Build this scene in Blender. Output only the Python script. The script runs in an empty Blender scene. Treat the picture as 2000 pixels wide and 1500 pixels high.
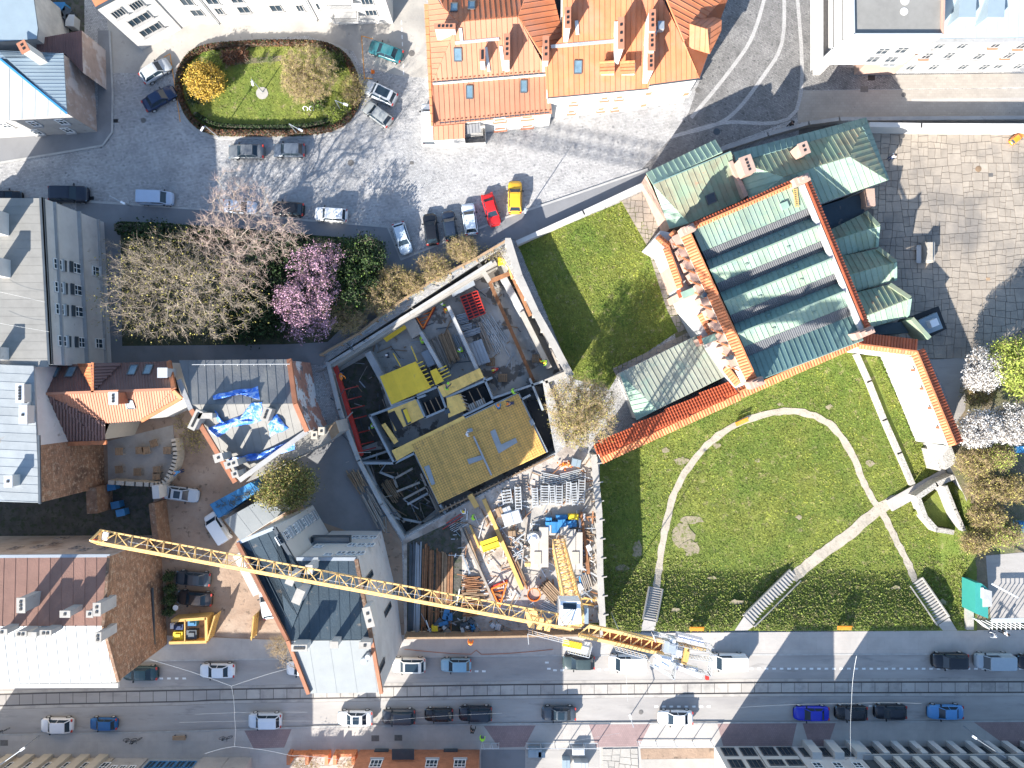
import bpy, math, random
import numpy as np
from mathutils import Vector, Matrix
from mathutils.geometry import tessellate_polygon
R = math.radians
rnd = random.Random(7)
NP = np.random.RandomState(11)
SC = bpy.context.scene
C = SC.collection
H = 89.0          # camera height in metres
S = 15.0          # photo pixels per metre on the ground
# ---------------- camera, sky, sun, exposure ----------------
cam = bpy.data.objects.new('camera', bpy.data.cameras.new('camera'))
C.objects.link(cam); SC.camera = cam
cam.location = (0, 0, H); cam.data.sensor_width = 36; cam.data.lens = 36 * H / (2000 / S)
cam.data.clip_end = 3000; cam.data.clip_start = 1
SX, SY, EL = .553, .833, 26.5      # shadows fall towards (+x, +y)
w = bpy.data.worlds.new('World'); SC.world = w; w.use_nodes = True
nt = w.node_tree; nt.nodes.clear()
sky = nt.nodes.new('ShaderNodeTexSky'); sky.sky_type = 'NISHITA'; sky.sun_disc = False
sky.sun_elevation = R(EL); sky.sun_rotation = math.atan2(-SX, -SY)
bg = nt.nodes.new('ShaderNodeBackground'); sky.ozone_density = 3.5; sky.air_density = 1.2; bg.inputs[1].default_value = .11
ow = nt.nodes.new('ShaderNodeOutputWorld')
nt.links.new(sky.outputs[0], bg.inputs[0]); nt.links.new(bg.outputs[0], ow.inputs[0])
sl = bpy.data.lights.new('sun', 'SUN'); sl.energy = 5; sl.angle = R(.5); sl.color = (1, .955, .88)
so = bpy.data.objects.new('sun', sl); C.objects.link(so)
d = Vector((SX * math.cos(R(EL)), SY * math.cos(R(EL)), -math.sin(R(EL))))
so.rotation_euler = d.to_track_quat('-Z', 'Y').to_euler(); so.location = (-60, -90, 80)
SC.view_settings.view_transform = 'Standard'; SC.view_settings.look = 'None'
SC.view_settings.exposure = 1.5; SC.view_settings.gamma = 1
SC.view_settings.use_curve_mapping = False
# ---------------- helpers ----------------
def W(px, py, z=0.0):
    k = (H - z) / H / S
    return Vector(((px - 1000) * k, (750 - py) * k, z))
def W2(px, py, z=0.0):
    v = W(px, py, z); return (v.x, v.y)
off = {}
def tag(o, label=None, cat=None, group=None, kind=None):
    if label: o['label'] = label
    if cat: o['category'] = cat
    if group: o['group'] = group
    if kind: o['kind'] = kind
    return o
def thing(name, label, cat, loc=(0, 0, 0), group=None, rz=0):
    o = bpy.data.objects.new(name, None); C.objects.link(o)
    o.empty_display_size = .5
    o.location = loc; o.rotation_euler = (0, 0, rz); off[o.name] = Vector(loc)
    return tag(o, label, cat, group)
def setmat(me, m):
    if isinstance(m, (list, tuple)):
        for x in m: me.materials.append(x)
    else: me.materials.append(m)
def link(name, me, parent=None, loc=None, rz=0):
    o = bpy.data.objects.new(name, me); C.objects.link(o)
    if parent is not None: o.parent = parent
    if loc is not None: o.location = loc
    if rz: o.rotation_euler = (0, 0, rz)
    return o
class MB:
    def __init__(s): s.v = []; s.f = []; s.mi = []; s.cur = 0
    def add(s, vs, fs):
        n = len(s.v); s.v += [tuple(x) for x in vs]; s.f += [tuple(i + n for i in f) for f in fs]
        s.mi += [s.cur] * len(fs); return s
    def box(s, c, sz, rz=0, rx=0):
        hx, hy, hz = sz[0] / 2, sz[1] / 2, sz[2] / 2
        m = Matrix.Rotation(rz, 3, 'Z') @ Matrix.Rotation(rx, 3, 'X'); c = Vector(c)
        vs = [c + m @ Vector((x * hx, y * hy, z * hz)) for x, y, z in
              ((-1, -1, -1), (1, -1, -1), (1, 1, -1), (-1, 1, -1), (-1, -1, 1), (1, -1, 1), (1, 1, 1), (-1, 1, 1))]
        return s.add(vs, [(0, 3, 2, 1), (4, 5, 6, 7), (0, 1, 5, 4), (1, 2, 6, 5), (2, 3, 7, 6), (3, 0, 4, 7)])
    def beam(s, a, b, wd, ht=None, ex=0):
        a = Vector(a); b = Vector(b); ht = ht or wd; d = (b - a)
        if d.length < 1e-6: return s
        d.normalize(); a = a - d * ex; b = b + d * ex
        up = Vector((0, 0, 1)) if abs(d.z) < .95 else Vector((1, 0, 0))
        e = d.cross(up).normalized(); u = e.cross(d)
        vs = [p + e * (i * wd / 2) + u * (j * ht / 2) for p in (a, b) for i, j in ((-1, -1), (1, -1), (1, 1), (-1, 1))]
        return s.add(vs, [(3, 2, 1, 0), (4, 5, 6, 7), (0, 1, 5, 4), (1, 2, 6, 5), (2, 3, 7, 6), (3, 0, 4, 7)])
    def tube(s, a, b, r, r2=None, n=8, cap=True):
        a = Vector(a); b = Vector(b); r2 = r if r2 is None else r2; d = (b - a)
        if d.length < 1e-6: return s
        d.normalize(); up = Vector((0, 0, 1)) if abs(d.z) < .95 else Vector((1, 0, 0))
        e = d.cross(up).normalized(); u = e.cross(d); vs = []
        for p, q in ((a, r), (b, r2)):
            for k in range(n):
                t = 2 * math.pi * k / n; vs.append(p + (e * math.cos(t) + u * math.sin(t)) * q)
        fs = [(k, (k + 1) % n, n + (k + 1) % n, n + k) for k in range(n)]
        if cap: fs += [tuple(reversed(range(n))), tuple(range(n, 2 * n))]
        return s.add(vs, fs)
    def prism(s, pts, z0, z1):
        n = len(pts); a = sum(pts[i][0] * pts[(i + 1) % n][1] - pts[(i + 1) % n][0] * pts[i][1] for i in range(n))
        if a < 0: pts = pts[::-1]
        vs = [(p[0], p[1], z0) for p in pts] + [(p[0], p[1], z1) for p in pts]
        caps = [tuple(reversed(range(n))), tuple(range(n, 2 * n))]
        if n > 4:
            caps = []; fl = [Vector((p[0], p[1], 0)) for p in pts]
            for t in tessellate_polygon([fl]):
                a_, b_, c_ = (fl[i] for i in t); t = tuple(t) if (b_ - a_).cross(c_ - a_).z > 0 else tuple(reversed(t))
                caps += [tuple(n + i for i in t), tuple(reversed(t))]
        return s.add(vs, caps + [(i, (i + 1) % n, n + (i + 1) % n, n + i) for i in range(n)])
    def face(s, pts): return s.add(pts, [tuple(range(len(pts)))])
    def loft(s, rings, close=True):
        n = len(rings[0]); vs = [p for r in rings for p in r]; fs = []
        for i in range(len(rings) - 1):
            for k in range(n): fs.append((i * n + k, i * n + (k + 1) % n, (i + 1) * n + (k + 1) % n, (i + 1) * n + k))
        if close: fs += [tuple(reversed(range(n))), tuple(range((len(rings) - 1) * n, len(rings) * n))]
        return s.add(vs, fs)
    def mesh(s, name, mat, smooth=False, o=(0, 0, 0)):
        me = bpy.data.meshes.new(name)
        me.from_pydata([(v[0] - o[0], v[1] - o[1], v[2] - o[2]) for v in s.v], [], s.f); setmat(me, mat)
        if isinstance(mat, (list, tuple)): me.polygons.foreach_set('material_index', s.mi)
        if smooth: me.polygons.foreach_set('use_smooth', [True] * len(me.polygons))
        me.update(); return me
    def build(s, name, mat, parent=None, smooth=False, **kw):
        o = off.get(parent.name, Vector()) if parent is not None else Vector()
        ob = link(name, s.mesh(name, mat, smooth, o), parent)
        off[ob.name] = o
        return tag(ob, **kw)
    def root(s, name, mat, label, cat, group=None, smooth=False):
        """a top-level thing that is one mesh, its origin on its base"""
        a = np.array(s.v); o = Vector(((a[:, 0].min() + a[:, 0].max()) / 2, (a[:, 1].min() + a[:, 1].max()) / 2, a[:, 2].min()))
        ob = link(name, s.mesh(name, mat, smooth, o)); ob.location = o; off[ob.name] = o
        return tag(ob, label, cat, group)
def fastmesh(name, V, F, mat, n):
    """V (k,3), F (m,n) numpy"""
    me = bpy.data.meshes.new(name); me.vertices.add(len(V)); me.vertices.foreach_set('co', np.asarray(V, dtype=np.float32).ravel())
    m = len(F); me.loops.add(m * n); me.loops.foreach_set('vertex_index', np.asarray(F, dtype=np.int32).ravel())
    me.polygons.add(m); me.polygons.foreach_set('loop_start', np.arange(0, m * n, n, dtype=np.int32))
    me.update(calc_edges=True); setmat(me, mat); return me
# ---------------- materials ----------------
def M(name, c, rough=.85, n=.18, sc=.6, bump=0, bsc=6, rv=0, isl=0, metal=0, c2=None, t2=(.5, .62), s2=.25, c3=None, t3=(.55, .7), s3=2.5, grid=None, spec=.5, stretch=None, emit=None):
    m = bpy.data.materials.new(name); m.use_nodes = True; t = m.node_tree; N = t.nodes; L = t.links
    b = N['Principled BSDF']; b.inputs['Roughness'].default_value = rough; b.inputs['Metallic'].default_value = metal
    b.inputs['Specular IOR Level'].default_value = spec
    geo = N.new('ShaderNodeNewGeometry'); pos = geo.outputs['Position']
    if stretch:
        mp = N.new('ShaderNodeMapping'); mp.inputs['Rotation'].default_value = (0, 0, stretch[3]); mp.inputs['Scale'].default_value = stretch[:3]
        L.new(pos, mp.inputs[0]); pos = mp.outputs[0]
    def noise(scale, det=6, v=None):
        q = N.new('ShaderNodeTexNoise'); q.inputs['Scale'].default_value = scale; q.inputs['Detail'].default_value = det
        q.inputs['Roughness'].default_value = .62; L.new(v or pos, q.inputs['Vector']); return q.outputs[0]
    def ramp(x, a, bb):
        r = N.new('ShaderNodeMapRange'); L.new(x, r.inputs[0]); r.inputs[1].default_value = a; r.inputs[2].default_value = bb
        return r.outputs[0]
    def mix(f, a, bb, mode='MIX'):
        x = N.new('ShaderNodeMix'); x.data_type = 'RGBA'; x.blend_type = mode
        if isinstance(f, float): x.inputs[0].default_value = f
        else: L.new(f, x.inputs[0])
        for i, q in ((6, a), (7, bb)):
            if isinstance(q, tuple): x.inputs[i].default_value = (*q, 1)
            else: L.new(q, x.inputs[i])
        return x.outputs[2]
    lo = tuple(x * (1 - n) for x in c); hi = tuple(min(1, x * (1 + n)) for x in c)
    col = mix(ramp(noise(sc, 8), .3, .7), lo, hi)
    if c2: col = mix(ramp(noise(s2, 7), *t2), col, c2)
    if c3: col = mix(ramp(noise(s3, 5), *t3), col, c3)
    hgt = None
    if grid:   # (w, h, mortar, darkness, rotation, var)
        br = N.new('ShaderNodeTexBrick'); mp = N.new('ShaderNodeMapping'); mp.inputs['Rotation'].default_value = (0, 0, grid[4])
        src = pos
        if len(grid) > 6:     # vertical wall: use the UV map in metres
            uv = N.new('ShaderNodeUVMap'); src = uv.outputs[0]
        L.new(src, mp.inputs[0]); L.new(mp.outputs[0], br.inputs[0])
        br.inputs['Scale'].default_value = 1; br.inputs['Brick Width'].default_value = grid[0]; br.inputs['Row Height'].default_value = grid[1]
        br.inputs['Mortar Size'].default_value = grid[2]; br.inputs['Mortar Smooth'].default_value = .3
        v = grid[5]
        br.inputs['Color1'].default_value = (1 - v, 1 - v, 1 - v, 1); br.inputs['Color2'].default_value = (1, 1, 1, 1)
        br.inputs['Mortar'].default_value = (grid[3],) * 3 + (1,)
        col = mix(1.0, col, br.outputs[0], 'MULTIPLY')
    if rv or isl:
        r = N.new('ShaderNodeMapRange')
        if isl: L.new(geo.outputs['Random Per Island'], r.inputs[0])
        else:
            oi = N.new('ShaderNodeObjectInfo'); L.new(oi.outputs['Random'], r.inputs[0])
        q = rv or isl; r.inputs[3].default_value = 1 - q; r.inputs[4].default_value = 1 + q * .7
        cb = N.new('ShaderNodeCombineColor')
        for i in range(3): L.new(r.outputs[0], cb.inputs[i])
        col = mix(1.0, col, cb.outputs[0], 'MULTIPLY')
    L.new(col, b.inputs['Base Color'])
    if bump:
        bp = N.new('ShaderNodeBump'); bp.inputs['Strength'].default_value = bump; bp.inputs['Distance'].default_value = .1
        L.new(noise(bsc, 5), bp.inputs['Height']); L.new(bp.outputs[0], b.inputs['Normal'])
    if emit: b.inputs['Emission Color'].default_value = (*emit, 1); b.inputs['Emission Strength'].default_value = 1
    return m
mt = {}
def D(k, *a, **kw): mt[k] = M(k, *a, **kw)
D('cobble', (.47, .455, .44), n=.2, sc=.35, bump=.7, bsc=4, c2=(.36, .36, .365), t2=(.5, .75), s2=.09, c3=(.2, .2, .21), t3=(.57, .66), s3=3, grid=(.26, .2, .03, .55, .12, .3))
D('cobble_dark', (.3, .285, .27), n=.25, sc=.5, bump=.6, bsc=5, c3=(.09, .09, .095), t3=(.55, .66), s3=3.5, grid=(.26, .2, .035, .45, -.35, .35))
D('band', (.43, .41, .39), n=.1, sc=.8, grid=(.5, .3, .02, .6, .3, .12))
D('concrete_road', (.38, .35, .31), n=.14, sc=.3, bump=.2, bsc=3, c2=(.22, .21, .2), t2=(.48, .72), s2=.12, c3=(.2, .19, .18), t3=(.6, .75), s3=1.2)
D('asphalt_walk', (.2, .2, .205), n=.14, sc=.4, bump=.15, bsc=8, c2=(.18, .18, .185), t2=(.5, .7), s2=.2)
D('walk', (.42, .385, .35), n=.1, sc=.5, bump=.15, bsc=6, c2=(.35, .325, .3), t2=(.5, .7), s2=.2, grid=(2.2, 1.5, .012, .8, 0, .06))
D('road', (.35, .325, .3), n=.14, sc=.5, bump=.15, bsc=8, c2=(.28, .26, .245), t2=(.48, .62), s2=.18, c3=(.24, .225, .21), t3=(.58, .72), s3=.8, stretch=(.25, 1, 1, 0))
D('beige_street', (.36, .32, .275), n=.1, sc=.4, bump=.2, c3=(.17, .155, .14), t3=(.66, .72), s3=1.6, grid=(.5, .35, .015, .8, 0, .1))
D('red_walk', (.29, .2, .19), n=.12, sc=.5, grid=(.25, .25, .02, .75, 0, .12))
D('slab', (.4, .365, .325), n=.1, sc=.5, rv=.1, bump=.15, c2=(.27, .25, .23), t2=(.5, .7), s2=.6)
D('joint', (.05, .048, .045), n=.1)
D('rail', (.12, .1, .09), rough=.35, metal=.7, n=.1)
D('white_paint', (.72, .72, .7), n=.12, sc=4, c3=(.3, .3, .29), t3=(.55, .7), s3=5)
D('kerb', (.38, .37, .35), n=.15, sc=1.2)
D('dirt', (.29, .2, .14), n=.22, sc=.35, bump=.6, bsc=3, c2=(.37, .28, .21), t2=(.45, .65), s2=.2, c3=(.12, .085, .06), t3=(.58, .7), s3=1.1)
D('dirt_shade', (.07, .065, .055), n=.35, sc=.8, bump=.8, bsc=3, c3=(.04, .05, .025), t3=(.5, .6), s3=1.5)
D('soil', (.05, .055, .028), n=.4, sc=.9, bump=1, bsc=3, c3=(.09, .075, .05), t3=(.55, .65), s3=2)
D('grass', (.17, .19, .03), n=.35, sc=1.1, bump=1, bsc=7, c2=(.105, .15, .018), t2=(.42, .62), s2=.13, c3=(.27, .23, .11), t3=(.58, .7), s3=.9)
D('grass_worn', (.27, .225, .15), n=.2, sc=1.5, bump=.8, bsc=6, c3=(.14, .155, .04), t3=(.5, .62), s3=2.5)
D('tuft', (.2, .22, .03), n=.35, sc=.35, isl=.5, c2=(.11, .17, .018), t2=(.45, .6), s2=.16, c3=(.3, .25, .11), t3=(.57, .68), s3=1.1)
D('tuft_slope', (.15, .19, .03), n=.35, sc=1.2, isl=.5, c3=(.22, .2, .08), t3=(.5, .6), s3=2)
D('scrub', (.2, .155, .1), n=.3, sc=.7, bump=.9, bsc=4, c2=(.11, .115, .05), t2=(.46, .6), s2=.25)
D('path', (.4, .35, .28), n=.16, sc=1, bump=.5, bsc=5, c3=(.27, .23, .18), t3=(.55, .7), s3=3)
D('flag_joint', (.15, .13, .11), n=.2)
D('flag', (.33, .28, .225), n=.14, sc=.8, rv=.12, bump=.35, bsc=4, c2=(.19, .17, .15), t2=(.45, .65), s2=.12)
D('white_wall', (.5, .485, .46), n=.06, sc=.4, c3=(.46, .44, .415), t3=(.62, .8), s3=.5)
D('cream_wall', (.44, .39, .32), n=.08, sc=.5)
D('pink_wall', (.42, .28, .22), n=.12, sc=.8, bump=.2)
D('grey_wall', (.34, .33, .32), n=.14, sc=.5, bump=.2, c3=(.22, .21, .2), t3=(.6, .75), s3=.9)
D('tan_wall', (.42, .33, .27), n=.15, sc=.6, c2=(.3, .22, .17), t2=(.5, .65), s2=.4)
D('render_old', (.52, .5, .485), n=.12, sc=.4, bump=.3, c2=(.43, .41, .4), t2=(.5, .7), s2=.3, c3=(.3, .27, .25), t3=(.63, .72), s3=.8)
D('brick', (.36, .2, .12), n=.35, sc=1.6, bump=.8, bsc=7, c2=(.1, .065, .05), t2=(.52, .72), s2=.22, c3=(.5, .36, .25), t3=(.52, .66), s3=2.2, grid=(.5, .2, .03, .55, 0, .35, 1))
D('brick_orange', (.42, .17, .09), n=.18, sc=1, grid=(.5, .17, .02, .7, 0, .2, 1))
D('peeling', (.33, .17, .13), n=.25, sc=1.2, bump=.6, c2=(.56, .57, .6), t2=(.49, .53), s2=.45, c3=(.14, .13, .14), t3=(.57, .62), s3=.9)
D('graffiti_wall', (.36, .27, .23), n=.2, sc=.7, bump=.3, c2=(.48, .42, .4), t2=(.5, .6), s2=.5)
D('red_roof', (.52, .185, .085), rough=.7, spec=.3, n=.12, sc=.5, rv=.1, c2=(.48, .21, .13), t2=(.48, .7), s2=.3, c3=(.42, .19, .12), t3=(.58, .8), s3=1.5)
D('red_roof_pale', (.43, .19, .115), rough=.7, spec=.3, n=.08, sc=.5, rv=.08)
D('tile_orange', (.58, .2, .08), rough=.7, n=.25, sc=2, rv=.3, c3=(.36, .15, .08), t3=(.56, .7), s3=1)
D('tile_dark', (.42, .09, .035), rough=.7, n=.2, sc=2, rv=.2)
D('tile_island', (.3, .1, .06), rough=.35, n=.15, sc=1, isl=.15)
D('copper', (.27, .35, .28), rough=.78, spec=.25, n=.14, sc=.7, rv=.12, c2=(.3, .37, .26), t2=(.45, .65), s2=.4, c3=(.2, .31, .25), t3=(.55, .7), s3=1.4)
D('copper_brown', (.27, .26, .18), rough=.78, spec=.25, n=.18, sc=.7, rv=.14, c2=(.23, .3, .21), t2=(.4, .6), s2=.35, c3=(.32, .2, .13), t3=(.62, .72), s3=1)
D('copper_shade', (.16, .25, .23), rough=.75, spec=.25, n=.15, sc=.7, rv=.12)
D('louvre', (.17, .17, .175), rough=.5, n=.1, rv=.1)
D('metal_white', (.28, .3, .31), rough=.5, n=.12, sc=.6, rv=.1, c3=(.26, .22, .18), t3=(.66, .76), s3=.7)
D('metal_blue', (.25, .31, .35), rough=.45, n=.06, sc=.6, rv=.06)
D('tin_brown', (.17, .09, .075), rough=.45, n=.15, sc=.8, rv=.12)
D('tar', (.16, .165, .17), rough=.8, n=.15, sc=.5, bump=.3, bsc=4, c2=(.22, .215, .2), t2=(.5, .66), s2=.3, rv=.06)
D('tar_shade', (.035, .06, .08), rough=.7, n=.15, sc=.6, bump=.3, rv=.08, c3=(.18, .16, .14), t3=(.62, .7), s3=1)
D('felt_light', (.225, .24, .245), rough=.8, n=.06, sc=.8, bump=.1)
D('felt_grey', (.23, .22, .2), rough=.85, n=.12, sc=.6, c3=(.24, .23, .21), t3=(.5, .7), s3=1)
D('felt_brown', (.28, .15, .11), rough=.8, n=.12, sc=.7, bump=.3, rv=.08)
D('concrete', (.42, .415, .4), n=.16, sc=.6, bump=.25, c2=(.31, .315, .32), t2=(.48, .62), s2=.25)
D('concrete_pale', (.36, .335, .3), n=.12, sc=.7, bump=.2, c3=(.33, .3, .26), t3=(.58, .7), s3=1.3)
D('wet_floor', (.36, .34, .31), n=.2, sc=.4, rough=.6, bump=.2, c2=(.12, .105, .09), t2=(.54, .57), s2=.25, c3=(.45, .43, .4), t3=(.55, .7), s3=.9)
D('yard', (.46, .4, .345), n=.2, sc=.7, bump=.5, bsc=4, c2=(.27, .225, .19), t2=(.5, .62), s2=.3, c3=(.2, .16, .13), t3=(.6, .68), s3=1.8)
D('plywood', (.85, .55, .035), rough=.5, n=.08, sc=1, rv=.08, c3=(.6, .38, .07), t3=(.6, .75), s3=2)
D('plywood_old', (.85, .53, .14), rough=.6, n=.14, sc=1.2, rv=.12, c3=(.55, .34, .12), t3=(.58, .7), s3=1.5)
D('wood', (.3, .2, .12), n=.2, sc=2, rv=.3)
D('wood_grey', (.3, .26, .22), n=.2, sc=2, rv=.3)
D('timber_yellow', (.6, .37, .12), n=.1, sc=1.5, rv=.1)
D('rust', (.26, .12, .055), n=.3, sc=2, rv=.35)
D('steel', (.36, .39, .42), rough=.45, metal=.4, n=.1, rv=.2)
D('steel_dark', (.07, .085, .1), rough=.5, metal=.3, n=.2)
D('galv', (.55, .56, .56), rough=.4, metal=.3, n=.08, rv=.15)
D('crane_yellow', (.8, .5, .19), rough=.4, n=.08, sc=1.5)
D('red_paint', (.42, .03, .018), rough=.45, n=.15, sc=2)
D('orange_paint', (.8, .2, .02), rough=.45, n=.1)
D('bench_orange', (.75, .3, .03), rough=.5, n=.08, rv=.06)
D('blue_tarp', (.05, .2, .72), rough=.4, n=.15, sc=2, bump=.8, bsc=4, c3=(.4, .55, .85), t3=(.5, .6), s3=1.8)
D('blue_paint', (.04, .2, .42), rough=.45, n=.15, sc=1, rv=.3)
D('teal', (.04, .27, .23), rough=.5, n=.06)
D('yellow_paint', (.85, .6, .03), rough=.45, n=.06)
D('green_vest', (.4, .8, .05), rough=.8, n=.05)
D('orange_vest', (.9, .25, .02), rough=.8, n=.05)
D('white_plastic', (.8, .8, .8), rough=.35, n=.04)
D('black', (.015, .016, .018), rough=.6, n=.1)
D('glass', (.02, .035, .05), rough=.1, n=.1, spec=.4)
D('glass_sky', (.12, .19, .24), rough=.08, n=.2, sc=1.5, spec=.8)
D('frame_white', (.78, .78, .77), rough=.4, n=.03)
D('frame_dark', (.1, .1, .1), rough=.5, n=.05)
D('skin', (.5, .3, .22), n=.03)
D('navy', (.03, .05, .12), n=.1)
D('bark', (.16, .125, .095), n=.25, sc=4)
D('bark_pale', (.34, .28, .22), n=.25, sc=3, isl=.3)
D('twig_tan', (.46, .34, .19), n=.25, sc=1.5, isl=.4)
D('twig_pale', (.36, .295, .225), n=.3, sc=1, isl=.35)
D('twig_pink', (.52, .38, .32), n=.2, sc=1, isl=.3)
D('leaf_olive', (.3, .26, .07), n=.25, sc=1, isl=.5)
D('leaf_dark', (.03, .06, .015), n=.35, sc=.7, isl=.6)
D('leaf_green', (.08, .13, .02), n=.3, sc=.8, isl=.5)
D('leaf_yellow', (.5, .33, .05), n=.15, sc=1, isl=.35)
D('leaf_lime', (.3, .36, .06), n=.2, sc=1, isl=.4)
D('leaf_red', (.17, .07, .035), n=.25, sc=1, isl=.5)
D('blossom_pink', (.46, .27, .36), n=.3, sc=1, isl=.4)
D('blossom_white', (.6, .58, .56), n=.05, sc=1, isl=.2)
D('net', (.06, .07, .07), n=.2, sc=6)
# ---------------- builders ----------------
def uvquad(pts, uvs, name, mat, parent):
    o = off.get(parent.name, Vector())
    me = bpy.data.meshes.new(name); me.from_pydata([tuple(Vector(p) - o) for p in pts], [], [tuple(range(len(pts)))])
    l = me.uv_layers.new(name='uv')
    for i, u in enumerate(uvs): l.data[i].uv = u
    setmat(me, mat); ob = link(name, me, parent); off[ob.name] = o; return ob
def wall(parent, a, b, z0, z1, mat, name='wall', label=None):
    za, zb = z1 if isinstance(z1, tuple) else (z1, z1); L = math.hypot(b[0] - a[0], b[1] - a[1])
    o = uvquad([(a[0], a[1], z0), (b[0], b[1], z0), (b[0], b[1], zb), (a[0], a[1], za)], [(0, z0), (L, z0), (L, zb), (0, za)], name, mt[mat], parent)
    return tag(o, label)
def bld(name, label, outline, h, wm, rm, z0=0, mats={}, cat='building', ins=0, top=None, group=None, roof=True, par=None):
    """outline: photo pixels of the roof edge, seen at height h"""
    pts = [W2(*(list(p[:2]) + [h])) for p in outline]
    cx = sum(p[0] for p in pts) / len(pts); cy = sum(p[1] for p in pts) / len(pts)
    r = thing(name, label, cat, (cx, cy, z0), group); n = len(pts)
    q = [(p[0] + (cx - p[0]) * ins, p[1] + (cy - p[1]) * ins) for p in pts]
    for i in range(n): wall(r, q[i], q[(i + 1) % n], z0, h, mats.get(i, wm))
    if roof: MB().prism(pts, h - .15, h + .02).build('roof', mt[rm], r)
    if par:
        for i in range(n):
            a, b = pts[i], pts[(i + 1) % n]
            MB().beam((a[0], a[1], h + .12), (b[0], b[1], h + .12), .3, .34).build('parapet', mt[par], r)
    return r, q
def plane_from(pts):
    p = [W(*x) for x in pts[:3]]; n = (p[1] - p[0]).cross(p[2] - p[0]).normalized()
    if n.z < 0: n = -n
    return p[0], n
def on_plane(px, py, o, n, lift=0):
    c = Vector((0, 0, H)); dv = Vector(((px - 1000) / S, (750 - py) / S, -H))
    t = (o + n * lift - c).dot(n) / dv.dot(n); return c + dv * t
def clip(poly, a, b, lim, keep_gt):
    out = []; m = len(poly)
    for i in range(m):
        p, q = poly[i], poly[(i + 1) % m]; ip = (p[0] >= lim) == keep_gt; iq = (q[0] >= lim) == keep_gt
        if ip: out.append(p)
        if ip != iq:
            t = (lim - p[0]) / (q[0] - p[0]); out.append((lim, p[1] + (q[1] - p[1]) * t))
    return out
def area2(p):
    n = len(p); return sum(p[i][0] * p[(i + 1) % n][1] - p[(i + 1) % n][0] * p[i][1] for i in range(n)) / 2
def panels(root, pts, along, pitch, mat, name='roof_panel', seam=(.05, .07), th=.05, base=True, cap=None, jit=0):
    """a sloped roof face split into panels that run along a photo-pixel direction; the first three points carry z"""
    o, n = plane_from(pts); P = [on_plane(p[0], p[1], o, n) for p in pts]
    a0 = on_plane(*along[0], o, n); a1 = on_plane(*along[1], o, n)
    e1 = (a1 - a0).normalized(); e2 = n.cross(e1)
    loc = [((p - P[0]).dot(e2), (p - P[0]).dot(e1)) for p in P]
    if area2(loc) < 0: loc = loc[::-1]
    def W3(a, b, h): return P[0] + e2 * a + e1 * b + n * h
    host = root
    if base:
        mb = MB(); k = len(loc)
        mb.add([W3(a, b, 0) for a, b in loc] + [W3(a, b, -.12) for a, b in loc],
               [tuple(range(k)), tuple(range(2 * k - 1, k - 1, -1))] + [(i, (i + 1) % k, k + (i + 1) % k, k + i) for i in range(k)])
        host = mb.build('roof', mt[cap or mat], root)
    lo = min(a for a, b in loc); hi = max(a for a, b in loc); k = math.floor(lo / pitch)
    while k * pitch < hi:
        c = clip(clip(loc, 0, 0, k * pitch, True), 0, 0, (k + 1) * pitch, False); k += 1
        if len(c) < 3 or abs(area2(c)) < .01: continue
        mb = MB(); m = len(c); t = th + (rnd.random() * jit if jit else 0)
        mb.add([W3(a, b, t) for a, b in c] + [W3(a, b, 0) for a, b in c],
               [tuple(range(m))] + [(i, m + i, m + (i + 1) % m, (i + 1) % m) for i in range(m)])
        if seam:
            a = (k - 1) * pitch; e = [b for aa, b in c if abs(aa - a) < 1e-4]
            if len(e) > 1:
                b0, b1 = min(e), max(e)
                if b1 - b0 > .1: mb.beam(W3(a + seam[0] / 2, b0, t + seam[1] / 2), W3(a + seam[0] / 2, b1, t + seam[1] / 2), seam[0], seam[1])
        mb.build(name, mt[mat], host)
    return host, (o, n)
def inpoly(x, y, poly):
    c = False; j = len(poly) - 1
    for i in range(len(poly)):
        xi, yi = poly[i]; xj, yj = poly[j]
        if (yi > y) != (yj > y) and x < (xj - xi) * (y - yi) / (yj - yi) + xi: c = not c
        j = i
    return c
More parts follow.
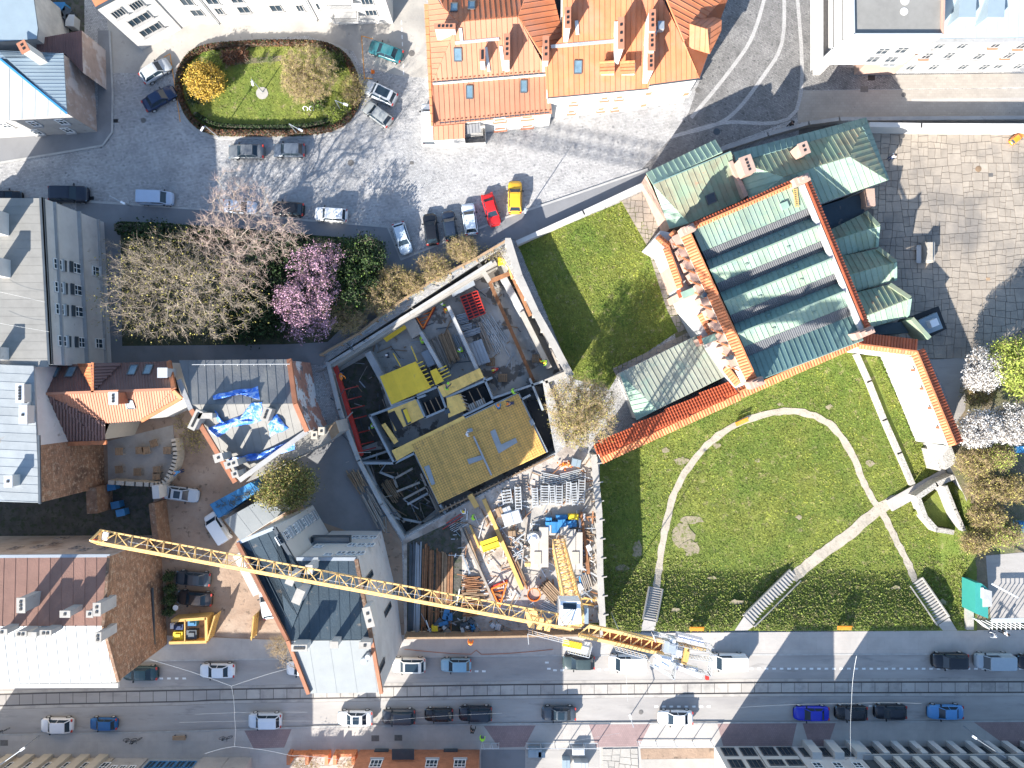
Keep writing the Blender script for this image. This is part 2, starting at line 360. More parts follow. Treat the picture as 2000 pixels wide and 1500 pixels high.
def tiles(root, pts, along, pa, pb, mat, single=False, name='roof_tile', kind='stuff', label=None):
    """pantiles: half-round, overlapping rows; along = down-slope direction in pixels"""
    o, n = plane_from(pts); P = [on_plane(p[0], p[1], o, n) for p in pts]
    a0 = on_plane(*along[0], o, n); a1 = on_plane(*along[1], o, n)
    e1 = (a1 - a0).normalized(); e2 = n.cross(e1)
    loc = [((p - P[0]).dot(e2), (p - P[0]).dot(e1)) for p in P]
    def W3(a, b, h): return P[0] + e2 * a + e1 * b + n * h
    mb0 = MB(); k = len(P); mb0.add([p for p in P] + [p - n * .1 for p in P], [tuple(range(k)), tuple(range(2 * k - 1, k - 1, -1))] + [(i, (i + 1) % k, k + (i + 1) % k, k + i) for i in range(k)])
    host = mb0.build('roof', mt[mat], root)
    A = [a for a, b in loc]; B = [b for a, b in loc]; mb = MB(); cnt = 0
    for i in range(int((max(A) - min(A)) / pa) + 1):
        if single:
            ac = min(A) + (i + .5) * pa
            c = clip(clip(loc, 0, 0, ac - .02, True), 0, 0, ac + .02, False)
            if len(c) < 3: continue
            bl = [(min(b for a, b in c), max(b for a, b in c))]
        else:
            bl = [(min(B) + j * pb, min(B) + (j + 1) * pb * 1.0) for j in range(int((max(B) - min(B)) / pb) + 1)]
        for b0, b1 in bl:
            ac = min(A) + (i + .5) * pa
            if not single and not inpoly(ac, (b0 + b1) / 2, loc): continue
            q = MB() if single else mb
            rr = pa * .44; vs = []
            for b, hh in ((b0, 0), (b1, .0 if single else .07)):
                for t in (0, 45, 90, 135, 180): vs.append(W3(ac - rr * math.cos(R(t)), b, .02 + hh + rr * .75 * math.sin(R(t))))
            q.add(vs, [(j, j + 1, 6 + j, 5 + j) for j in range(4)] + [(9, 8, 7, 6, 5)] + [(0, 1, 2, 3, 4)])
            if single: q.build(name, mt[mat], host)
    if not single and mb.v: mb.build('roof_tiles', mt[mat], host, kind='stuff')
    return host
def ray_wall(A, B, px, py):
    q = ((px - 1000) / S, (750 - py) / S); dx, dy = B[0] - A[0], B[1] - A[1]; L = math.hypot(dx, dy); dx /= L; dy /= L
    det = q[0] * -dy - q[1] * -dx
    t = (A[0] * -dy - A[1] * -dx) / det; u = ((q[0] * t - A[0]) * dx + (q[1] * t - A[1]) * dy)
    return u, H * (1 - t)
wcache = {}
def win(parent, A, B, u, z, w=1.1, h=1.5, fm='frame_white', gm='glass', sill=None, mull=(1, 1), depth=.06, name='window'):
    """a window: frame (> pane, sill) on the wall from A to B, centre at u metres along and z up"""
    dx, dy = B[0] - A[0], B[1] - A[1]; L = math.hypot(dx, dy); dx /= L; dy /= L
    nx, ny = dy, -dx
    mx, my = A[0] + dx * u, A[1] + dy * u
    if nx * -mx + ny * -my < 0: nx, ny = -nx, -ny; dx, dy = -dx, -dy
    key = (w, h, fm, gm, sill, mull, depth)
    if key not in wcache:
        f = MB(); b = .09
        for x in (-w / 2 + b / 2, w / 2 - b / 2): f.box((x, -depth, 0), (b, .1, h))
        for zz in (-h / 2 + b / 2, h / 2 - b / 2): f.box((0, -depth - .003, zz), (w, .1, b))
        for i in range(mull[0]): f.box((-w / 2 + w * (i + 1) / (mull[0] + 1), -depth, 0), (.06, .08, h))
        for i in range(mull[1]): f.box((0, -depth - .004, h / 2 - h * (i + 1) / (mull[1] + 1) * .8), (w, .08, .05))
        g = MB(); g.box((0, -.03, 0), (w - .06, .02, h - .06))
        s = MB(); s.box((0, -.16, -h / 2 - .05), (w + .25, .32, .07))
        wcache[key] = (f.mesh('window', mt[fm]), g.mesh('pane', mt[gm]), s.mesh('sill', mt[sill]) if sill else None)
    f, g, s = wcache[key]
    o = link(name, f, parent); o.location = Vector((mx, my, z)) - off[parent.name]
    o.rotation_euler = (0, 0, math.atan2(-nx, ny)); off[o.name] = Vector()
    # local -y must point outwards
    o.rotation_euler = (0, 0, math.atan2(ny, nx) + math.pi / 2)
    link('pane', g, o)
    if s: link('sill', s, o)
    return o
def winpx(parent, A, B, px, py, **kw):
    u, z = ray_wall(A, B, px, py); return win(parent, A, B, u, z, **kw)
def skylight(parent, pl, px, py, w=.8, h=1.3, ang=0, gm='glass_sky', name='skylight'):
    o, n = pl; p = on_plane(px, py, o, n, .12); e1 = Vector((math.cos(ang), math.sin(ang), 0)); e1 = (e1 - n * e1.dot(n)).normalized(); e2 = n.cross(e1)
    def q(a, b, c): return p + e1 * a + e2 * b + n * c
    f = MB()
    for a, b, ww, hh in ((-w / 2, 0, .1, h), (w / 2, 0, .1, h)): f.beam(q(a, -hh / 2, 0), q(a, hh / 2, 0), ww, .16)
    for b in (-h / 2, h / 2): f.beam(q(-w / 2, b, .004), q(w / 2, b, .004), .1, .16)
    fo = f.build(name, mt['frame_dark'], parent)
    MB().add([q(-w / 2, -h / 2, .03), q(w / 2, -h / 2, .03), q(w / 2, h / 2, .03), q(-w / 2, h / 2, .03)], [(0, 1, 2, 3)]).build('pane', mt[gm], fo)
def chimney(parent, px, py, zt, sx, sy, ht, rot=0, mat='white_wall', cap='red_roof_pale', holes=3, along='y', name='chimney'):
    """px,py is its top; ht its height below the top"""
    t = W(px, py, zt); b = MB(); b.box((t.x, t.y, zt - ht / 2), (sx, sy, ht), rot)
    ob = b.build(name, mt[mat], parent)
    MB().box((t.x, t.y, zt + .05), (sx + .16, sy + .16, .12), rot).build('cap', mt[cap], ob)
    m = Matrix.Rotation(rot, 3, 'Z')
    for i in range(holes):
        k = (i + .5) / holes - .5
        q = m @ Vector((0, k * sy * .8, 0) if along == 'y' else (k * sx * .8, 0, 0))
        MB().box((t.x + q.x, t.y + q.y, zt + .14), (.26, .26, .08), rot).build('flue', mt['black'], ob)
    return ob
def sheet(name, px, z, mat, kind='structure', th=None, zr=None, parent=None):
    pts = [W2(x, y, zr if zr is not None else z) for x, y in px]
    mb = MB()
    if area2(pts) < 0: pts = pts[::-1]
    fs = []; fl = [Vector((x, y, 0)) for x, y in pts]
    for t in tessellate_polygon([fl]):
        a, b, c = (fl[i] for i in t); fs.append(tuple(t) if (b - a).cross(c - a).z > 0 else tuple(reversed(t)))
    mb.add([(x, y, z) for x, y in pts], fs)
    if th:
        n = len(pts)
        mb.add([(x, y, z) for x, y in pts] + [(x, y, z - th) for x, y in pts], [(n + i, n + (i + 1) % n, (i + 1) % n, i) for i in range(n)])
    o = mb.build(name, mt[mat], parent)
    if parent is None: o['kind'] = kind
    return o
def smooth_line(pts, n=6):
    out = []
    for i in range(len(pts) - 1):
        p0 = pts[max(i - 1, 0)]; p1 = pts[i]; p2 = pts[i + 1]; p3 = pts[min(i + 2, len(pts) - 1)]
        for k in range(n):
            t = k / n; out.append(tuple(.5 * (2 * p1[j] + (p2[j] - p0[j]) * t + (2 * p0[j] - 5 * p1[j] + 4 * p2[j] - p3[j]) * t * t + (3 * p1[j] - p0[j] - 3 * p2[j] + p3[j]) * t ** 3) for j in range(2)))
    out.append(tuple(pts[-1])); return out
def ribbon(name, px, wpx, z, mat, smooth=True, kind='structure', zf=None, wob=0, th=0):
    l = smooth_line(px) if smooth else px; L = []; Rr = []
    for i, p in enumerate(l):
        a = l[max(i - 1, 0)]; b = l[min(i + 1, len(l) - 1)]; dx, dy = b[0] - a[0], b[1] - a[1]; q = math.hypot(dx, dy) or 1
        ww = (wpx if not callable(wpx) else wpx(i / len(l))) / 2
        w1 = ww + rnd.uniform(-wob, wob); w2 = ww + rnd.uniform(-wob, wob)
        for s, lst, wq in ((1, L, w1), (-1, Rr, w2)):
            x, y = p[0] - dy / q * wq * s, p[1] + dx / q * wq * s; zz = (zf(x, y) if zf else z); lst.append(W(x, y, zz))
    mb = MB(); n = len(L)
    if th:
        for k in range(n - 1):
            mb.add([L[k], Rr[k], Rr[k + 1], L[k + 1]] + [v - Vector((0, 0, th)) for v in (L[k], Rr[k], Rr[k + 1], L[k + 1])],
                   [(0, 1, 2, 3), (0, 4, 5, 1), (2, 6, 7, 3)])
    else: mb.add(L + Rr, [(k, n + k, n + k + 1, k + 1) for k in range(n - 1)])
    o = mb.build(name, mt[mat]); o['kind'] = kind; return o
def split_poly(poly, minsz, r, out, dark=0):
    """cuts a convex polygon into irregular flags"""
    n = len(poly); cx = sum(p[0] for p in poly) / n; cy = sum(p[1] for p in poly) / n
    xs = [p[0] for p in poly]; ys = [p[1] for p in poly]; wx, wy = max(xs) - min(xs), max(ys) - min(ys)
    if max(wx, wy) < minsz * r.uniform(.8, 1.5): out.append(poly); return
    an = (0 if wx > wy else math.pi / 2) + r.uniform(-.14, .14)
    nx, ny = math.cos(an), math.sin(an); lim = cx * nx + cy * ny + r.uniform(-.16, .16) * max(wx, wy)
    A = []; Bp = []
    for i in range(n):
        p, q = poly[i], poly[(i + 1) % n]; dp = p[0] * nx + p[1] * ny - lim; dq = q[0] * nx + q[1] * ny - lim
        (A if dp >= 0 else Bp).append(p)
        if (dp >= 0) != (dq >= 0):
            t = dp / (dp - dq); x = (p[0] + (q[0] - p[0]) * t, p[1] + (q[1] - p[1]) * t); A.append(x); Bp.append(x)
    for s in (A, Bp):
        if len(s) >= 3: split_poly(s, minsz, r, out)
def flags(host, poly, minsz, z, mat, name='paving_stone', seed=3, gap=.035, limit=290, th=.06, test=None):
    r = random.Random(seed); out = []; split_poly(poly, minsz, r, out); rest = MB(); k = 0
    for p in out:
        cx = sum(q[0] for q in p) / len(p); cy = sum(q[1] for q in p) / len(p)
        if test and not test(cx, cy): continue
        p2 = []
        for q in p:
            dx, dy = cx - q[0], cy - q[1]; l = math.hypot(dx, dy) or 1; g = min(gap * 1.4 / l, .3); p2.append((q[0] + dx * g, q[1] + dy * g))
        zz = z + r.uniform(0, .02)
        if k < limit: MB().prism(p2, z - th, zz).build(name, mt[mat], host)
        else: rest.prism(p2, z - th, zz)
        k += 1
    if rest.v: rest.build('paving_stones', mt[mat], host, kind='stuff')
# ---------------- cars ----------------
ccache = {}
def car_meshes(kind):
    if kind in ccache: return ccache[kind]
    P = dict(
        hatch=dict(L=4.15, w=.88, st=[(2.07, .5, .5), (1.98, .74, .68), (1.6, .86, .84), (.95, .88, .93), (0, .88, .96), (-1.2, .88, .98), (-1.75, .86, .97), (-1.98, .78, .9), (-2.07, .68, .6)], g=(.98, .35, -1.35, -1.86), zb=.93, zt=1.47, wt=.6),
        sedan=dict(L=4.55, w=.89, st=[(2.27, .5, .48), (2.18, .74, .64), (1.75, .87, .8), (1.05, .89, .9), (0, .89, .93), (-1.3, .89, .95), (-1.85, .87, .94), (-2.17, .8, .86), (-2.27, .7, .6)], g=(1.05, .35, -.95, -1.6), zb=.9, zt=1.42, wt=.58),
        suv=dict(L=4.45, w=.92, st=[(2.22, .56, .6), (2.14, .8, .82), (1.8, .9, .97), (1.1, .92, 1.05), (0, .92, 1.08), (-1.3, .92, 1.08), (-1.95, .9, 1.08), (-2.14, .84, 1.0), (-2.22, .74, .65)], g=(1.12, .55, -1.65, -2.05), zb=1.03, zt=1.66, wt=.66),
        van=dict(L=4.7, w=.95, st=[(2.35, .6, .6), (2.26, .82, .88), (2.0, .92, 1.05), (1.5, .95, 1.15), (0, .95, 1.15), (-1.3, .95, 1.15), (-2.1, .95, 1.15), (-2.28, .93, 1.1), (-2.35, .88, .8)], g=(1.62, 1.0, -2.2, -2.3), zb=1.1, zt=1.86, wt=.8))[kind]
    w = P['w']; mb = MB(); rings = []
    for x, hw, zt in P['st']:
        zl = .3 if abs(x) > P['L'] / 2 - .2 else .22
        half = [(-hw * .88, zl), (-hw, zl + .18), (-hw, zt * .72), (-hw * .97, zt - .05), (-hw * .86, zt), (-hw * .45, zt + .035)]
        ring = [(x, y, z) for y, z in half] + [(x, -y, z) for y, z in half[::-1]]
        rings.append(ring)
    mb.loft(rings)
    body = mb.mesh('body', mt['white_wall'], smooth=True)
    g0, g1, g2, g3 = P['g']; zb, zt, wt = P['zb'], P['zt'], P['wt']; wb = w * .9
    out = {'body': body}
    def quad(ps, nm, m='glass'): 
        a = MB(); k = len(ps); a.add(ps, [tuple(range(k))]); out[nm] = a.mesh(nm.split('.')[0], mt[m]); 
    quad([(g0, -wb * .93, zb), (g0, wb * .93, zb), (g1, wt, zt - .02), (g1, -wt, zt - .02)], 'windscreen', 'glass_sky' if 0 else 'glass')
    quad([(g3, wb * .9, zb), (g3, -wb * .9, zb), (g2, -wt, zt - .02), (g2, wt, zt - .02)], 'rear_window')
    for s, nm in ((-1, 'side_window'), (1, 'side_window.2')):
        ps = [(g0 - .12, s * wb, zb), (g3 + .12, s * wb, zb), (g2, s * (wt + .03), zt - .03), (g1, s * (wt + .03), zt - .03)]
        quad(ps if s < 0 else ps[::-1], nm)
    r = MB(); xs = [g1 + .06, g1 - .15, (g1 + g2) / 2, g2 + .15, g2 - .1]; hz = [zt - .05, zt, zt + .035, zt + .01, zt - .03]
    ws = [wt * .97, wt * 1.04, wt * 1.08, wt * 1.05, wt * .97]
    rr = []
    for x, z, q in zip(xs, hz, ws): rr.append([(x, -q, z - .05), (x, -q * .96, z), (x, -q * .5, z + .02), (x, q * .5, z + .02), (x, q * .96, z), (x, q, z - .05)])
    r.loft(rr)
    for s in (-1, 1):
        r.beam((g0 + .03, s * wb * .95, zb - .02), (g1, s * wt, zt - .02), .08, .06); r.beam((g3, s * wb * .93, zb - .02), (g2, s * wt, zt - .02), .1, .08)
        xm = (g1 + g2) / 2 + .1; r.beam((xm, s * (wb + .01), zb), (xm, s * (wt + .04), zt - .03), .07, .04)
        r.beam((g1, s * (wt + .02), zt - .02), (g2, s * (wt + .02), zt - .02), .07, .05)
    if kind == 'van': 
        for s in (-1, 1): r.add([(-.3, s * (wb + .015), zb), (g3 + .05, s * (wb + .015), zb), (g2, s * (wt + .05), zt), (-.3, s * (wt + .05), zt)], [(0, 1, 2, 3)])
    out['roof'] = r.mesh('roof', mt['white_wall'], smooth=False)
    gr = MB(); gr.add([(g1 - .18, -wt * .8, zt + .07), (g1 - .18, wt * .8, zt + .07), (g2 + .3, wt * .8, zt + .075), (g2 + .3, -wt * .8, zt + .075)], [(0, 1, 2, 3)])
    out['glass_roof'] = gr.mesh('glass_roof', mt['glass'])
    wh = MB(); wh.tube((0, -.11, 0), (0, .11, 0), .32, n=14); out['wheel'] = wh.mesh('wheel', mt['black'])
    rm = MB(); rm.tube((0, -.12, 0), (0, .12, 0), .2, n=8); out['rim'] = rm.mesh('rim', mt['galv'])
    h = MB(); h.box((0, 0, 0), (.3, .34, .14)); out['headlight'] = h.mesh('headlight', mt['glass_sky'])
    h = MB(); h.box((0, 0, 0), (.16, .3, .18)); out['tail_light'] = h.mesh('tail_light', mt['red_paint'])
    h = MB(); h.box((0, 0, 0), (.14, .24, .14)); out['mirror'] = h.mesh('mirror', mt['black'])
    out['P'] = P; ccache[kind] = out; return out
pcache = {}
def paint(c):
    if c not in pcache:
        pcache[c] = M('car_paint', c, rough=.22, n=.03, sc=2, spec=.6)
    return pcache[c]
def car(px, py, ang, kind, col, label, glassroof=False, sc=1.0, z=0.01):
    """ang: heading of the front in degrees, 0 = right, 90 = up in the photo; px,py = centre of its roof"""
    m = car_meshes(kind); P = m['P']; zt = P['zt'] * .8
    p = W(px, py, zt); t = thing('parked_car' if kind != 'van' else 'parked_van', label, 'car' if kind != 'van' else 'van', (p.x, p.y, z), 'parked cars', R(ang))
    t.scale = (sc, sc, sc); pm = paint(col)
    def add(nm, me, loc=(0, 0, 0), mat=None, par=t):
        o = link(nm, me, par, loc)
        if mat: o.material_slots[0].link = 'OBJECT'; o.material_slots[0].material = mat
        return o
    add('body', m['body'], mat=pm); add('roof', m['roof'], mat=pm)
    add('windscreen', m['windscreen']); add('rear_window', m['rear_window']); add('side_window', m['side_window']); add('side_window', m['side_window.2'])
    if glassroof: add('glass_roof', m['glass_roof'])
    L = P['L'] / 2; w = P['w']
    for x in (L - .8, -L + .78):
        for s in (-1, 1):
            q = add('wheel', m['wheel'], (x, s * (w - .08), .32)); add('rim', m['rim'], par=q)
    for s in (-1, 1):
        add('headlight', m['headlight'], (L - .24, s * (w - .26), P['st'][1][2] - .06)); add('tail_light', m['tail_light'], (-L + .1, s * (w - .22), P['st'][-2][2] - .06))
        add('mirror', m['mirror'], (P['g'][0] - .3, s * (w + .1), P['zb'] + .05))
    return t
# ---------------- vegetation ----------------
def rand_dirs(n, r=None):
    v = NP.normal(size=(n, 3)); return v / np.linalg.norm(v, axis=1)[:, None]
def leaf_mesh(name, C0, size, mat, flat=.0):
    n = len(C0); a = rand_dirs(n); b = rand_dirs(n)
    if flat: a[:, 2] *= (1 - flat); b[:, 2] *= (1 - flat); a /= np.linalg.norm(a, axis=1)[:, None]
    b = b - a * (a * b).sum(1)[:, None]; b /= np.linalg.norm(b, axis=1)[:, None] + 1e-9
    s = (size * NP.uniform(.6, 1.4, n))[:, None]
    V = np.stack([C0 - a * s, C0 + b * s * .6, C0 + a * s, C0 - b * s * .6], 1).reshape(-1, 3)
    F = np.arange(4 * n).reshape(n, 4); return fastmesh(name, V, F, mat, 4)
def stick_mesh(name, A, B, r0, r1, mat):
    d = B - A; l = np.linalg.norm(d, axis=1)[:, None] + 1e-9; d = d / l
    up = np.tile([[.3, .5, .8]], (len(A), 1)); e = np.cross(d, up); e /= np.linalg.norm(e, axis=1)[:, None] + 1e-9; f = np.cross(d, e); V = []
    r0 = np.broadcast_to(np.asarray(r0, float), (len(A),))[:, None]; r1 = np.broadcast_to(np.asarray(r1, float), (len(A),))[:, None]
    for P, r in ((A, r0), (B, r1)):
        for k in range(3):
            t = 2 * math.pi * k / 3; V.append(P + (e * math.cos(t) + f * math.sin(t)) * r)
    V = np.stack(V, 1).reshape(-1, 3); n = len(A); base = np.arange(n)[:, None] * 6
    F = np.concatenate([base + np.array([[0, 1, 4, 3]]), base + np.array([[1, 2, 5, 4]]), base + np.array([[2, 0, 3, 5]])], 0)
    return fastmesh(name, V, F, mat, 4)
def crown_points(n, lobes, shell=.0):
    """points in a union of ellipsoids (cx,cy,cz,rx,ry,rz) in local metres"""
    out = []; wts = np.array([l[3] * l[4] * l[5] for l in lobes]); wts = wts / wts.sum()
    for l, w_ in zip(lobes, wts):
        k = max(3, int(n * w_)); dv = rand_dirs(k); r = NP.uniform(shell ** 3, 1, k) ** (1 / 3)
        out.append(np.array(l[:3]) + dv * r[:, None] * np.array(l[3:]))
    return np.concatenate(out, 0)
def tree(name, label, px, py, lobes_px, n=450, twigs=9, twl=.9, leaves=0, ls=.12, bark='bark', twig='twig_pale', leaf=None, h0=1.2, tr=.22, group=None, cat='tree', spread=.45, tw=.012, extra=None, lean=None):
    """px,py: trunk base. lobes_px: (px,py,z,rpx,rpy,rz) crown lobes seen at height z"""
    b = W(px, py, 0); t = thing(name, label, cat, tuple(b), group)
    lob = []
    for (x, y, z, rx, ry, rz) in lobes_px:
        c = W(x, y, z); k = (H - z) / H / S; lob.append((c.x - b.x, c.y - b.y, z, rx * k, ry * k, rz))
    pts = crown_points(n, lob, .35)
    top = np.array([0, 0, h0]); nodes = [top]; par = [-1]
    order = np.argsort(np.linalg.norm(pts - top, axis=1)); arr = np.zeros((n * 4 + 50, 3)); arr[0] = top; cnt = 1; depth = [0.0]
    for i in order:
        p = pts[i]; dd = np.linalg.norm(arr[:cnt] - p, axis=1) + .22 * np.array(depth); j = int(np.argmin(dd))
        L = np.linalg.norm(arr[j] - p)
        q = arr[j]; steps = 2 if L > 1.2 and cnt < n * 3 else 1
        for s in range(steps):
            f = (s + 1) / steps; x = q + (p - q) * f
            if s < steps - 1: x = x + NP.normal(size=3) * .08 * L
            arr[cnt] = x; par.append(j if s == 0 else cnt - 1); depth.append(depth[j] + L * f); cnt += 1
    N = arr[:cnt]; par = np.array(par); kids = np.ones(cnt)
    for i in range(cnt - 1, 0, -1): kids[par[i]] += kids[i]
    rad = .012 + (tr - .012) * np.sqrt(kids / kids[0]) ** 1.15
    big = np.arange(1, cnt)
    A = N[par[big]]; B = N[big]
    link('limbs', stick_mesh('limbs', A, B, np.minimum(rad[par[big]], rad[big] * 1.5), rad[big], mt[bark]), t)
    m = MB(); m.tube((0, 0, -.2), (0, 0, h0 * .5), tr * 1.35, tr * 1.1, n=8, cap=False).tube((0, 0, h0 * .5), (0, 0, h0 + .1), tr * 1.1, tr, n=8, cap=False)
    me = m.mesh('trunk', mt[bark], True); link('trunk', me, t)
    if twigs:
        idx = np.repeat(np.arange(1, cnt), twigs); base = N[idx] + NP.normal(size=(len(idx), 3)) * .1
        outd = N[idx] - np.array([0, 0, h0]); outd /= np.linalg.norm(outd, axis=1)[:, None] + 1e-9
        dv = rand_dirs(len(idx)) + outd * .9; dv /= np.linalg.norm(dv, axis=1)[:, None]
        ll = twl * NP.uniform(.4, 1.2, len(idx))[:, None]
        link('twigs', stick_mesh('twigs', base, base + dv * ll, tw, tw * .5, mt[twig]), t)
    if leaves:
        specs = [(leaves, leaf, ls)] + (extra or [])
        for (k, lf, sz) in specs:
            idx = NP.randint(1, cnt, k); cp = N[idx] + NP.normal(size=(k, 3)) * spread
            cp[:, 2] = np.maximum(cp[:, 2], .1)
            link('crown', leaf_mesh('crown', cp, sz, mt[lf]), t)
    return t
def hedge(name, label, px, wpx, h, leaf, n=2500, ls=.11, cat='hedge', group=None, smooth=True, extra=None):
    l = smooth_line(px) if smooth else px; c = W(l[len(l) // 2][0], l[len(l) // 2][1], 0); t = thing(name, label, cat, tuple(c), group)
    seg = [math.hypot(l[i + 1][0] - l[i][0], l[i + 1][1] - l[i][1]) for i in range(len(l) - 1)]; tot = sum(seg)
    mb = MB(); pts = []
    for i in range(len(l) - 1):
        a = W(*l[i]); b = W(*l[i + 1]); mb.beam((a.x, a.y, h * .42), (b.x, b.y, h * .42), wpx / S * .6, h * .84, ex=.15)
        k = max(2, int(n * seg[i] / tot)); u = NP.uniform(0, 1, k)[:, None]; d = np.array([(b - a).x, (b - a).y, 0]); pl = np.array([-d[1], d[0], 0]); pl = pl / (np.linalg.norm(pl) + 1e-9)
        s = NP.uniform(-.5, .5, k)[:, None] * wpx / S; zz = h * (1 - .5 * (np.abs(s) / (wpx / S * .5)) ** 3) * NP.uniform(.55, 1.12, k)[:, None]
        pts.append(np.array([a.x, a.y, 0]) + d * u + pl * s + np.concatenate([np.zeros((k, 2)), zz], 1))
    mb.build('branches', mt['bark'], t)
    P = np.concatenate(pts, 0) - np.array(c)
    if extra:
        k = int(len(P) * extra[1]); link('foliage', leaf_mesh('foliage', P[NP.permutation(len(P))[:k]] + np.array([0, 0, .05]), ls, mt[extra[0]]), t)
    link('foliage', leaf_mesh('foliage', P, ls, mt[leaf]), t)
    return t
def tufts(name, poly_px, n, zf, mat, size=.1, test=None):
    xs = [p[0] for p in poly_px]; ys = [p[1] for p in poly_px]; x0, x1, y0, y1 = min(xs), max(xs), min(ys), max(ys); P = []
    X = NP.uniform(x0, x1, n * 2); Y = NP.uniform(y0, y1, n * 2)
    for x, y in zip(X, Y):
        if inpoly(x, y, poly_px) and (test is None or test(x, y)):
            z = zf(x, y); k = (H - z) / H / S; P.append(((x - 1000) * k, (750 - y) * k, z))
            if len(P) >= n: break
    P = np.array(P); m = len(P); a = NP.uniform(0, 2 * math.pi, m); s = size * NP.uniform(.5, 1.4, m)
    dx = np.stack([np.cos(a) * s, np.sin(a) * s, np.zeros(m)], 1); hh = np.stack([NP.normal(size=m) * s * .9, NP.normal(size=m) * s * .9, s * .6], 1)
    V = np.stack([P - dx, P + dx, P + hh], 1).reshape(-1, 3); F = np.arange(3 * m).reshape(m, 3)
    o = link(name, fastmesh(name, V, F, mt[mat], 3)); o['kind'] = 'stuff'; return o
# ---------------- people ----------------
kcache = {}
def skin_obj(key, verts, edges, rads, mat):
    me = bpy.data.meshes.new(key); me.from_pydata(verts, edges, []); setmat(me, mt[mat]); return me
def person(px, py, ang, label, top='green_vest', legs='navy', hat='white_plastic', pose=0, z=0.0, zr=None, hair=None):
    p = W(px, py, (zr if zr is not None else z + 1.2)); t = thing('person', label, 'person', (p.x, p.y, z), None, R(ang)); t.scale = (1.05,) * 3
    a = [(-.1, .42), (.1, .30)][pose % 2]
    b = .35 * (pose % 3); fx = .12 + .1 * (pose % 3)
    V = [(0, 0, .92), (b * .25, 0, 1.18), (b * .6, 0, 1.42), (b * .75, 0, 1.5), (b * .95, 0, 1.64),
         (b * .6, .19, 1.4), (b * .6 + fx, .3, 1.15), (b * .6 + fx + .22, .22, 1.05), (b * .6, -.19, 1.4), (b * .6 + fx * .6, -.3, 1.14), (b * .6 + fx + .12, -.3, .95),
         (0, .1, .88), (.1, .12, .48), (-.05, .13, .06), (.1, .13, .03), (0, -.1, .88), (.02, -.12, .48), (-.14, -.13, .06), (.0, -.13, .03)]
    E = [(0, 1), (1, 2), (2, 3), (3, 4), (2, 5), (5, 6), (6, 7), (2, 8), (8, 9), (9, 10), (0, 11), (11, 12), (12, 13), (13, 14), (0, 15), (15, 16), (16, 17), (17, 18)]
    rad = [.13, .14, .15, .06, .1, .08, .055, .04, .08, .055, .04, .1, .075, .05, .05, .1, .075, .05, .05]
    def part(nm, keep, grow, mat, root):
        key = (nm, pose, mat)
        mp = {k: i for i, k in enumerate(keep)}
        if key not in kcache:
            me = bpy.data.meshes.new(nm); me.from_pydata([V[k] for k in keep], [(mp[i], mp[j]) for i, j in E if i in mp and j in mp], []); setmat(me, mt[mat]); kcache[key] = me
        me = kcache[key]; o = link(nm, me, t); m = o.modifiers.new('skin', 'SKIN'); s = o.modifiers.new('smooth', 'SUBSURF'); s.levels = 1; s.render_levels = 1
        sv = me.skin_vertices[0].data
        for i, k in enumerate(keep): r_ = rad[k] * grow; sv[i].radius = (r_, r_); sv[i].use_root = (k == root)
    part('body', list(range(19)), .95, 'skin', 0)
    part('jacket', [0, 1, 2, 5, 6, 7, 8, 9, 10], 1.25, top, 0); part('trousers', [0, 11, 12, 13, 14, 15, 16, 17, 18], 1.2, legs, 0)
    hm = MB(); x, z_ = V[4][0], 1.68
    rings = [[(x + q * math.cos(k * math.pi / 5), q * math.sin(k * math.pi / 5), z_ + zz) for k in range(10)] for q, zz in ((.15, -.03), (.145, .05), (.11, .12), (.04, .15))]
    hm.loft(rings); 
    if not hair: hm.box((x + .15, 0, z_ - .02), (.12, .16, .02))
    link('hair' if hair else 'helmet', hm.mesh('helmet', mt[hair or hat]), t); return t
from mathutils.geometry import tessellate_polygon
def K(px, py, h): k = H / (H - h); return (1000 + (px - 1000) * k, 750 + (py - 750) * k)
def holed(name, outer, holes, z, mat, parent=None, kind=None, th=None):
    ps = [[Vector((x, y, 0)) for x, y in outer]] + [[Vector((x, y, 0)) for x, y in h] for h in holes]
    tr = tessellate_polygon(ps); fl = [v for p in ps for v in p]; mb = MB()
    fs = []
    for t in tr:
        a, b, c = (fl[i] for i in t); fs.append(tuple(t) if (b - a).cross(c - a).z > 0 else tuple(reversed(t)))
    mb.add([(v.x, v.y, z) for v in fl], fs)
    if th:
        for p in ps:
            n = len(p)
            for i in range(n):
                a, b = p[i], p[(i + 1) % n]; mb.face([(a.x, a.y, z), (b.x, b.y, z), (b.x, b.y, z - th), (a.x, a.y, z - th)])
    o = mb.build(name, mt[mat], parent)
    if kind: o['kind'] = kind
    return o
# ================= GROUND =================
PIT = [(640, 706), (975, 486), (1100, 722), (1060, 745), (1085, 884), (872, 1003), (785, 1050), (690, 890)]
LH = [(1171, 903), (1300, 838), (1440, 772), (1668, 668), (1748, 682), (1850, 880), (1875, 940), (1894, 1000), (1897, 1140), (1888, 1230.5), (1175, 1234)]
holed('ground', [(-1500, -1500), (1500, -1500), (1500, 1500), (-1500, 1500)], [[W2(*p) for p in PIT], [W2(*p) for p in LH]], 0, 'cobble', kind='structure')
mb = MB(); lp_ = [W2(*p) for p in LH]
for i in range(len(lp_)): a, b = lp_[i], lp_[(i + 1) % len(lp_)]; mb.face([(a[0], a[1], 0), (b[0], b[1], 0), (b[0], b[1], -2.5), (a[0], a[1], -2.5)])
o = mb.build('lawn_retaining_wall', mt['concrete']); o['kind'] = 'structure'
SH = lambda n, p, z, m, **k: sheet(n, p, z, m, zr=0, **k)
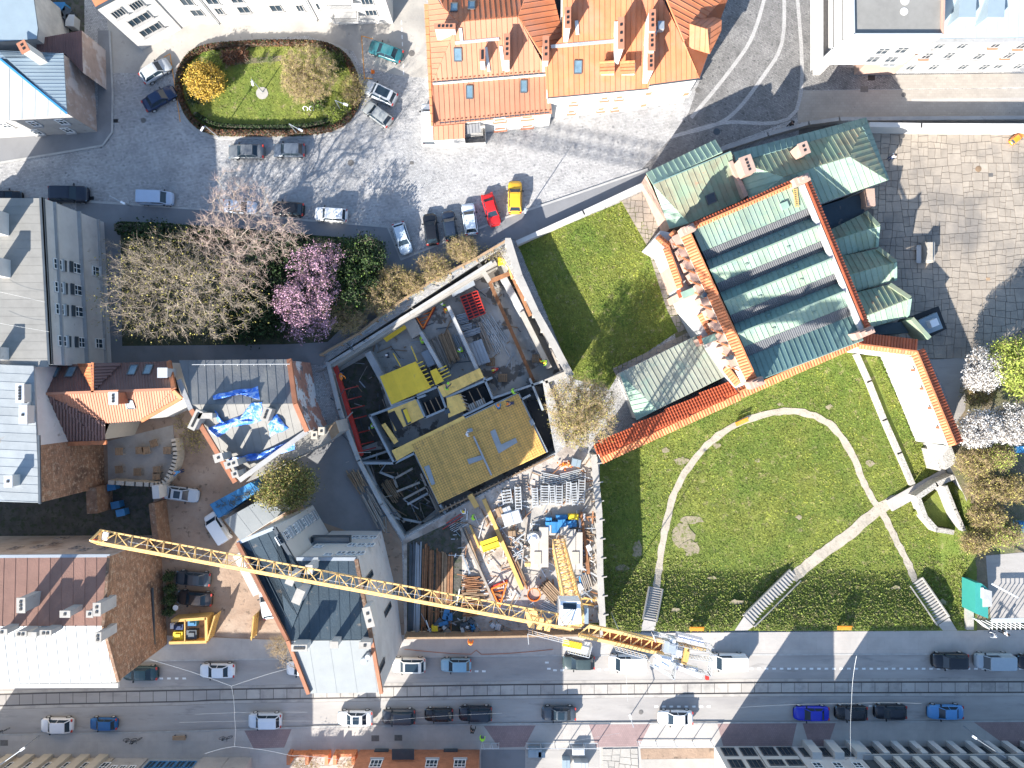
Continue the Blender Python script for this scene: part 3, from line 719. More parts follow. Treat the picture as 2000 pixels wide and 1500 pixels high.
SH('side_street', [(205, -30), (832, -30), (834, 152), (790, 150), (705, 130), (690, 100), (600, 70), (430, 80), (350, 140), (216, 143)], .006, 'concrete_road')
SH('square_pavement', [(-20, 225), (192, 225), (192, 60), (214, 60), (220, 180), (218, 258), (200, 283), (150, 292), (-20, 320)], .1, 'asphalt_walk', th=.1)
SH('pavement', [(150, 392), (385, 408), (600, 430), (757, 443), (783, 506), (880, 468), (990, 424), (1130, 377), (1265, 330), (1275, 352), (1012, 470), (985, 464), (640, 690), (630, 712), (150, 716)], .1, 'asphalt_walk', th=.1)
ribbon('kerb', [(150, 392), (385, 408), (600, 430), (757, 443), (783, 507), (880, 468), (990, 424), (1130, 377), (1265, 330)], 4, .13, 'kerb', smooth=False, th=.1)
ribbon('kerb', [(214, 60), (220, 180), (219, 258), (200, 284), (150, 293), (-20, 321)], 4, .13, 'kerb', smooth=False, th=.1)
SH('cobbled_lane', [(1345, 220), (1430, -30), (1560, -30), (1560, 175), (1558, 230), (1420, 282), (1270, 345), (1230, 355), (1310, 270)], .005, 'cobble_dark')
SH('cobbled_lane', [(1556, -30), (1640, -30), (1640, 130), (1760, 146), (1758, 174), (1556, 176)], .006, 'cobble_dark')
for bi, l in enumerate(([(1500, -30), (1470, 70), (1420, 145), (1350, 230)], [(1531, -30), (1528, 80), (1490, 150), (1420, 232), (1330, 262)], [(1556, -30), (1556, 215), (1410, 240), (1310, 268)])):
    ribbon('paving_band', l, 7, .012 + bi * .004, 'band')
SH('upper_street', [(1558, 177), (2100, 172), (2100, 232), (1620, 232), (1558, 240)], .007, 'beige_street')
SH('upper_pavement', [(1800, 146), (2100, 143), (2100, 170), (1760, 174), (1740, 147)], .1, 'beige_street', th=.1)
SH('drain_strip', [(1780, 193), (2100, 190), (2100, 195), (1780, 199)], .011, 'walk')
# tram street
SH('road', [(-60, 1292), (300, 1290), (1000, 1280), (2100, 1276), (2100, 1408), (1000, 1414), (620, 1420), (300, 1430), (-60, 1436)], .006, 'road')
SH('north_pavement', [(310, 1240), (600, 1252), (790, 1240), (2100, 1229), (2100, 1276), (1000, 1280), (300, 1291), (-60, 1293), (-60, 1240)], .12, 'walk', th=.12)
SH('south_pavement', [(-60, 1437), (300, 1431), (620, 1421), (1000, 1415), (2100, 1409), (2100, 1700), (-60, 1700)], .12, 'walk', th=.12)
ribbon('kerb', [(-60, 1292), (300, 1290.5), (1000, 1280.5), (2100, 1276.5)], 3.2, .14, 'kerb', smooth=False, th=.12)
ribbon('kerb', [(-60, 1436), (300, 1430), (620, 1420), (1000, 1414), (2100, 1408)], 3.2, .14, 'kerb', smooth=False, th=.12)
for p in ([(478, 1426), (570, 1423), (556, 1459), (496, 1461)], [(945, 1417), (1046, 1416), (1024, 1458), (974, 1459)], [(1150, 1414), (1270, 1413), (1248, 1457), (1164, 1458)],
          [(1400, 1411), (1556, 1410), (1546, 1456), (1412, 1456)], [(1566, 1410), (1632, 1409), (1616, 1456), (1580, 1456)], [(1900, 1409), (2100, 1408), (2100, 1470), (1965, 1456)]):
    SH('driveway', p, .125, 'red_walk')
def railz(x, off_):
    t = [(-60, 1358), (100, 1353), (500, 1345), (1000, 1337), (1500, 1332.5), (2100, 1331)]
    for a, b in zip(t, t[1:]):
        if x <= b[0]: y = a[1] + (b[1] - a[1]) * (x - a[0]) / (b[0] - a[0]); break
    return y + off_ * (22.5 - (1.5 if x > 400 else 0))
xs = list(range(-60, 2101, 60))
SH('track_bed', [(x, railz(x, 0) - 7) for x in xs] + [(x, railz(x, 1) + 7) for x in xs[::-1]], .012, 'joint')
ribbon('track_border', [(x, railz(x, 0) - 4) for x in xs], 5.5, .02, 'slab', smooth=False); ribbon('track_border', [(x, railz(x, 1) + 4) for x in xs], 5.5, .02, 'slab', smooth=False)
for o_ in (0, 1): ribbon('tram_rail', [(x, railz(x, o_)) for x in xs], 1.3, .035, 'rail', smooth=False, th=.02)
trk = thing('tram_track', 'concrete slab tram track running the length of the street', 'tram track', tuple(W(1000, 1348)))
x = -40
while x < 2040:
    wd = 26.1; a, b = x + .5, x + wd - .5
    MB().prism([W2(a, railz(a, 0) + 1.6), W2(b, railz(b, 0) + 1.6), W2(b, railz(b, 1) - 1.6), W2(a, railz(a, 1) - 1.6)], .008, .026 + rnd.uniform(0, .006)).build('slab', mt['slab' if x > 420 else 'road'], trk)
    x += wd
mk = MB(); 
def dash(x, y, w=8, h=5): a, b = W2(x - w / 2, y - h / 2), W2(x + w / 2, y + h / 2); mk.box(((a[0] + b[0]) / 2, (a[1] + b[1]) / 2, .013), (w / S, h / S, .006))
for x, y in [(918, 1311), (931, 1311), (945, 1311), (1068, 1294), (1072, 1306), (1084, 1309), (1098, 1309), (1170, 1308), (1185, 1308)] + [(1468 + i * 14.6, 1306) for i in range(38)] + [(1282 + i * 14.6, 1380) for i in range(8)] + [(315 + i * 15, 1325) for i in range(4)] + [(1700 + 14.6 * i, 1379) for i in range(2)]: dash(x, y, 7, 3.6)
for x, y, l in [(1632, 1424, 62), (1730, 1462, 1)]: dash(x + l / 2, y, l, 2)
o = mk.build('parking_marking', mt['white_paint']); o['kind'] = 'structure'
# plaza flags, garden soil, yards
pz = SH('plaza', [(1560, 240), (1720, 243), (2100, 246), (2100, 640), (2000, 680), (1890, 700), (1820, 702), (1600, 660), (1560, 400)], .004, 'flag_joint')
W_ = lambda l: [W2(*p) for p in l]
def flagtest(x, y): 
    px, py = x * S + 1000, 750 - y * S
    return px > 1620 and px < 2010 and not inpoly(px, py, [(1560, 380), (1700, 330), (1700, 500), (1660, 600), (1560, 600)])
flags(pz, W_([(1600, 247), (2040, 247), (2040, 620), (1885, 700), (1760, 700), (1600, 500)]), 1.35, .05, 'flag', test=flagtest, seed=5)
SH('driveway_ramp', [(1815, 703), (1890, 698), (1885, 800), (1865, 830), (1845, 760)], .022, 'road')
SH('garden_bed', [(236, 432), (470, 446), (748, 472), (750, 520), (700, 610), (640, 668), (240, 690)], .13, 'soil')
SH('back_lane', [(215, 676), (640, 672), (625, 700), (560, 706), (215, 712)], .135, 'asphalt_walk')
SH('courtyard', [(190, 840), (370, 800), (470, 900), (520, 960), (640, 860), (690, 900), (785, 1060), (790, 1240), (600, 1252), (310, 1240), (300, 950), (190, 960)], .012, 'dirt')
SH('courtyard_ramp', [(400, 1100), (600, 1090), (600, 1252), (400, 1246), (330, 1240), (420, 1210), (440, 1150)], .016, 'dirt')
SH('service_yard', [(-20, 975), (300, 940), (300, 1100), (-20, 1100)], .014, 'dirt_shade')  # the yard's deep shade is worked into this dirt tone
SH('service_yard', [(75, -20), (165, -20), (165, 70), (75, 80)], .014, 'dirt_shade')
SH('service_yard', [(600, 860), (660, 820), (700, 905), (750, 1000), (745, 1060), (600, 1010), (560, 900)], .018, 'asphalt_walk')
SH('terrace', [(210, 862), (338, 830), (345, 905), (318, 942), (212, 940)], .06, 'concrete_pale', th=.05)
SH('vacant_ground', [(1880, 690), (2100, 640), (2100, 1240), (1890, 1230), (1900, 1000), (1850, 900)], .01, 'scrub')
SH('car_park', [(1925, 1085), (2100, 1070), (2100, 1215), (1935, 1215)], .03, 'road')
# oval traffic island
ov = smooth_line([(352, 180), (362, 128), (400, 98), (480, 86), (600, 86), (660, 96), (690, 130), (700, 180), (690, 225), (660, 252), (600, 264), (480, 266), (410, 262), (368, 232), (352, 180)], 5)
ov2 = [(528 + (x - 528) * 1.035, 178 + (y - 178) * 1.07) for x, y in ov]
SH('island_kerb', ov2[:-1], .12, 'kerb', th=.12); SH('island_lawn', ov[:-1], .16, 'grass', th=.05)
for c, r in (((513, 183), 12),): SH('plinth', [(c[0] + r * math.cos(a * .5), c[1] + r * math.sin(a * .5)) for a in range(12)], .2, 'concrete_pale', th=.05)
SH('flower_bed', [(455, 118), (550, 110), (552, 120), (458, 128)], .19, 'scrub', th=.04)
tufts('grass', ov, 9000, lambda x, y: .16, 'tuft', .09)
# upper lawn between site and church
UL = [(1012, 479), (1215, 394), (1240, 405), (1300, 500), (1335, 640), (1212, 722), (1190, 760), (1120, 740)]
SH('upper_lawn', UL, .02, 'grass'); tufts('grass', UL, 26000, lambda x, y: .02, 'tuft', .1)
st = SH('flagstone_path', [(1213, 392), (1240, 385), (1335, 480), (1395, 700), (1340, 720), (1300, 600)], .015, 'scrub')
flags(st, W_([(1213, 393), (1262, 372), (1320, 470), (1345, 640), (1325, 650), (1300, 600), (1262, 478)]), 1.1, .07, 'flag', name='flagstone', seed=9)
flags(st, W_([(1196, 720), (1345, 648), (1352, 662), (1204, 736)]), .9, .07, 'flag', name='flagstone', seed=12)
# ================= LAWN HILL =================
def zl(x, y):
    t = min(1, max(0, (y - 1112) / 112)); z = -2.2 + 2.33 * (t * t * (3 - 2 * t) * .4 + t * .6)
    t = min(1, max(0, (x - 1835) / 55)) * min(1, max(0, (y - 900) / 60)); z = max(z, -2.2 + 2.25 * t * t * (3 - 2 * t))
    return z + .05 * math.sin(x * .05) * math.cos(y * .043) * (1 if y < 1150 else 0)
LP = [(1168, 905), (1300, 845), (1440, 785), (1668, 682), (1735, 694), (1782, 790), (1830, 915), (1862, 935), (1890, 1000), (1893, 1120), (1884, 1229), (1500, 1231), (1175, 1235)]
step = 12; G = {}; mb = MB(); idx = {}
def gv(i, j):
    if (i, j) not in idx:
        x, y = i * step, j * step; y = min(y, 1232); idx[(i, j)] = len(mb.v); mb.v.append(tuple(W(x, y, zl(x, y))))
    return idx[(i, j)]
for i in range(96, 160):
    for j in range(56, 103):
        if inpoly((i + .5) * step, (j + .5) * step, [(1150, 885), (1440, 760), (1668, 655), (1770, 670), (1865, 890), (1905, 990), (1912, 1234), (1150, 1234)]):
            mb.f.append((gv(i, j), gv(i, j + 1), gv(i + 1, j + 1), gv(i + 1, j))); mb.mi.append(0)
o = mb.build('park_lawn', mt['grass'], smooth=True); o['kind'] = 'structure'
PATHS = [([(1281, 1148), (1290, 1090), (1300, 1030), (1318, 960), (1362, 890), (1425, 836), (1500, 808), (1560, 804), (1620, 828), (1660, 880), (1688, 945), (1714, 990)], 13),
         ([(1548, 1128), (1600, 1086), (1660, 1042), (1722, 992), (1790, 958), (1845, 925)], 22), ([(1722, 995), (1745, 1045), (1772, 1096), (1787, 1136)], 13)]
def nearpath(x, y, m=0):
    for l, w_ in PATHS:
        for a, b in zip(l, l[1:]):
            dx, dy = b[0] - a[0], b[1] - a[1]; t = max(0, min(1, ((x - a[0]) * dx + (y - a[1]) * dy) / (dx * dx + dy * dy)))
            if math.hypot(x - a[0] - dx * t, y - a[1] - dy * t) < w_ / 2 + m: return True
    return False
for l, w_ in PATHS: ribbon('footpath', l, w_, 0, 'path', zf=lambda x, y: zl(x, y) + .06, wob=1.5)
for (cx, cy, rx, ry) in ((1335, 1045, 22, 34), (1352, 1015, 24, 10), (1350, 1070, 20, 16), (1245, 1075, 12, 20), (1330, 900, 16, 8), (1620, 795, 8, 6), (1215, 1110, 14, 10), (1400, 870, 9, 6), (1440, 1180, 16, 10), (1560, 1010, 7, 5), (1700, 905, 10, 7), (1390, 1130, 9, 6), (1750, 1150, 10, 6), (1480, 900, 6, 4), (1320, 1195, 12, 9), (1840, 1180, 9, 12), (1300, 880, 9, 6), (1525, 790, 7, 4)):
    mbp = MB(); ring = [W(cx + rx * math.cos(a * .42) * rnd.uniform(.6, 1.15), cy + ry * math.sin(a * .42) * rnd.uniform(.6, 1.15), zl(cx, cy) + .05) for a in range(15)]
    mbp.face(ring[::-1]); o = mbp.build('bare_patch', mt['grass_worn']); o['kind'] = 'structure'
STEPS = [((1269, 1212), (1281, 1148), 24, 14, None), ((1462, 1213), (1553, 1123), 27, 19, None), ((1842, 1213), (1789, 1136), 26, 15, None)]
def onstep(x, y):
    for a, b, w_, n, _ in STEPS:
        dx, dy = b[0] - a[0], b[1] - a[1]; t = max(-.3, min(1.1, ((x - a[0]) * dx + (y - a[1]) * dy) / (dx * dx + dy * dy)))
        if math.hypot(x - a[0] - dx * t, y - a[1] - dy * t) < w_ / 2 + 1: return True
    return False
tufts('grass', LP, 75000, lambda x, y: zl(x, y), 'tuft', .1, test=lambda x, y: not nearpath(x, y, -1) and not onstep(x, y) and not (abs(x - 1338) < 22 and abs(y - 1045) < 30 and rnd.random() < .8))
tufts('grass', [(1175, 1090), (1890, 1085), (1884, 1229), (1175, 1233)], 30000, lambda x, y: zl(x, y) + .03, 'tuft_slope', .125, test=lambda x, y: not nearpath(x, y, 4) and not onstep(x, y) and rnd.random() < (y - 1085 + 22 * math.sin(x * .021)) / 75)
for si, ((x0, y0), (x1, y1), w_, n, _) in enumerate(STEPS):
    lb = ['straight concrete steps by the site hoarding, leftmost of three flights', 'long diagonal concrete steps climbing from the pavement to the wide footpath', 'slanted concrete steps near the teal kiosk, rightmost of three flights'][si]
    z0, z1 = .12, zl(x1, y1) + .06; a = W(x0, y0, z0); t = thing('stairs', lb, 'steps', tuple(a), 'flights of steps up to the lawn')
    dx, dy = x1 - x0, y1 - y0; q = math.hypot(dx, dy); nx, ny = -dy / q * w_ / 2, dx / q * w_ / 2
    for k in range(n):
        f0, f1 = k / n, (k + 1) / n; zz = z0 + (z1 - z0) * (k + .5) / n
        pts = [W2(x0 + dx * f + nx * s, y0 + dy * f + ny * s, zz) for f, s in ((f0, 1), (f1, 1), (f1, -1), (f0, -1))]
        MB().prism(pts, zz - .3, zz).build('step', mt['concrete_pale'], t)
    for s in (1, -1):
        MB().beam(W(x0 + nx * s * 1.12, y0 + ny * s * 1.12, z0 + .12), W(x1 + nx * s * 1.12, y1 + ny * s * 1.12, z1 + .12), .16, .3).build('side_kerb', mt['concrete_pale'], t)
    ex, ey = (x0 - dx / q * 22, min(1232, y0 - dy / q * 22))
    SH('landing', [(x0 + nx, y0 + ny), (x0 - nx, y0 - ny), (ex - nx * 1.3, 1231), (ex + nx * 1.3, 1231)], .14, 'walk', th=.05)
# bridge slab and low rubble walls at the east end
ribbon('footpath', [(1738, 988), (1850, 925)], 24, -1.85, 'walk', smooth=False, th=.4)
def lowwall(name, label, px, wpx, z0, z1, mat, cat='wall', zr=None, group=None):
    mb = MB(); h_ = wpx / S / 2
    for a, b in zip(px, px[1:]):
        A, B = W(*a, zr if zr is not None else z1), W(*b, zr if zr is not None else z1); mb.beam((A.x, A.y, (z0 + z1) / 2), (B.x, B.y, (z0 + z1) / 2), wpx / S, z1 - z0, ex=h_ * .3)
    return mb.root(name, mt[mat], label, cat, group)
D('rubble', (.4, .375, .335), n=.25, sc=4, bump=1, bsc=5, c3=(.25, .23, .2), t3=(.55, .6), s3=6)
lowwall('rubble_wall', 'long low pale rubble wall crossing the lawn below the tiled corner', [(1674, 692), (1698, 745), (1728, 820), (1757, 885), (1783, 945)], 10, -2.3, -1.6, 'rubble')
lowwall('rubble_wall', 'low rubble wall running down from the footbridge beside the scrub', [(1795, 975), (1808, 1010), (1830, 1035), (1862, 1040)], 9, -2.3, -.6, 'rubble')
lowwall('rubble_wall', 'thin pale stone wall at the outer edge of the scrub bank', [(1848, 950), (1866, 995), (1884, 1036)], 6, -2.3, .4, 'rubble')
lowwall('rubble_wall', 'short thick rubble wall edging the south side of the footbridge', [(1792, 972), (1830, 946), (1862, 932)], 10, -2.3, -.2, 'rubble')
mb = MB(); [mb.prism(W_([(1822, 868), (1845, 866), (1858, 900), (1836, 915)]), -2.3, 1.2), mb.prism(W_([(1818, 878), (1824, 876), (1836, 912), (1828, 918)]), -2.3, .8)]
mb.root('masonry_stub', mt['rubble'], 'speckled stone bastion stub at the foot of the tiled wall', 'ruin')
SH('grass_strip', [(1697, 697), (1730, 694), (1775, 790), (1820, 915), (1788, 935), (1760, 860), (1715, 745)], -2.05, 'grass', th=.1)
tufts('grass', [(1697, 697), (1730, 694), (1775, 790), (1820, 915), (1788, 935), (1760, 860), (1715, 745)], 5000, lambda x, y: -2.03, 'tuft', .1)
SH('grass_bank', [(1800, 1005), (1860, 950), (1885, 1000), (1890, 1040), (1835, 1030)], -1.7, 'grass', th=.6)
# park edge walls
lowwall('garden_wall', 'long white garden wall along the pavement above the small lawn', [(1010, 474), (1140, 415), (1275, 352)], 9, 0, 1.3, 'white_wall')
lowwall('boundary_wall', 'white capped boundary wall between upper street and flagged plaza', [(1700, 243), (1800, 245), (2060, 246)], 9, 0, 2.2, 'white_wall')
lowwall('retaining_wall', 'grey stone retaining wall curving behind the copper roofs', [(1405, 293), (1500, 262), (1580, 240), (1640, 232), (2060, 229)], 7, 0, 1.2, 'grey_wall')
# ================= BUILDINGS =================
mtw = mt['white_wall']; G_ = lambda l, h: [K(x, y, h) for x, y in l]
# --- A: pale metal roof, upper left ---
r, q = bld('town_house', 'grey town house with pale blue metal hip roof and graffiti side wall', [(-120, 238), (131, 222), (124, 106), (-120, 98)], 6.1, 'grey_wall', 'tar', mats={1: 'graffiti_wall'}, roof=False)
_, p1 = panels(r, [(-110, 115, 8.4), (0, 115, 8.4), (131, 222, 6.2), (-110, 250)], ((0, 115), (0, 240)), 1.5, 'metal_white', seam=(.03, .04))
panels(r, [(0, 115, 8.4), (124, 104, 6.6), (131, 222, 6.2), (-5, 98)], ((0, 165), (128, 165)), .42, 'metal_blue', seam=(.04, .05))
MB().beam(W(0, 115, 8.48), W(131, 222, 6.3), .22, .08).build('hip_cap', mt['blue_paint'], r)
chimney(r, 46, 92, 10.2, .9, 1.2, 3.4, .5, cap='red_roof_pale', holes=2)
for u, z in ((2, 4), (5.5, 4), (9, 4), (3, 1.4), (7, 1.4), (12, 4)): win(r, q[1], q[0], u, z, 1.1, 1.5, sill='grey_wall')
r, q = bld('shed', 'low shed with dark streaked corrugated roof behind pale metal roof', [(72, 76), (160, 60), (162, 142), (128, 106), (72, 104)], 5.0, 'graffiti_wall', 'tar', roof=False)
panels(r, [(72, 76, 5.2), (160, 60, 5), (162, 142, 4.9), (128, 106), (72, 104)], ((100, 60), (104, 140)), .28, 'tin_brown', seam=(.06, .06))
r, q = bld('outbuilding', 'flat roofed blue grey outbuilding in the top left corner', [(-40, -30), (62, -30), (74, 55), (72, 76), (-40, 84)], 6.5, 'concrete', 'metal_blue')
lowwall('yard_wall', 'plastered yard wall beside the shed in the top left corner', [(68, -20), (82, 30), (94, 66)], 8, 0, 2.5, 'tan_wall')
for i, (x, y, c, l) in enumerate([(122, 18, 'blue_paint', 'blue'), (118, 34, 'white_plastic', 'white'), (134, 30, 'steel_dark', 'dark'), (143, 45, 'galv', 'silver')]):
    m_ = MB(); p = W(x, y, .6); m_.box((p.x, p.y, .6), (1.4, 1, 1.2), i * .5); m_.box((p.x, p.y, 1.24), (1.5, 1.1, .08), i * .5); m_.root('waste_bin', mt[c], l + ' waste container in the dark yard at top left', 'bin', 'bins in the yard')
# --- B: white apartment block ---
h = 9.8; gB = [(278, 98), (355, 57), (300, -70), (190, -70)]
r, q = bld('apartment_block', 'white apartment wing with orange roof corner turned towards the green island', G_(gB, h), h, 'white_wall', 'red_roof')
for x, y, w_ in ((231, 25, 1.5), (266, 9, 1.5), (272, 37, 2.8), (294, 57, 2.8)): winpx(r, q[0], q[1], x, y, w=w_, h=1.4, fm='grey_wall', mull=(3, 0), sill='grey_wall')
MB().beam((*q[0], h + .08), (*q[1], h + .08), .3, .15).build('gutter', mt['steel_dark'], r)
gB = [(352, 56), (372, 47), (620, 38), (640, 38), (655, 48), (768, 46), (768, -70), (352, -70)]
r, q = bld('apartment_block', 'long white apartment block with downpipes and balcony along the top edge', G_(gB, h), h, 'white_wall', 'red_roof')
for x, y in ((385, 24), (428, 21), (476, 18), (539, 15), (586, 15), (365, 3), (414, 1), (462, -2), (629, 11)): winpx(r, q[1], q[2], x, y, w=1.5 if x not in (428, 586) else .9, h=1.5, fm='grey_wall', mull=(1, 0), sill='grey_wall')
for x, y in ((725, 24), (717, 2)): winpx(r, q[4], q[5], x, y, w=1.5, h=1.4, fm='grey_wall', mull=(2, 0), sill='grey_wall')
for x in (428, 619):
    a = W(x, 40 if x > 500 else 46, 0); MB().tube((a.x, a.y - .12, 0), (a.x, a.y - .12, h), .09, n=6).build('downpipe', mt['steel'], r)
for z in (2.9, 5.8):
    c = W(688, 49, 0); MB().box((c.x, c.y - .6, z), (2.9, 1.3, .18)).build('balcony', mt['white_wall'], r)
    m_ = MB(); m_.box((c.x, c.y - 1.22, z + 1), (2.9, .05, .05))
    for i in range(20): m_.box((c.x - 1.4 + i * .147, c.y - 1.22, z + .5), (.03, .03, 1))
    for s in (-1, 1): m_.box((c.x + s * 1.42, c.y - .6, z + 1), (.05, 1.25, .05))
    m_.build('railing', mt['frame_dark'], r)
# --- C: red metal roofs, top centre ---
r = thing('town_house', 'town house under salmon standing-seam roofs with white street walls, left of two', 'building', tuple(W(960, 170)))
pq = [W2(845, 162, 5.8), W2(1070, 144, 5.8), W2(1072, -60, 5.8), W2(836, -60, 5.8)]
for i in range(4): wall(r, pq[i], pq[(i + 1) % 4], 3.5, 5.9, mtw and 'white_wall')
_, ps = panels(r, [(896, 43, 9), (1012, 33, 9), (845, 160, 6), (1070, 142)], ((945, 40), (950, 150)), .62, 'red_roof_pale') if 0 else panels(r, [(896, 43, 9), (1012, 33, 9), (1070, 142, 6), (845, 160)], ((945, 40), (950, 150)), .62, 'red_roof_pale')
panels(r, [(835, -30, 6), (845, 160, 6), (896, 43, 9), (868, 18)], ((842, 60), (895, 55)), .62, 'red_roof_pale')
_, pn = panels(r, [(896, 43, 9), (1012, 33, 9), (1035, -20, 7.4), (850, -20), (868, 18)], ((950, 40), (945, -20)), .62, 'red_roof')
panels(r, [(1012, 33, 9), (1061, 112, 7), (1100, 70, 6.2), (1075, -30), (1035, -30)], ((1030, 40), (1090, 30)), .62, 'red_roof')
_, pk = panels(r, [(845, 164, 5.2), (1070, 146, 5.2), (1078, 222, 4.3), (844, 246)], ((950, 155), (953, 235)), .62, 'red_roof_pale')
panels(r, [(845, 247, 4), (908, 241, 4), (908, 270, 3.2), (846, 275)], ((875, 247), (876, 272)), .62, 'red_roof_pale')
panels(r, [(829, 8, 4.5), (837, 8, 5.2), (846, 246, 5.0), (842, 246)], ((830, 100), (840, 100)), .9, 'red_roof')
q = [W2(846, 244, 4.2), W2(1076, 221, 4.2), W2(1070, 100, 4.2), W2(838, 100, 4.2)]
for i in range(4): wall(r, q[i], q[(i + 1) % 4], 0, 4.25, 'white_wall')
q2 = [W2(847, 272, 3.1), W2(907, 268, 3.1), W2(947, 266, 3.1), W2(947, 236, 3.1), W2(847, 246, 3.1)]
for i in range(5): wall(r, q2[i], q2[(i + 1) % 5], 0, 3.1 if i != 1 else 1.0, 'white_wall')
MB().prism([W2(908, 262, 1.6), W2(943, 258, 1.6), W2(943, 242, 1.6), W2(908, 246, 1.6)], 0, 1.6).build('porch', mt['grey_wall'], r)
panels(r, [(908, 244, 3.6), (938, 240, 3.6), (940, 258, 3), (909, 262)], ((920, 242), (922, 262)), .4, 'louvre', name='pergola_slat')
for x, y in ((976, 233), (1030, 228), (977, 250), (1030, 245)): winpx(r, q[0], q[1], x, y, w=1.5, h=1.0, fm='frame_white', gm='red_roof_pale', mull=(0, 0), sill='red_roof_pale')
for x, y in ((887, 14), (921, 10)): skylight(r, pn, x, y, ang=0)
skylight(r, ps, 894, 107, .9, 1.4); skylight(r, pk, 917, 180, .8, 1.5); skylight(r, pk, 1023, 169, .8, 1.4)
for (x, y, z, a, b, hh) in ((990, 92, 9.6, .55, 2.9, 3), (942, 108, 8.8, .55, 1.3, 2.4), (869, 52, 9.8, 2.3, .5, 2.6)):
    chimney(r, x, y, z, a, b, hh, along='y' if b > a else 'x', holes=4)
o_, n_ = ps
for a, b in (((889, 84), (975, 76)), ((899, 55), (902, 82)), ((978, 90), (984, 138)), ((949, 92), (955, 140))):
    MB().beam(on_plane(*a, o_, n_, .18), on_plane(*b, o_, n_, .18), .35, .06).build('roof_walkway', mt['galv'], r)
for pl, a, b in ((ps, (846, 158), (1069, 140)), (pk, (858, 238), (1074, 217))):
    o_, n_ = pl; m_ = MB()
    for i in range(26):
        f = i / 25; p = on_plane(a[0] + (b[0] - a[0]) * f, a[1] + (b[1] - a[1]) * f - 2, o_, n_, .12); m_.box(tuple(p), (.2, .06, .12))
    m_.build('snow_guards', mt['rust'], r, kind='stuff'); MB().beam(on_plane(*a, o_, n_, -.02) + Vector((0, -.15, 0)), on_plane(*b, o_, n_, -.02) + Vector((0, -.15, 0)), .16, .12).build('gutter', mt['steel_dark'], r)
r = thing('town_house', 'large orange standing-seam roofed town house with many chimneys, right of two', 'building', tuple(W(1200, 130)))
_, pa = panels(r, [(1070, 190, 6.8), (1267, 172, 6.8), (1275, -40, 11), (1100, -40), (1098, 72), (1062, 112)], ((1170, 0), (1171, 180)), .62, 'red_roof')
_, pb = panels(r, [(1269, 165, 7.4), (1366, 152, 7.4), (1335, 82, 9), (1290, -10), (1276, -40)], ((1310, 40), (1312, 160)), .62, 'red_roof')
_, pc = panels(r, [(1366, 153, 7.4), (1335, 82, 9.2), (1428, -20, 7.8), (1290, -30)], ((1335, 40), (1400, 75)), .62, 'red_roof')
MB().prism([W2(1074, -40, 5), W2(1097, -40, 5), W2(1098, 37, 5), W2(1076, 39, 5)], 4.9, 5.0).build('light_well', mt['black'], r)
MB().beam(W(1098, 38, 7.2), W(1099, -40, 7.2), .3, 3).build('parapet', mtw, r)
q = [W2(1071, 188, 6.7), W2(1266, 171, 6.7), W2(1266, -60, 6.7), W2(1071, -60, 6.7)]
for i in range(4): wall(r, q[i], q[(i + 1) % 4], 0, 6.75, 'white_wall')
qq = [W2(1269, 163, 7.3), W2(1364, 150, 7.3), W2(1424, -20, 7.3), W2(1269, -20, 7.3)]
for i in range(4): wall(r, qq[i], qq[(i + 1) % 4], 0, 7.35, 'white_wall')
for x, y in ((1181, 191), (1210, 189), (1121, 199), (1174, 212), (1202, 210), (1116, 217)): winpx(r, q[0], q[1], x, y, w=.95, h=1.1, gm='red_roof_pale', mull=(0, 0), sill='red_roof_pale')
for x, y in ((1267, 182), (1257, 205), (1340, 183)): winpx(r, qq[0], qq[1], x, y, w=1, h=1.3, gm='red_roof_pale', mull=(0, 0), sill='grey_wall')
for x, z in ((1079, 5), (1080, 2.5)): win(r, (q[0][0] - .02, q[0][1] + 2), (q[0][0] - .02, q[0][1]), 1, z, .8, 1)
skylight(r, pa, 1129, 131, .9, 1.4)
for (x, y, z, a, b, hh) in ((1109, 35, 12.2, .55, 2.2, 3.4), (1213, 65, 12.4, .55, 3.4, 3.8), (1274, 40, 12, .6, 2.3, 3.5), (1273, 80, 11.4, .6, 2.1, 3.5), (1271, 120, 10.6, .6, 2, 3.5), (1066, 95, 9.6, .6, 2.7, 3)):
    chimney(r, x, y, z, a, b, hh, holes=3)
o_, n_ = pa
for a, b in (((1076, 91), (1202, 80)), ((1126, 40), (1128, 68)), ((1203, 42), (1202, 72)), ((1277, 150), (1272, 160))): MB().beam(on_plane(*a, o_, n_, .18), on_plane(*b, o_, n_, .18), .4, .06).build('roof_walkway', mt['galv'], r)
for x in (1186, 1226):
    p = on_plane(x, 142, o_, n_, 0); MB().box((p.x, p.y + .2, p.z + .5), (1.5, 1, 1)).build('dormer', mtw, r)
    panels(r, [(x - 15, 146, p.z + 1.1), (x + 14, 144, p.z + 1.1), (x + 14, 118, p.z + 1.7), (x - 15, 120)], ((x - 10, 140), (x + 10, 139)), .35, 'tile_orange', name='dormer_panel')
for k, (a, b, c, d_) in enumerate((((1346, 93), (1386, 105), (1382, 57), (1347, 46)), ((1347, 46), (1382, 57), (1409, 39), (1374, 26)), ((1382, 57), (1386, 105), (1408, 60), (1409, 39)))):
    panels(r, [(*a, 8.6 if k == 0 else 10), (*b, 8.2 if k != 1 else 10.4), (*c, 10.4 if k < 1 else 8.3), d_], (a, d_), .6, 'red_roof')
o_, n_ = pb; MB().beam(W(1070, 191, 6.75), W(1267, 173, 6.75), .16, .14).build('gutter', mt['steel_dark'], r); MB().beam(W(1269, 166.5, 7.3), W(1366, 154, 7.3), .16, .14).build('gutter', mt['steel_dark'], r)
for x, y in ((1275, 62), (1290, 52)): p = W(x, y, 10.6); MB().box(tuple(p), (.7, .9, .8)).build('air_unit', mt['steel'], r)
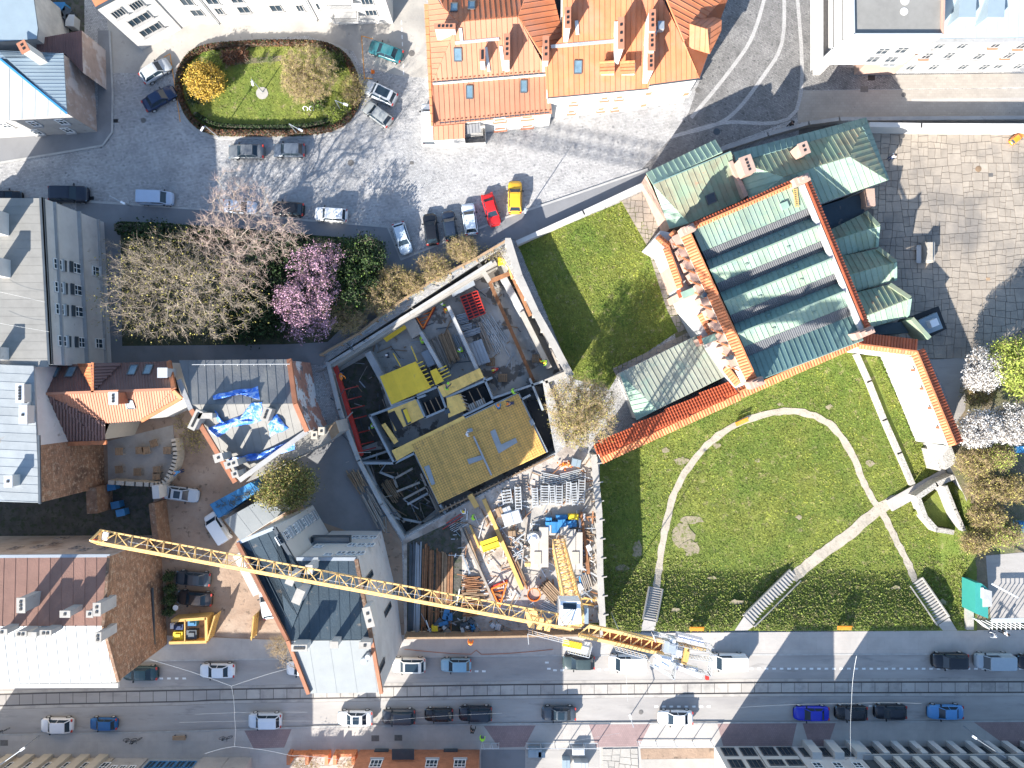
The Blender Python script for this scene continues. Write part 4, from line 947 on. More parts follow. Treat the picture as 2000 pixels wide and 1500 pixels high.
# --- D: top right ---
r, q = bld('corner_house', 'white corner house with flat grey roof and overhanging upper floors', [(1646, 77), (1822, 77), (1840, -60), (1646, -60)], 11.5, 'white_wall', 'white_wall', z0=5.4)
MB().prism([W2(*K(1640, 130, 0)), W2(1760, 146), W2(1760, -60), W2(1640, -60)], 5.3, 5.42).build('soffit', mtw, r)
g = [W2(1668, 146), W2(1745, 146), W2(1745, -40), W2(1668, -40)]
for i in range(4): wall(r, g[i], g[(i + 1) % 4], 0, 5.4, 'pink_wall')
MB().prism([W2(x, y, 12.6) for x, y in ((1658, 70), (1840, 70), (1843, -60), (1656, -60))], 11.5, 12.4).build('attic', mtw, r)
MB().prism([W2(x, y, 12.7) for x, y in ((1668, 67), (1838, 67), (1841, -60), (1666, -60))], 12.4, 12.46).build('roof', mt['felt_grey'], r)
for a, b in (((1666, 69), (1839, 69)), ((1666, 69), (1664, -60)), ((1840, 69), (1843, -60))): MB().beam(W(*a, 12.6), W(*b, 12.6), .22, .5).build('parapet', mt['pink_wall' if a[0] > 1700 else 'galv'], r)
for x, y in ((1724, 99), (1761, 97), (1705, 115), (1741, 115)): winpx(r, q[0], q[1], x, y, w=1.4, h=1.4, fm='grey_wall', sill='grey_wall')
win(r, g[0], g[1], 3, 3.2, 1.8, 1.4)
MB().prism([W2(x, y, 8.5) for x, y in ((1603, -60), (1603, 118), (1643, 80), (1646, -60))], 8.2, 8.5).build('terrace', mt['wood_grey'], r)
tq = [W2(x, y, 8.2) for x, y in ((1603, 118), (1643, 80), (1646, -60), (1603, -60))]
for i in range(4): wall(r, tq[i], tq[(i + 1) % 4], 5.4, 8.3, 'white_wall')
for a, b in (((1603, 118), (1603, -60)), ((1622, 100), (1622, -60)), ((1603, 118), (1643, 80))): MB().beam(W(*a, 9), W(*b, 9), .14, 1).build('railing', mtw, r)
c = W(1594, 140); MB().box((c.x, c.y, 2.7), (.9, .9, 5.4)).build('pillar', mtw, r)
for i, (yy, cc) in enumerate(((28, 'yellow_paint'), (44, 'galv'), (58, 'red_paint'), (70, 'white_plastic'), (84, 'red_roof_pale'))):
    p = W(1634 + (i % 2) * 3, yy, 9); m_ = MB(); m_.tube((p.x, p.y, 8.5), (p.x, p.y, 8.95), .22, .3, 8); m_.tube((p.x, p.y, 8.95), (p.x, p.y, 9.25), .33, .12, 7)
    m_.root('flower_pot', mt[cc], ['yellow', 'silver', 'red', 'white', 'salmon'][i] + ' planter on the narrow terrace of the white corner house', 'planter', 'planters on the corner house terrace')
c = W(1766, 22, 12.5); m_ = MB(); m_.tube((c.x, c.y, 12.4), (c.x, c.y, 12.5), .45, n=12).tube((c.x + .1, c.y + 1.2, 12.4), (c.x + .1, c.y + 1.2, 12.5), .5, n=12); m_.build('roof_vent', mtw, r)
r, q = bld('terrace_house', 'cream four-storey terrace house with pale blue metal roof, top right', [(1822, 77), (2080, 74), (2080, -60), (1822, -60)], 8.6, 'white_wall', 'metal_blue')
panels(r, [(1824, 75, 8.7), (2080, 72, 8.7), (2080, -60, 12.5), (1842, -60)], ((1950, 70), (1950, -50)), 1.15, 'metal_blue', seam=(.04, .05))
for x, y in ((1836, 88), (1880, 88), (1947, 86), (1997, 88), (1811, 108), (1854, 107), (1912, 109), (1971, 107), (1780, 130), (1824, 130), (1882, 129), (1922, 130), (1952, 127), (1990, 128)): winpx(r, q[0], q[1], x, y, w=1.1, h=1.5, fm='grey_wall', mull=(1, 1), sill='red_roof_pale' if x % 2 else 'grey_wall')
u, z = ray_wall(q[0], q[1], 1850, 122); MB().beam((q[0][0], q[0][1] - .12, z), (q[1][0], q[1][1] - .12, z), .3, .2).build('cornice', mtw, r)
MB().beam((q[0][0], q[0][1] - .2, 8.5), (q[1][0], q[1][1] - .2, 8.5), .5, .3).build('cornice', mt['grey_wall'], r)
for x in (1871, 1926):
    p = W(x, 40, 10); MB().prism([W2(a, b, 10) for a, b in ((x - 16, 48), (x + 16, 48), (x + 20, -20), (x - 12, -20))], 9, 11.6).build('dormer', mt['metal_blue'], r)
    MB().box((W(x, 49, 9.6).x, W(x, 49, 9.6).y - .05, 9.7), (1.5, .1, .6)).build('dormer_window', mt['red_roof_pale'], r)
# --- F: grey building with shutters, left ---
r, q = bld('apartment_house', 'weathered grey apartment house with dark shutters along the garden, left edge', [(80, 385), (98, 712), (-200, 712), (-200, 400)], 12, 'render_old', 'tar')
MB().prism([W2(x, y, 12.15) for x, y in ((-200, 388), (76, 388), (94, 708), (-200, 708))], 12, 12.12).build('roof_felt', mt['felt_grey'], r)
for i in range(20):
    a = W(-60, 395 + i * 16.5, 12.16); b = W(78 + i * .9, 395 + i * 16.5, 12.16); MB().box(((a.x + b.x) / 2, a.y, 12.14), (b.x - a.x, .93, .03)).build('felt_strip', mt['felt_grey'], r)
for a, b, w_, m_ in (((82, 386), (99, 712), .5, 'steel_dark'), ((84, 386), (101, 712), .2, 'grey_wall')): MB().beam(W(*a, 12.1), W(*b, 12.1), w_, .25).build('gutter', mt[m_], r)
A_, B_ = q[0], q[1]
for i, (x, y) in enumerate(((112, 516), (114, 561), (116, 604), (121, 666), (150, 524), (152, 567), (154, 609), (160, 669), (187, 530), (193, 671))):
    u, z = ray_wall(A_, B_, x, y); win(r, A_, B_, u, z, 1.25, 1.5, mull=(1, 1), sill='galv')
    if i < 8:
        zz = z - .1
        for s in (-1,) if i % 2 else (1, ): 
            dx = (B_[0] - A_[0]) / math.hypot(B_[0] - A_[0], B_[1] - A_[1]); dy = (B_[1] - A_[1]) / math.hypot(B_[0] - A_[0], B_[1] - A_[1])
        MB().box((A_[0] + dx * u + .12, A_[1] + dy * u, z - 1.15 if i < 4 else z + 1.15), (.1, 1.3, .6)).build('shutter', mt['steel_dark'], r)
for z in (1.6, 5.6, 9.9): MB().beam((A_[0] + .15, A_[1], z), (B_[0] + .15, B_[1], z), .35 if z != 5.6 else .6, .18).build('cornice', mt['grey_wall'], r)
for (x, y, z, a, b) in ((-12, 520, 14, 1, 2), (-20, 430, 14.4, 1, 2.5), (-10, 690, 13.6, 1, 1.4)): chimney(r, x, y, z, a, b, 2.2, mat='render_old', cap='grey_wall')
# --- I: long pale metal roof, left edge ---
r, q = bld('factory_building', 'long building with pale sheet metal roof and bare brick end wall, left edge', [(-150, 706), (66, 714), (74, 870), (77, 982), (-150, 975)], 12.3, 'cream_wall', 'metal_white', mats={1: 'render_old', 2: 'brick'})
panels(r, [(-150, 706, 12.3), (66, 714, 12.4), (77, 982, 12.3), (-150, 975)], ((-50, 800), (60, 805)), .95, 'metal_white', seam=(.03, .03))
for x, y in ((40, 768), (46, 810), (17, 940)): chimney(r, x, y, 13.6, .8, 2 if y < 900 else 1.2, 1.5, mat='white_wall', cap='galv', holes=5 if y < 790 else 1)
a = W(77, 720, 12.4); MB().beam(W(76, 850, 12.45), W(78, 984, 12.45), .25, .2).build('gutter', mt['steel_dark'], r)
# --- G: brown tile roofed house ---
r = thing('tiled_house', 'house with brown and salmon metal tile roofs, skylights and cross gable', 'building', tuple(W(230, 780)))
_, pg = panels(r, [(78, 714, 8), (335, 706, 8), (340, 760, 10.4), (60, 769)], ((200, 712), (203, 765)), .3, 'tin_brown', seam=(.09, .05))
_, pgs = panels(r, [(92, 771, 10.3), (338, 760, 10.4), (277, 821, 8.2), (353, 778), ][:3] + [(205, 826)], ((230, 765), (240, 822)), .3, 'red_roof_pale', seam=(.1, .06))
panels(r, [(338, 760, 10.4), (354, 777, 9.6), (277, 821, 8.2)], ((300, 765), (310, 810)), .3, 'red_roof_pale', seam=(.1, .06))
tiles(r, [(60, 772, 10.2), (95, 772, 10.2), (205, 862, 6.9), (205, 826), ][:3] + [(56, 868)], ((120, 790), (121, 860)), .36, .45, 'tin_brown')
tiles(r, [(95, 772, 10.2), (205, 826, 8.2), (205, 862, 6.9)], ((120, 790), (121, 860)), .36, .45, 'tin_brown')
panels(r, [(152, 711, 8.3), (181, 709, 10.4), (181, 765, 10.5)], ((152, 730), (181, 730)), .35, 'tile_orange', seam=(.05, .05))
tiles(r, [(181, 709, 10.4), (237, 708, 8.3), (181, 765, 10.5)], ((181, 730), (237, 728)), .35, .5, 'tin_brown')
for a, b, m_ in (((62, 770), (340, 760), 'red_roof_pale'), ((181, 708), (181, 766), 'tile_orange')): MB().beam(W(*a, 10.5), W(*b, 10.5), .3, .15).build('ridge_cap', mt[m_], r)
for a, b, z1, z2, w_ in (((54, 770), (57, 870), 10, 6.9, .6), ((57, 870), (208, 864), 6.9, 6.9, .5), ((78, 714), (60, 769), 8, 10.3, .7), ((330, 706), (340, 760), 8.2, 10.5, .5), ((338, 762), (354, 778), 10.5, 9.7, .4), ((354, 778), (277, 822), 9.6, 8.2, .35)): MB().beam(W(*a, z1 + .1), W(*b, z2 + .1), w_, .3).build('verge', mt['tile_orange'], r)
gq = [W2(80, 716, 8), W2(334, 708, 8), W2(354, 778, 8), W2(279, 819, 8), W2(205, 824, 8), W2(203, 858, 6.8), W2(60, 864, 6.8)]
for i in range(7): wall(r, gq[i], gq[(i + 1) % 7], 0, 7.9 if i not in (4, 5, 6) else 6.9, 'cream_wall' if i != 1 and i != 2 else 'white_wall')
for x, y in ((107, 727), (138, 726), (259, 722), (289, 721)): skylight(r, pg, x, y, .9, 1.4)
skylight(r, pgs, 254, 790, .9, 1.2)
chimney(r, 318, 728, 10.6, 1, 1, 2.2, cap='galv', holes=0); chimney(r, 222, 778, 12, .9, 1.3, 2.5, mat='brick_orange', cap='white_wall'); chimney(r, 52, 790, 12.4, .9, 3, 2.6, mat='brick_orange', cap='steel', holes=4)
# --- H: flat roofed house with blue tarpaulins ---
r = thing('house', 'grey felt roofed house patched with blue tarpaulins beside the building pit', 'building', tuple(W(480, 800)))
_, ph = panels(r, [(350, 704, 8.6), (565, 702, 8.6), (577, 788, 10.2), (374, 790)], ((450, 704), (455, 788)), 1.0, 'tar', seam=(.05, .03))
_, ph2 = panels(r, [(374, 790, 10.2), (577, 788, 10.2), (600, 842, 9.2), (468, 938), (452, 925)], ((480, 790), (510, 915)), 1.0, 'felt_grey', seam=(.05, .03))
hq = [W2(352, 706, 8.6), W2(565, 704, 8.6), W2(577, 788, 8.9), W2(600, 842, 9), W2(468, 937, 9), W2(374, 790, 9)]
for i in range(6): wall(r, hq[i], hq[(i + 1) % 6], 0, (8.6, 10.1) if i == 1 else (10.1, 9.2) if i == 2 else 8.6, 'peeling' if i in (1, 2) else 'render_old')
for a, b, z1, z2, m_ in (((565, 702), (577, 788), 8.8, 10.5, 'brick_orange'), ((577, 788), (600, 842), 10.5, 9.5, 'brick_orange'), ((600, 842), (468, 938), 9.4, 9.4, 'grey_wall'), ((350, 742), (374, 800), 9.5, 10.2, 'grey_wall'), ((374, 800), (460, 942), 10.2, 9.4, 'brick_orange')): MB().beam(W(*a, z1), W(*b, z2), .55, .35).build('parapet', mt[m_], r)
for (x, y, a, b, ro, n_) in ((382, 820, .7, 2.2, -.45, 6), (401, 812, 1.5, .5, 0, 0), (427, 894, .9, .8, .3, 1), (452, 906, 1.4, .7, .3, 2), (520, 809, .8, 1.4, -.35, 3), (459, 926, .6, .6, .3, 1)): chimney(r, x, y, 11.4, a, b, 2.6, ro, mat='concrete_pale', cap='concrete_pale', holes=n_, along='y' if b > a else 'x')
Z = lambda l: [(350 + x / 4, 680 + y / 4) for x, y in l]
def drape(pts, z, label):
    p = Z(pts); cx = sum(a for a, b in p) / len(p); cy = sum(b for a, b in p) / len(p); m_ = MB(); n = len(p); sub = []
    for i in range(n):
        a, b = p[i], p[(i + 1) % n]
        for t in (0, .33, .66): sub.append((a[0] + (b[0] - a[0]) * t + rnd.uniform(-1.5, 1.5), a[1] + (b[1] - a[1]) * t + rnd.uniform(-1.5, 1.5)))
    k = len(sub); rings = [sub, [(cx + (x - cx) * .66 + rnd.uniform(-1, 1), cy + (y - cy) * .66) for x, y in sub], [(cx + (x - cx) * .33, cy + (y - cy) * .33 + rnd.uniform(-1, 1)) for x, y in sub]]
    vs = []
    for ri, rg in enumerate(rings):
        for (x, y) in rg:
            pl = ph if y < 789 else ph2; v = on_plane(x, y, *pl, .12 if ri == 0 else .2 + rnd.random() * .4); vs.append(v)
    vs.append(on_plane(cx, cy, *(ph if cy < 789 else ph2), .4)); fs = []
    for ri in range(2):
        for i in range(k): fs.append((ri * k + i, ri * k + (i + 1) % k, (ri + 1) * k + (i + 1) % k, (ri + 1) * k + i))
    for i in range(k): fs.append((2 * k + i, 2 * k + (i + 1) % k, 3 * k))
    m_.add(vs, fs); m_.root('tarpaulin', mt['blue_tarp'], label, 'tarpaulin', 'blue tarpaulins on the felt roof', smooth=True)
drape([(260, 370), (440, 330), (620, 300), (630, 400), (600, 400), (595, 335), (430, 350), (270, 400)], 0, 'thin angled blue tarpaulin strip on the darker north roof slope')
drape([(230, 620), (530, 510), (560, 430), (640, 420), (660, 560), (560, 590), (400, 620), (310, 700), (240, 660)], 0, 'largest pale blue tarpaulin spread left of the central chimney block')
drape([(690, 600), (760, 510), (850, 630), (710, 690)], 0, 'square crumpled blue tarpaulin right of the central chimney block')
drape([(370, 870), (500, 840), (640, 820), (895, 710), (900, 790), (640, 875), (400, 885)], 0, 'long blue tarpaulin along the south parapet of the felt roof')
drape([(280, 480), (300, 540), (400, 610), (380, 620), (300, 570)], 0, 'narrow dark blue tarpaulin strip near the left parapet')
m_ = MB()
for i in range(6): m_.tube(W(400 + i * 32, 715, 8.6), W(400 + i * 32, 712, 9.6), .04, n=5)
m_.tube(W(375, 712, 9.6), W(566, 711, 9.6), .04, n=5); m_.build('railing', mt['galv'], r)
r2, q = bld('lean_to', 'narrow grey flat roofed annex below the brick wall of the tarpaulin house', [(530, 890), (600, 848), (655, 822), (660, 845), (610, 878), (480, 942)], 6, 'grey_wall', 'felt_grey')
for x, y in ((614, 850), (628, 842)): chimney(r2, x, y, 7, .6, .8, 1, mat='cream_wall', cap='cream_wall', holes=1)
MB().prism([W2(x, y, 6.2) for x, y in ((640, 832), (655, 824), (662, 845), (648, 858))], 6, 6.3).build('planter_box', mt['wood'], r2)
# --- K: bottom left ---
r = thing('tenement', 'tenement with brown and white metal roof and tall bare brick fire wall', 'building', tuple(W(200, 1200)))
_, pk1 = panels(r, [(-420, 1090, 11.4), (214, 1086, 11.4), (203, 1222, 13), (-420, 1224)], ((90, 1090), (88, 1222)), 1.3, 'felt_brown', seam=(.04, .03))  # roof and walls lengthened west out of view to shade the service yard
_, pk2 = panels(r, [(-420, 1224, 13), (203, 1222, 13), (231, 1332, 11.3), (-420, 1338)], ((60, 1224), (72, 1335)), 1.15, 'metal_white', seam=(.07, .06))
kq = [W2(-420, 1092, 11.3), W2(213, 1088, 11.3), W2(203, 1222, 13), W2(231, 1330, 11.2), W2(-420, 1336, 11.2)]
wall(r, kq[0], kq[1], 0, 11.4, 'tan_wall'); wall(r, kq[1], kq[2], 0, (11.4, 13), 'brick'); wall(r, kq[2], kq[3], 0, (13, 11.3), 'brick'); wall(r, kq[3], kq[4], 0, 11.3, 'cream_wall')
for x, y in ((30, 1071), (75, 1068), (105, 1063), (150, 1070), (165, 1074), (205, 1072), (120, 1052)): winpx(r, kq[0], kq[1], x, y, w=1.1, h=1.5, fm='tan_wall')
MB().beam(W(-420, 1340, 11.2), W(232, 1338, 11.2), .5, .3).build('gutter', mtw, r); MB().beam(W(-420, 1089, 11.4), W(216, 1085, 11.4), .35, .2).build('gutter', mt['steel'], r)
for a, b, z1, z2 in (((214, 1086), (203, 1222), 11.7, 13.3), ((203, 1222), (232, 1330), 13.3, 11.6)): MB().beam(W(*a, z1), W(*b, z2), .35, .4).build('parapet', mt['brick'], r)
u, z = ray_wall(kq[1], kq[2], 299, 1200)
for (x, y, a, b, n_) in ((42, 1182, .8, 1.5, 3), (128, 1199, 1.0, .6, 1), (190, 1190, .7, 1.3, 2), (176, 1199, .6, .6, 1), (42, 1238, 1.1, .5, 2), (90, 1236, 1.1, .5, 2), (5, 1234, 1., .5, 1), (192, 1245, .6, 1., 2), (64, 1240, .8, .5, 0)):
    chimney(r, x, y, 14.8, a, b, 3, mat='grey_wall', cap='concrete_pale', holes=n_, along='y' if b > a else 'x')
c0, c1 = W(298, 1148, 3), W(302, 1262, 3)
dx_, dy_ = kq[2][0] - kq[1][0], kq[2][1] - kq[1][1]
MB().beam((c0.x, c0.y, 3), (c1.x, c1.y, 3), .15, .3).build('wall_slot', mt['steel_dark'], r)
# --- L: white tenement between courtyard and site ---
r = thing('tenement', 'tall white L-shaped tenement with felt roof, north slopes toned dark as shade, beside the construction yard', 'building', tuple(W(690, 1180)))
_, pl1 = panels(r, [(465, 1060, 14.5), (536, 1032, 14.5), (562, 1250, 16), (602, 1146)], ((520, 1060), (590, 1200)), 1.1, 'tar_shade', seam=(.05, .03))  # dark teal on the north slopes paints the shading of low grazing sun
_, pl2 = panels(r, [(580, 1092, 14.6), (696, 1092, 14.6), (726, 1249, 16), (562, 1250), (602, 1146)], ((640, 1092), (645, 1249)), 1.1, 'tar_shade', seam=(.05, .03))
panels(r, [(562, 1251, 16), (726, 1250, 16), (744, 1352, 14.6), (603, 1354)], ((640, 1252), (655, 1352)), 2.2, 'felt_light', seam=(.04, .02))
lq = [W2(465, 1060, 14.4), W2(536, 1032, 14.4), W2(600, 1143, 14.4), W2(580, 1092, 14.4), W2(696, 1092, 14.5), W2(726, 1249, 15.8), W2(744, 1352, 14.5), W2(603, 1354, 14.5), W2(562, 1250, 15.8)]
for i in range(9):
    zz = (14.5, 16) if i in (4,) else (16, 14.6) if i == 5 else (14.6, 15.9) if i == 7 else (15.9, 14.5) if i == 8 else 14.4
    wall(r, lq[i], lq[(i + 1) % 9], 0, zz, 'render_old' if i in (4, 5) else 'white_wall' if i != 2 else 'grey_wall')
for x, y in ((560, 1045), (579, 1031), (596, 1019), (612, 1008)):
    u, z = ray_wall(lq[1], lq[2], x, y)
    for dz in (-2.6, 0, 2.6): win(r, lq[1], lq[2], u, z + dz, 1.1, 1.4, sill='galv')
for x, y in ((711, 1050), (705, 1065), (685, 1081)):
    u, z = ray_wall(lq[3], lq[4], x, y)
    for du in (-1.1, 0, 1.1): win(r, lq[3], lq[4], u + du, z, 1.0, 1.4)
for x, y in ((641, 1084), (622, 1068)): winpx(r, lq[3], lq[4], x, y, w=1, h=1)
for a, b, z1, z2, m_ in (((465, 1060), (562, 1250), 14.7, 16.2, 'brick_orange'), ((562, 1250), (603, 1354), 16.2, 14.8, 'brick_orange'), ((696, 1092), (726, 1249), 14.8, 16.2, 'brick'), ((726, 1249), (745, 1353), 16.2, 14.8, 'brick_orange'), ((580, 1091), (697, 1091), 14.6, 14.6, 'steel'), ((536, 1031), (601, 1142), 14.6, 14.6, 'steel_dark'), ((465, 1060), (536, 1031), 14.6, 14.6, 'steel')): MB().beam(W(*a, z1), W(*b, z2), .38, .4).build('parapet', mt[m_], r)
for (x, y, a, b, ro, n_) in ((585, 1265, 1.5, .55, 0, 4), (653, 1259, .7, .55, 0, 0), (713, 1260, 1.1, .55, 0, 1), (583, 1165, .8, 1.4, -.4, 0), (720, 1205, .7, 2., .25, 2), (568, 1132, .7, 1., -.4, 0), (604, 1112, .6, .8, 0, 0)):
    chimney(r, x, y, 17.6, a, b, 2.4, ro, mat='white_wall', cap='concrete_pale', holes=n_, along='y' if b > a else 'x')
p = W(720, 1280, 16); m_ = MB(); m_.tube((p.x, p.y, 15), (p.x, p.y, 16.6), .3, n=8).tube((p.x - .5, p.y - .6, 15), (p.x - .5, p.y - .6, 16.2), .45, .35, n=10); m_.build('cowl', mt['steel'], r)
p = W(646, 1060, 7); MB().box((p.x, p.y, 6.2), (4.6, 1.5, .25)).build('balcony', mt['galv'], r)
for s in (-1, 1): MB().box((p.x + s * 2.3, p.y, 6.8), (.08, 1.5, 1)).build('railing', mt['steel_dark'], r)
MB().box((p.x, p.y + .75, 6.8), (4.6, .08, 1)).build('railing', mt['steel_dark'], r)
b_ = W(746, 1210, 8)
for (x, y, hh) in ((770, 1150, 2), (757, 1190, 4), (745, 1300, 3), (718, 1130, 5)):
    u, z = ray_wall(lq[4], lq[5], x, y) if y < 1249 else ray_wall(lq[5], lq[6], x, y); win(r, *((lq[4], lq[5]) if y < 1249 else (lq[5], lq[6])), u, z, .7, hh, fm='frame_dark', mull=(0, 3))
r, q = bld('garage', 'low flat pale roofed garage between courtyard and tall white tenement', [(438, 1015), (513, 973), (556, 1000), (470, 1056)], 3.2, 'white_wall', 'felt_light', par=None)
panels(r, [(438, 1015, 3.22), (513, 973, 3.22), (556, 1000, 3.22), (470, 1056)], ((440, 1016), (471, 1056)), 1.7, 'felt_light', seam=(.03, .02))
r, q = bld('blue_container', 'blue roofed site container with dark netting laid over it', [(410, 985), (490, 942), (508, 956), (427, 1012)], 2.8, 'blue_paint', 'blue_paint')
panels(r, [(410, 985, 2.82), (490, 942, 2.82), (508, 956, 2.82), (427, 1012)], ((410, 985), (427, 1012)), .7, 'blue_paint', seam=(.05, .04))
m_ = MB()
for i in range(70):
    f = rnd.random(); g2 = rnd.uniform(-6, 6); a = (425 + 75 * f, 992 - 34 * f + g2 * .8); m_.beam(W(a[0], a[1], 2.95 + rnd.random() * .15), W(a[0] + rnd.uniform(-12, 12), a[1] + rnd.uniform(-7, 7), 2.95 + rnd.random() * .15), .05, .03)
m_.root('netting', mt['net'], 'tangled dark netting lying on the blue container', 'netting')
# courtyard walls
lowwall('curved_wall', 'curved cream garden wall enclosing the cafe terrace', smooth_line([(338, 858), (342, 890), (334, 918), (316, 944), (280, 946), (212, 942)], 4), 8, 0, 2.0, 'cream_wall')
lowwall('yard_wall', 'crumbling brick wall between dark yard and dirt courtyard', [(296, 985), (301, 1030), (308, 1078)], 11, 0, 3, 'brick')
lowwall('yard_wall', 'white rendered wall stub above the brick yard wall', [(303, 950), (305, 972)], 13, 0, 3, 'white_wall')
lowwall('yard_wall', 'round topped brick buttress by the waste bins in the dark yard', [(178, 955), (180, 1000)], 20, 0, 3.4, 'brick')
lowwall('yard_wall', 'white wall at the foot of the tenement beside the dirt courtyard', [(462, 1085), (500, 1160)], 14, 0, 2.5, 'white_wall')
for i, (x, y, rz) in enumerate(((232, 882, 0), (232, 917, .1), (272, 880, 0), (285, 880, .2), (300, 866, .3), (306, 918, .1), (268, 922, 0), (305, 930, 0), (326, 880, 0))):
    p = W(x, y, .8); t = thing('cafe_table', ['top left', 'lower left', 'left centre pair', 'right centre pair', 'upper right by the planter', 'lower right', 'lower centre', 'bottom right', 'against the curved wall'][i] + ' weathered wooden table on the pale terrace', 'table', (p.x, p.y, .06), 'tables on the cafe terrace', rz)
    m_ = MB()
    for k in range(5): m_.box((-.4 + k * .2, 0, .72), (.17, .95, .04))
    link('tabletop', m_.mesh('tabletop', mt['wood']), t)
    for sx in (-1, 1):
        for sy in (-1, 1): l_ = MB(); l_.box((sx * .38, sy * .38, .35), (.07, .07, .7)); link('leg', l_.mesh('leg', mt['wood_grey']), t)
for i, (x, y) in enumerate(((198, 968), (200, 986), (222, 950), (230, 985), (240, 1000), (196, 977))):
    p = W(x, y, .6); m_ = MB(); m_.box((p.x, p.y, .55), (1.0, .8, 1.1), .2); m_.box((p.x, p.y, 1.15), (1.1, .9, .1), .2)
    m_.root('wheelie_bin', mt['blue_paint' if i != 5 else 'yellow_paint'], ['upper blue bin in a column of bins', 'lower blue bin in a column of bins', 'lone small blue bin near the terrace', 'blue bin right of the bin column', 'blue bin farthest down the dark yard', 'yellow bin between two blue bins'][i], 'bin', 'bins in the dark yard')
# bottom row of houses
def row(label, x0, x1, y, h, m, name='house', grp=None, d=200):
    return bld(name, label, G_([(x0, y), (x1, y), (x1, y + d), (x0, y + d)], h), h, m, 'felt_grey', group=grp)
r, q = row('beige house with slanting pilasters at the bottom left corner', -60, 224, 1479, 9.8, 'cream_wall')
for i in range(7):
    x = W(-12 + i * 36, 1479).x; MB().box((x, q[0][1] + .25, 4.9), (1.2, .5, 9.8)).build('pilaster', mt['cream_wall'], r)
    win(r, q[0], q[1], (i + .5) * 2.4 + 3.2, 2.2, 1.0, 1.8)
r, q = row('low grey house beside the beige house at the bottom edge', 226, 290, 1480, 9.8, 'grey_wall')
for i in range(3): win(r, q[0], q[1], 1 + i * 1.2, 2.5, .8, 1.2)
r, q = row('dark glazed shop front at the bottom edge', 292, 395, 1481, 9.8, 'steel'); 
for i in range(5): win(r, q[0], q[1], 1 + i * 1.25, 2, 1.1, 2.4, fm='blue_paint')
r, q = row('grey tiled house end at the bottom edge left of the brick fence', 397, 448, 1478, 9.8, 'grey_wall'); r2, q2 = row('low grey shed at the bottom edge beside brick fence', 449, 492, 1478, 3, 'grey_wall', 'shed', d=60)
r, q = row('orange brick house with white windows at the bottom edge', 704, 937, 1463, 9.8, 'brick_orange')
for x in (734, 843, 898): 
    u, z = ray_wall(q[0], q[1], x, 1492); win(r, q[0], q[1], u, z, 1.5, 1.7, mull=(2, 1), sill='white_wall')
for x in (745, 880): u, z = ray_wall(q[0], q[1], x, 1468); MB().box((q[0][0] + u, q[0][1] + .1, .5), (1.8, .2, .5)).build('plinth_vent', mt['steel_dark'], r)
c = W(788, 1480, 2.6); MB().box((c.x, c.y + .6, 2.9), (2.8, 1.3, .15)).build('door_canopy', mt['steel_dark'], r); MB().box((c.x, q[0][1] + .06, 1.2), (1.6, .12, 2.4)).build('door', mt['steel_dark'], r)
r, q = row('white house at the bottom edge with large dark windows, left of the white row', 1395, 1470, 1457, 9.6, 'white_wall')
for i in range(2):
    for z in (1.5, 4.3): win(r, q[0], q[1], 1.5 + i * 2.4, z, 1.8, 1.9, mull=(2, 0), fm='frame_dark')
r, q = row('low white garage link with dark doors in the bottom row', 1472, 1543, 1457, 5.2, 'white_wall')
for i in range(2): win(r, q[0], q[1], 1.4 + i * 2.3, 1.4, 1.9, 2, mull=(2, 0), fm='frame_dark'); win(r, q[0], q[1], 1.4 + i * 2.3, 4, 1.9, 1.3, mull=(2, 0), fm='frame_dark')
r, q = row('white rendered house with steps in its facade, middle of the bottom right row', 1545, 1660, 1457, 9.6, 'render_old')
for i in range(3): win(r, q[0], q[1], 1.4 + i * 2.5, 1.6, 1.6, 2, mull=(1, 0), fm='frame_dark'); win(r, q[0], q[1], 1.4 + i * 2.5, 4.6, 1.1, 1.3)
for i in range(3): c = W(1575 + i * 42, 1457); MB().box((c.x, c.y + .45, 1.6), (1.2, .9, 3.2)).build('bay', mtw, r)
r, q = row('white office building with deep slanting fins, bottom right corner', 1662, 2060, 1457, 9.9, 'steel_dark')
for i in range(11):
    c = W(1672 + i * 36, 1457); MB().box((c.x, c.y + .4, 1.5), (.8, .7, 3)).build('fin', mt['render_old'], r); MB().box((c.x + .9, c.y + .3, 4.7), (.8, .5, 2.6)).build('fin', mtw, r)
    win(r, q[0], q[1], 1.9 + i * 2.4, 1.5, 1.1, 2.4, fm='frame_dark', mull=(1, 0)); win(r, q[0], q[1], 3.3 + i * 2.4, 4.8, 1.2, 2, fm='frame_dark', mull=(1, 1))
c = W(1860, 1457); MB().beam((q[0][0], q[0][1] + .3, 3.2), (q[1][0], q[1][1] + .3, 3.2), .7, .25).build('ledge', mt['grey_wall'], r)
r, q = row('tall office block behind the white finned facade, beyond the bottom right corner', 1760, 2060, 1475, 10.6, 'white_wall')
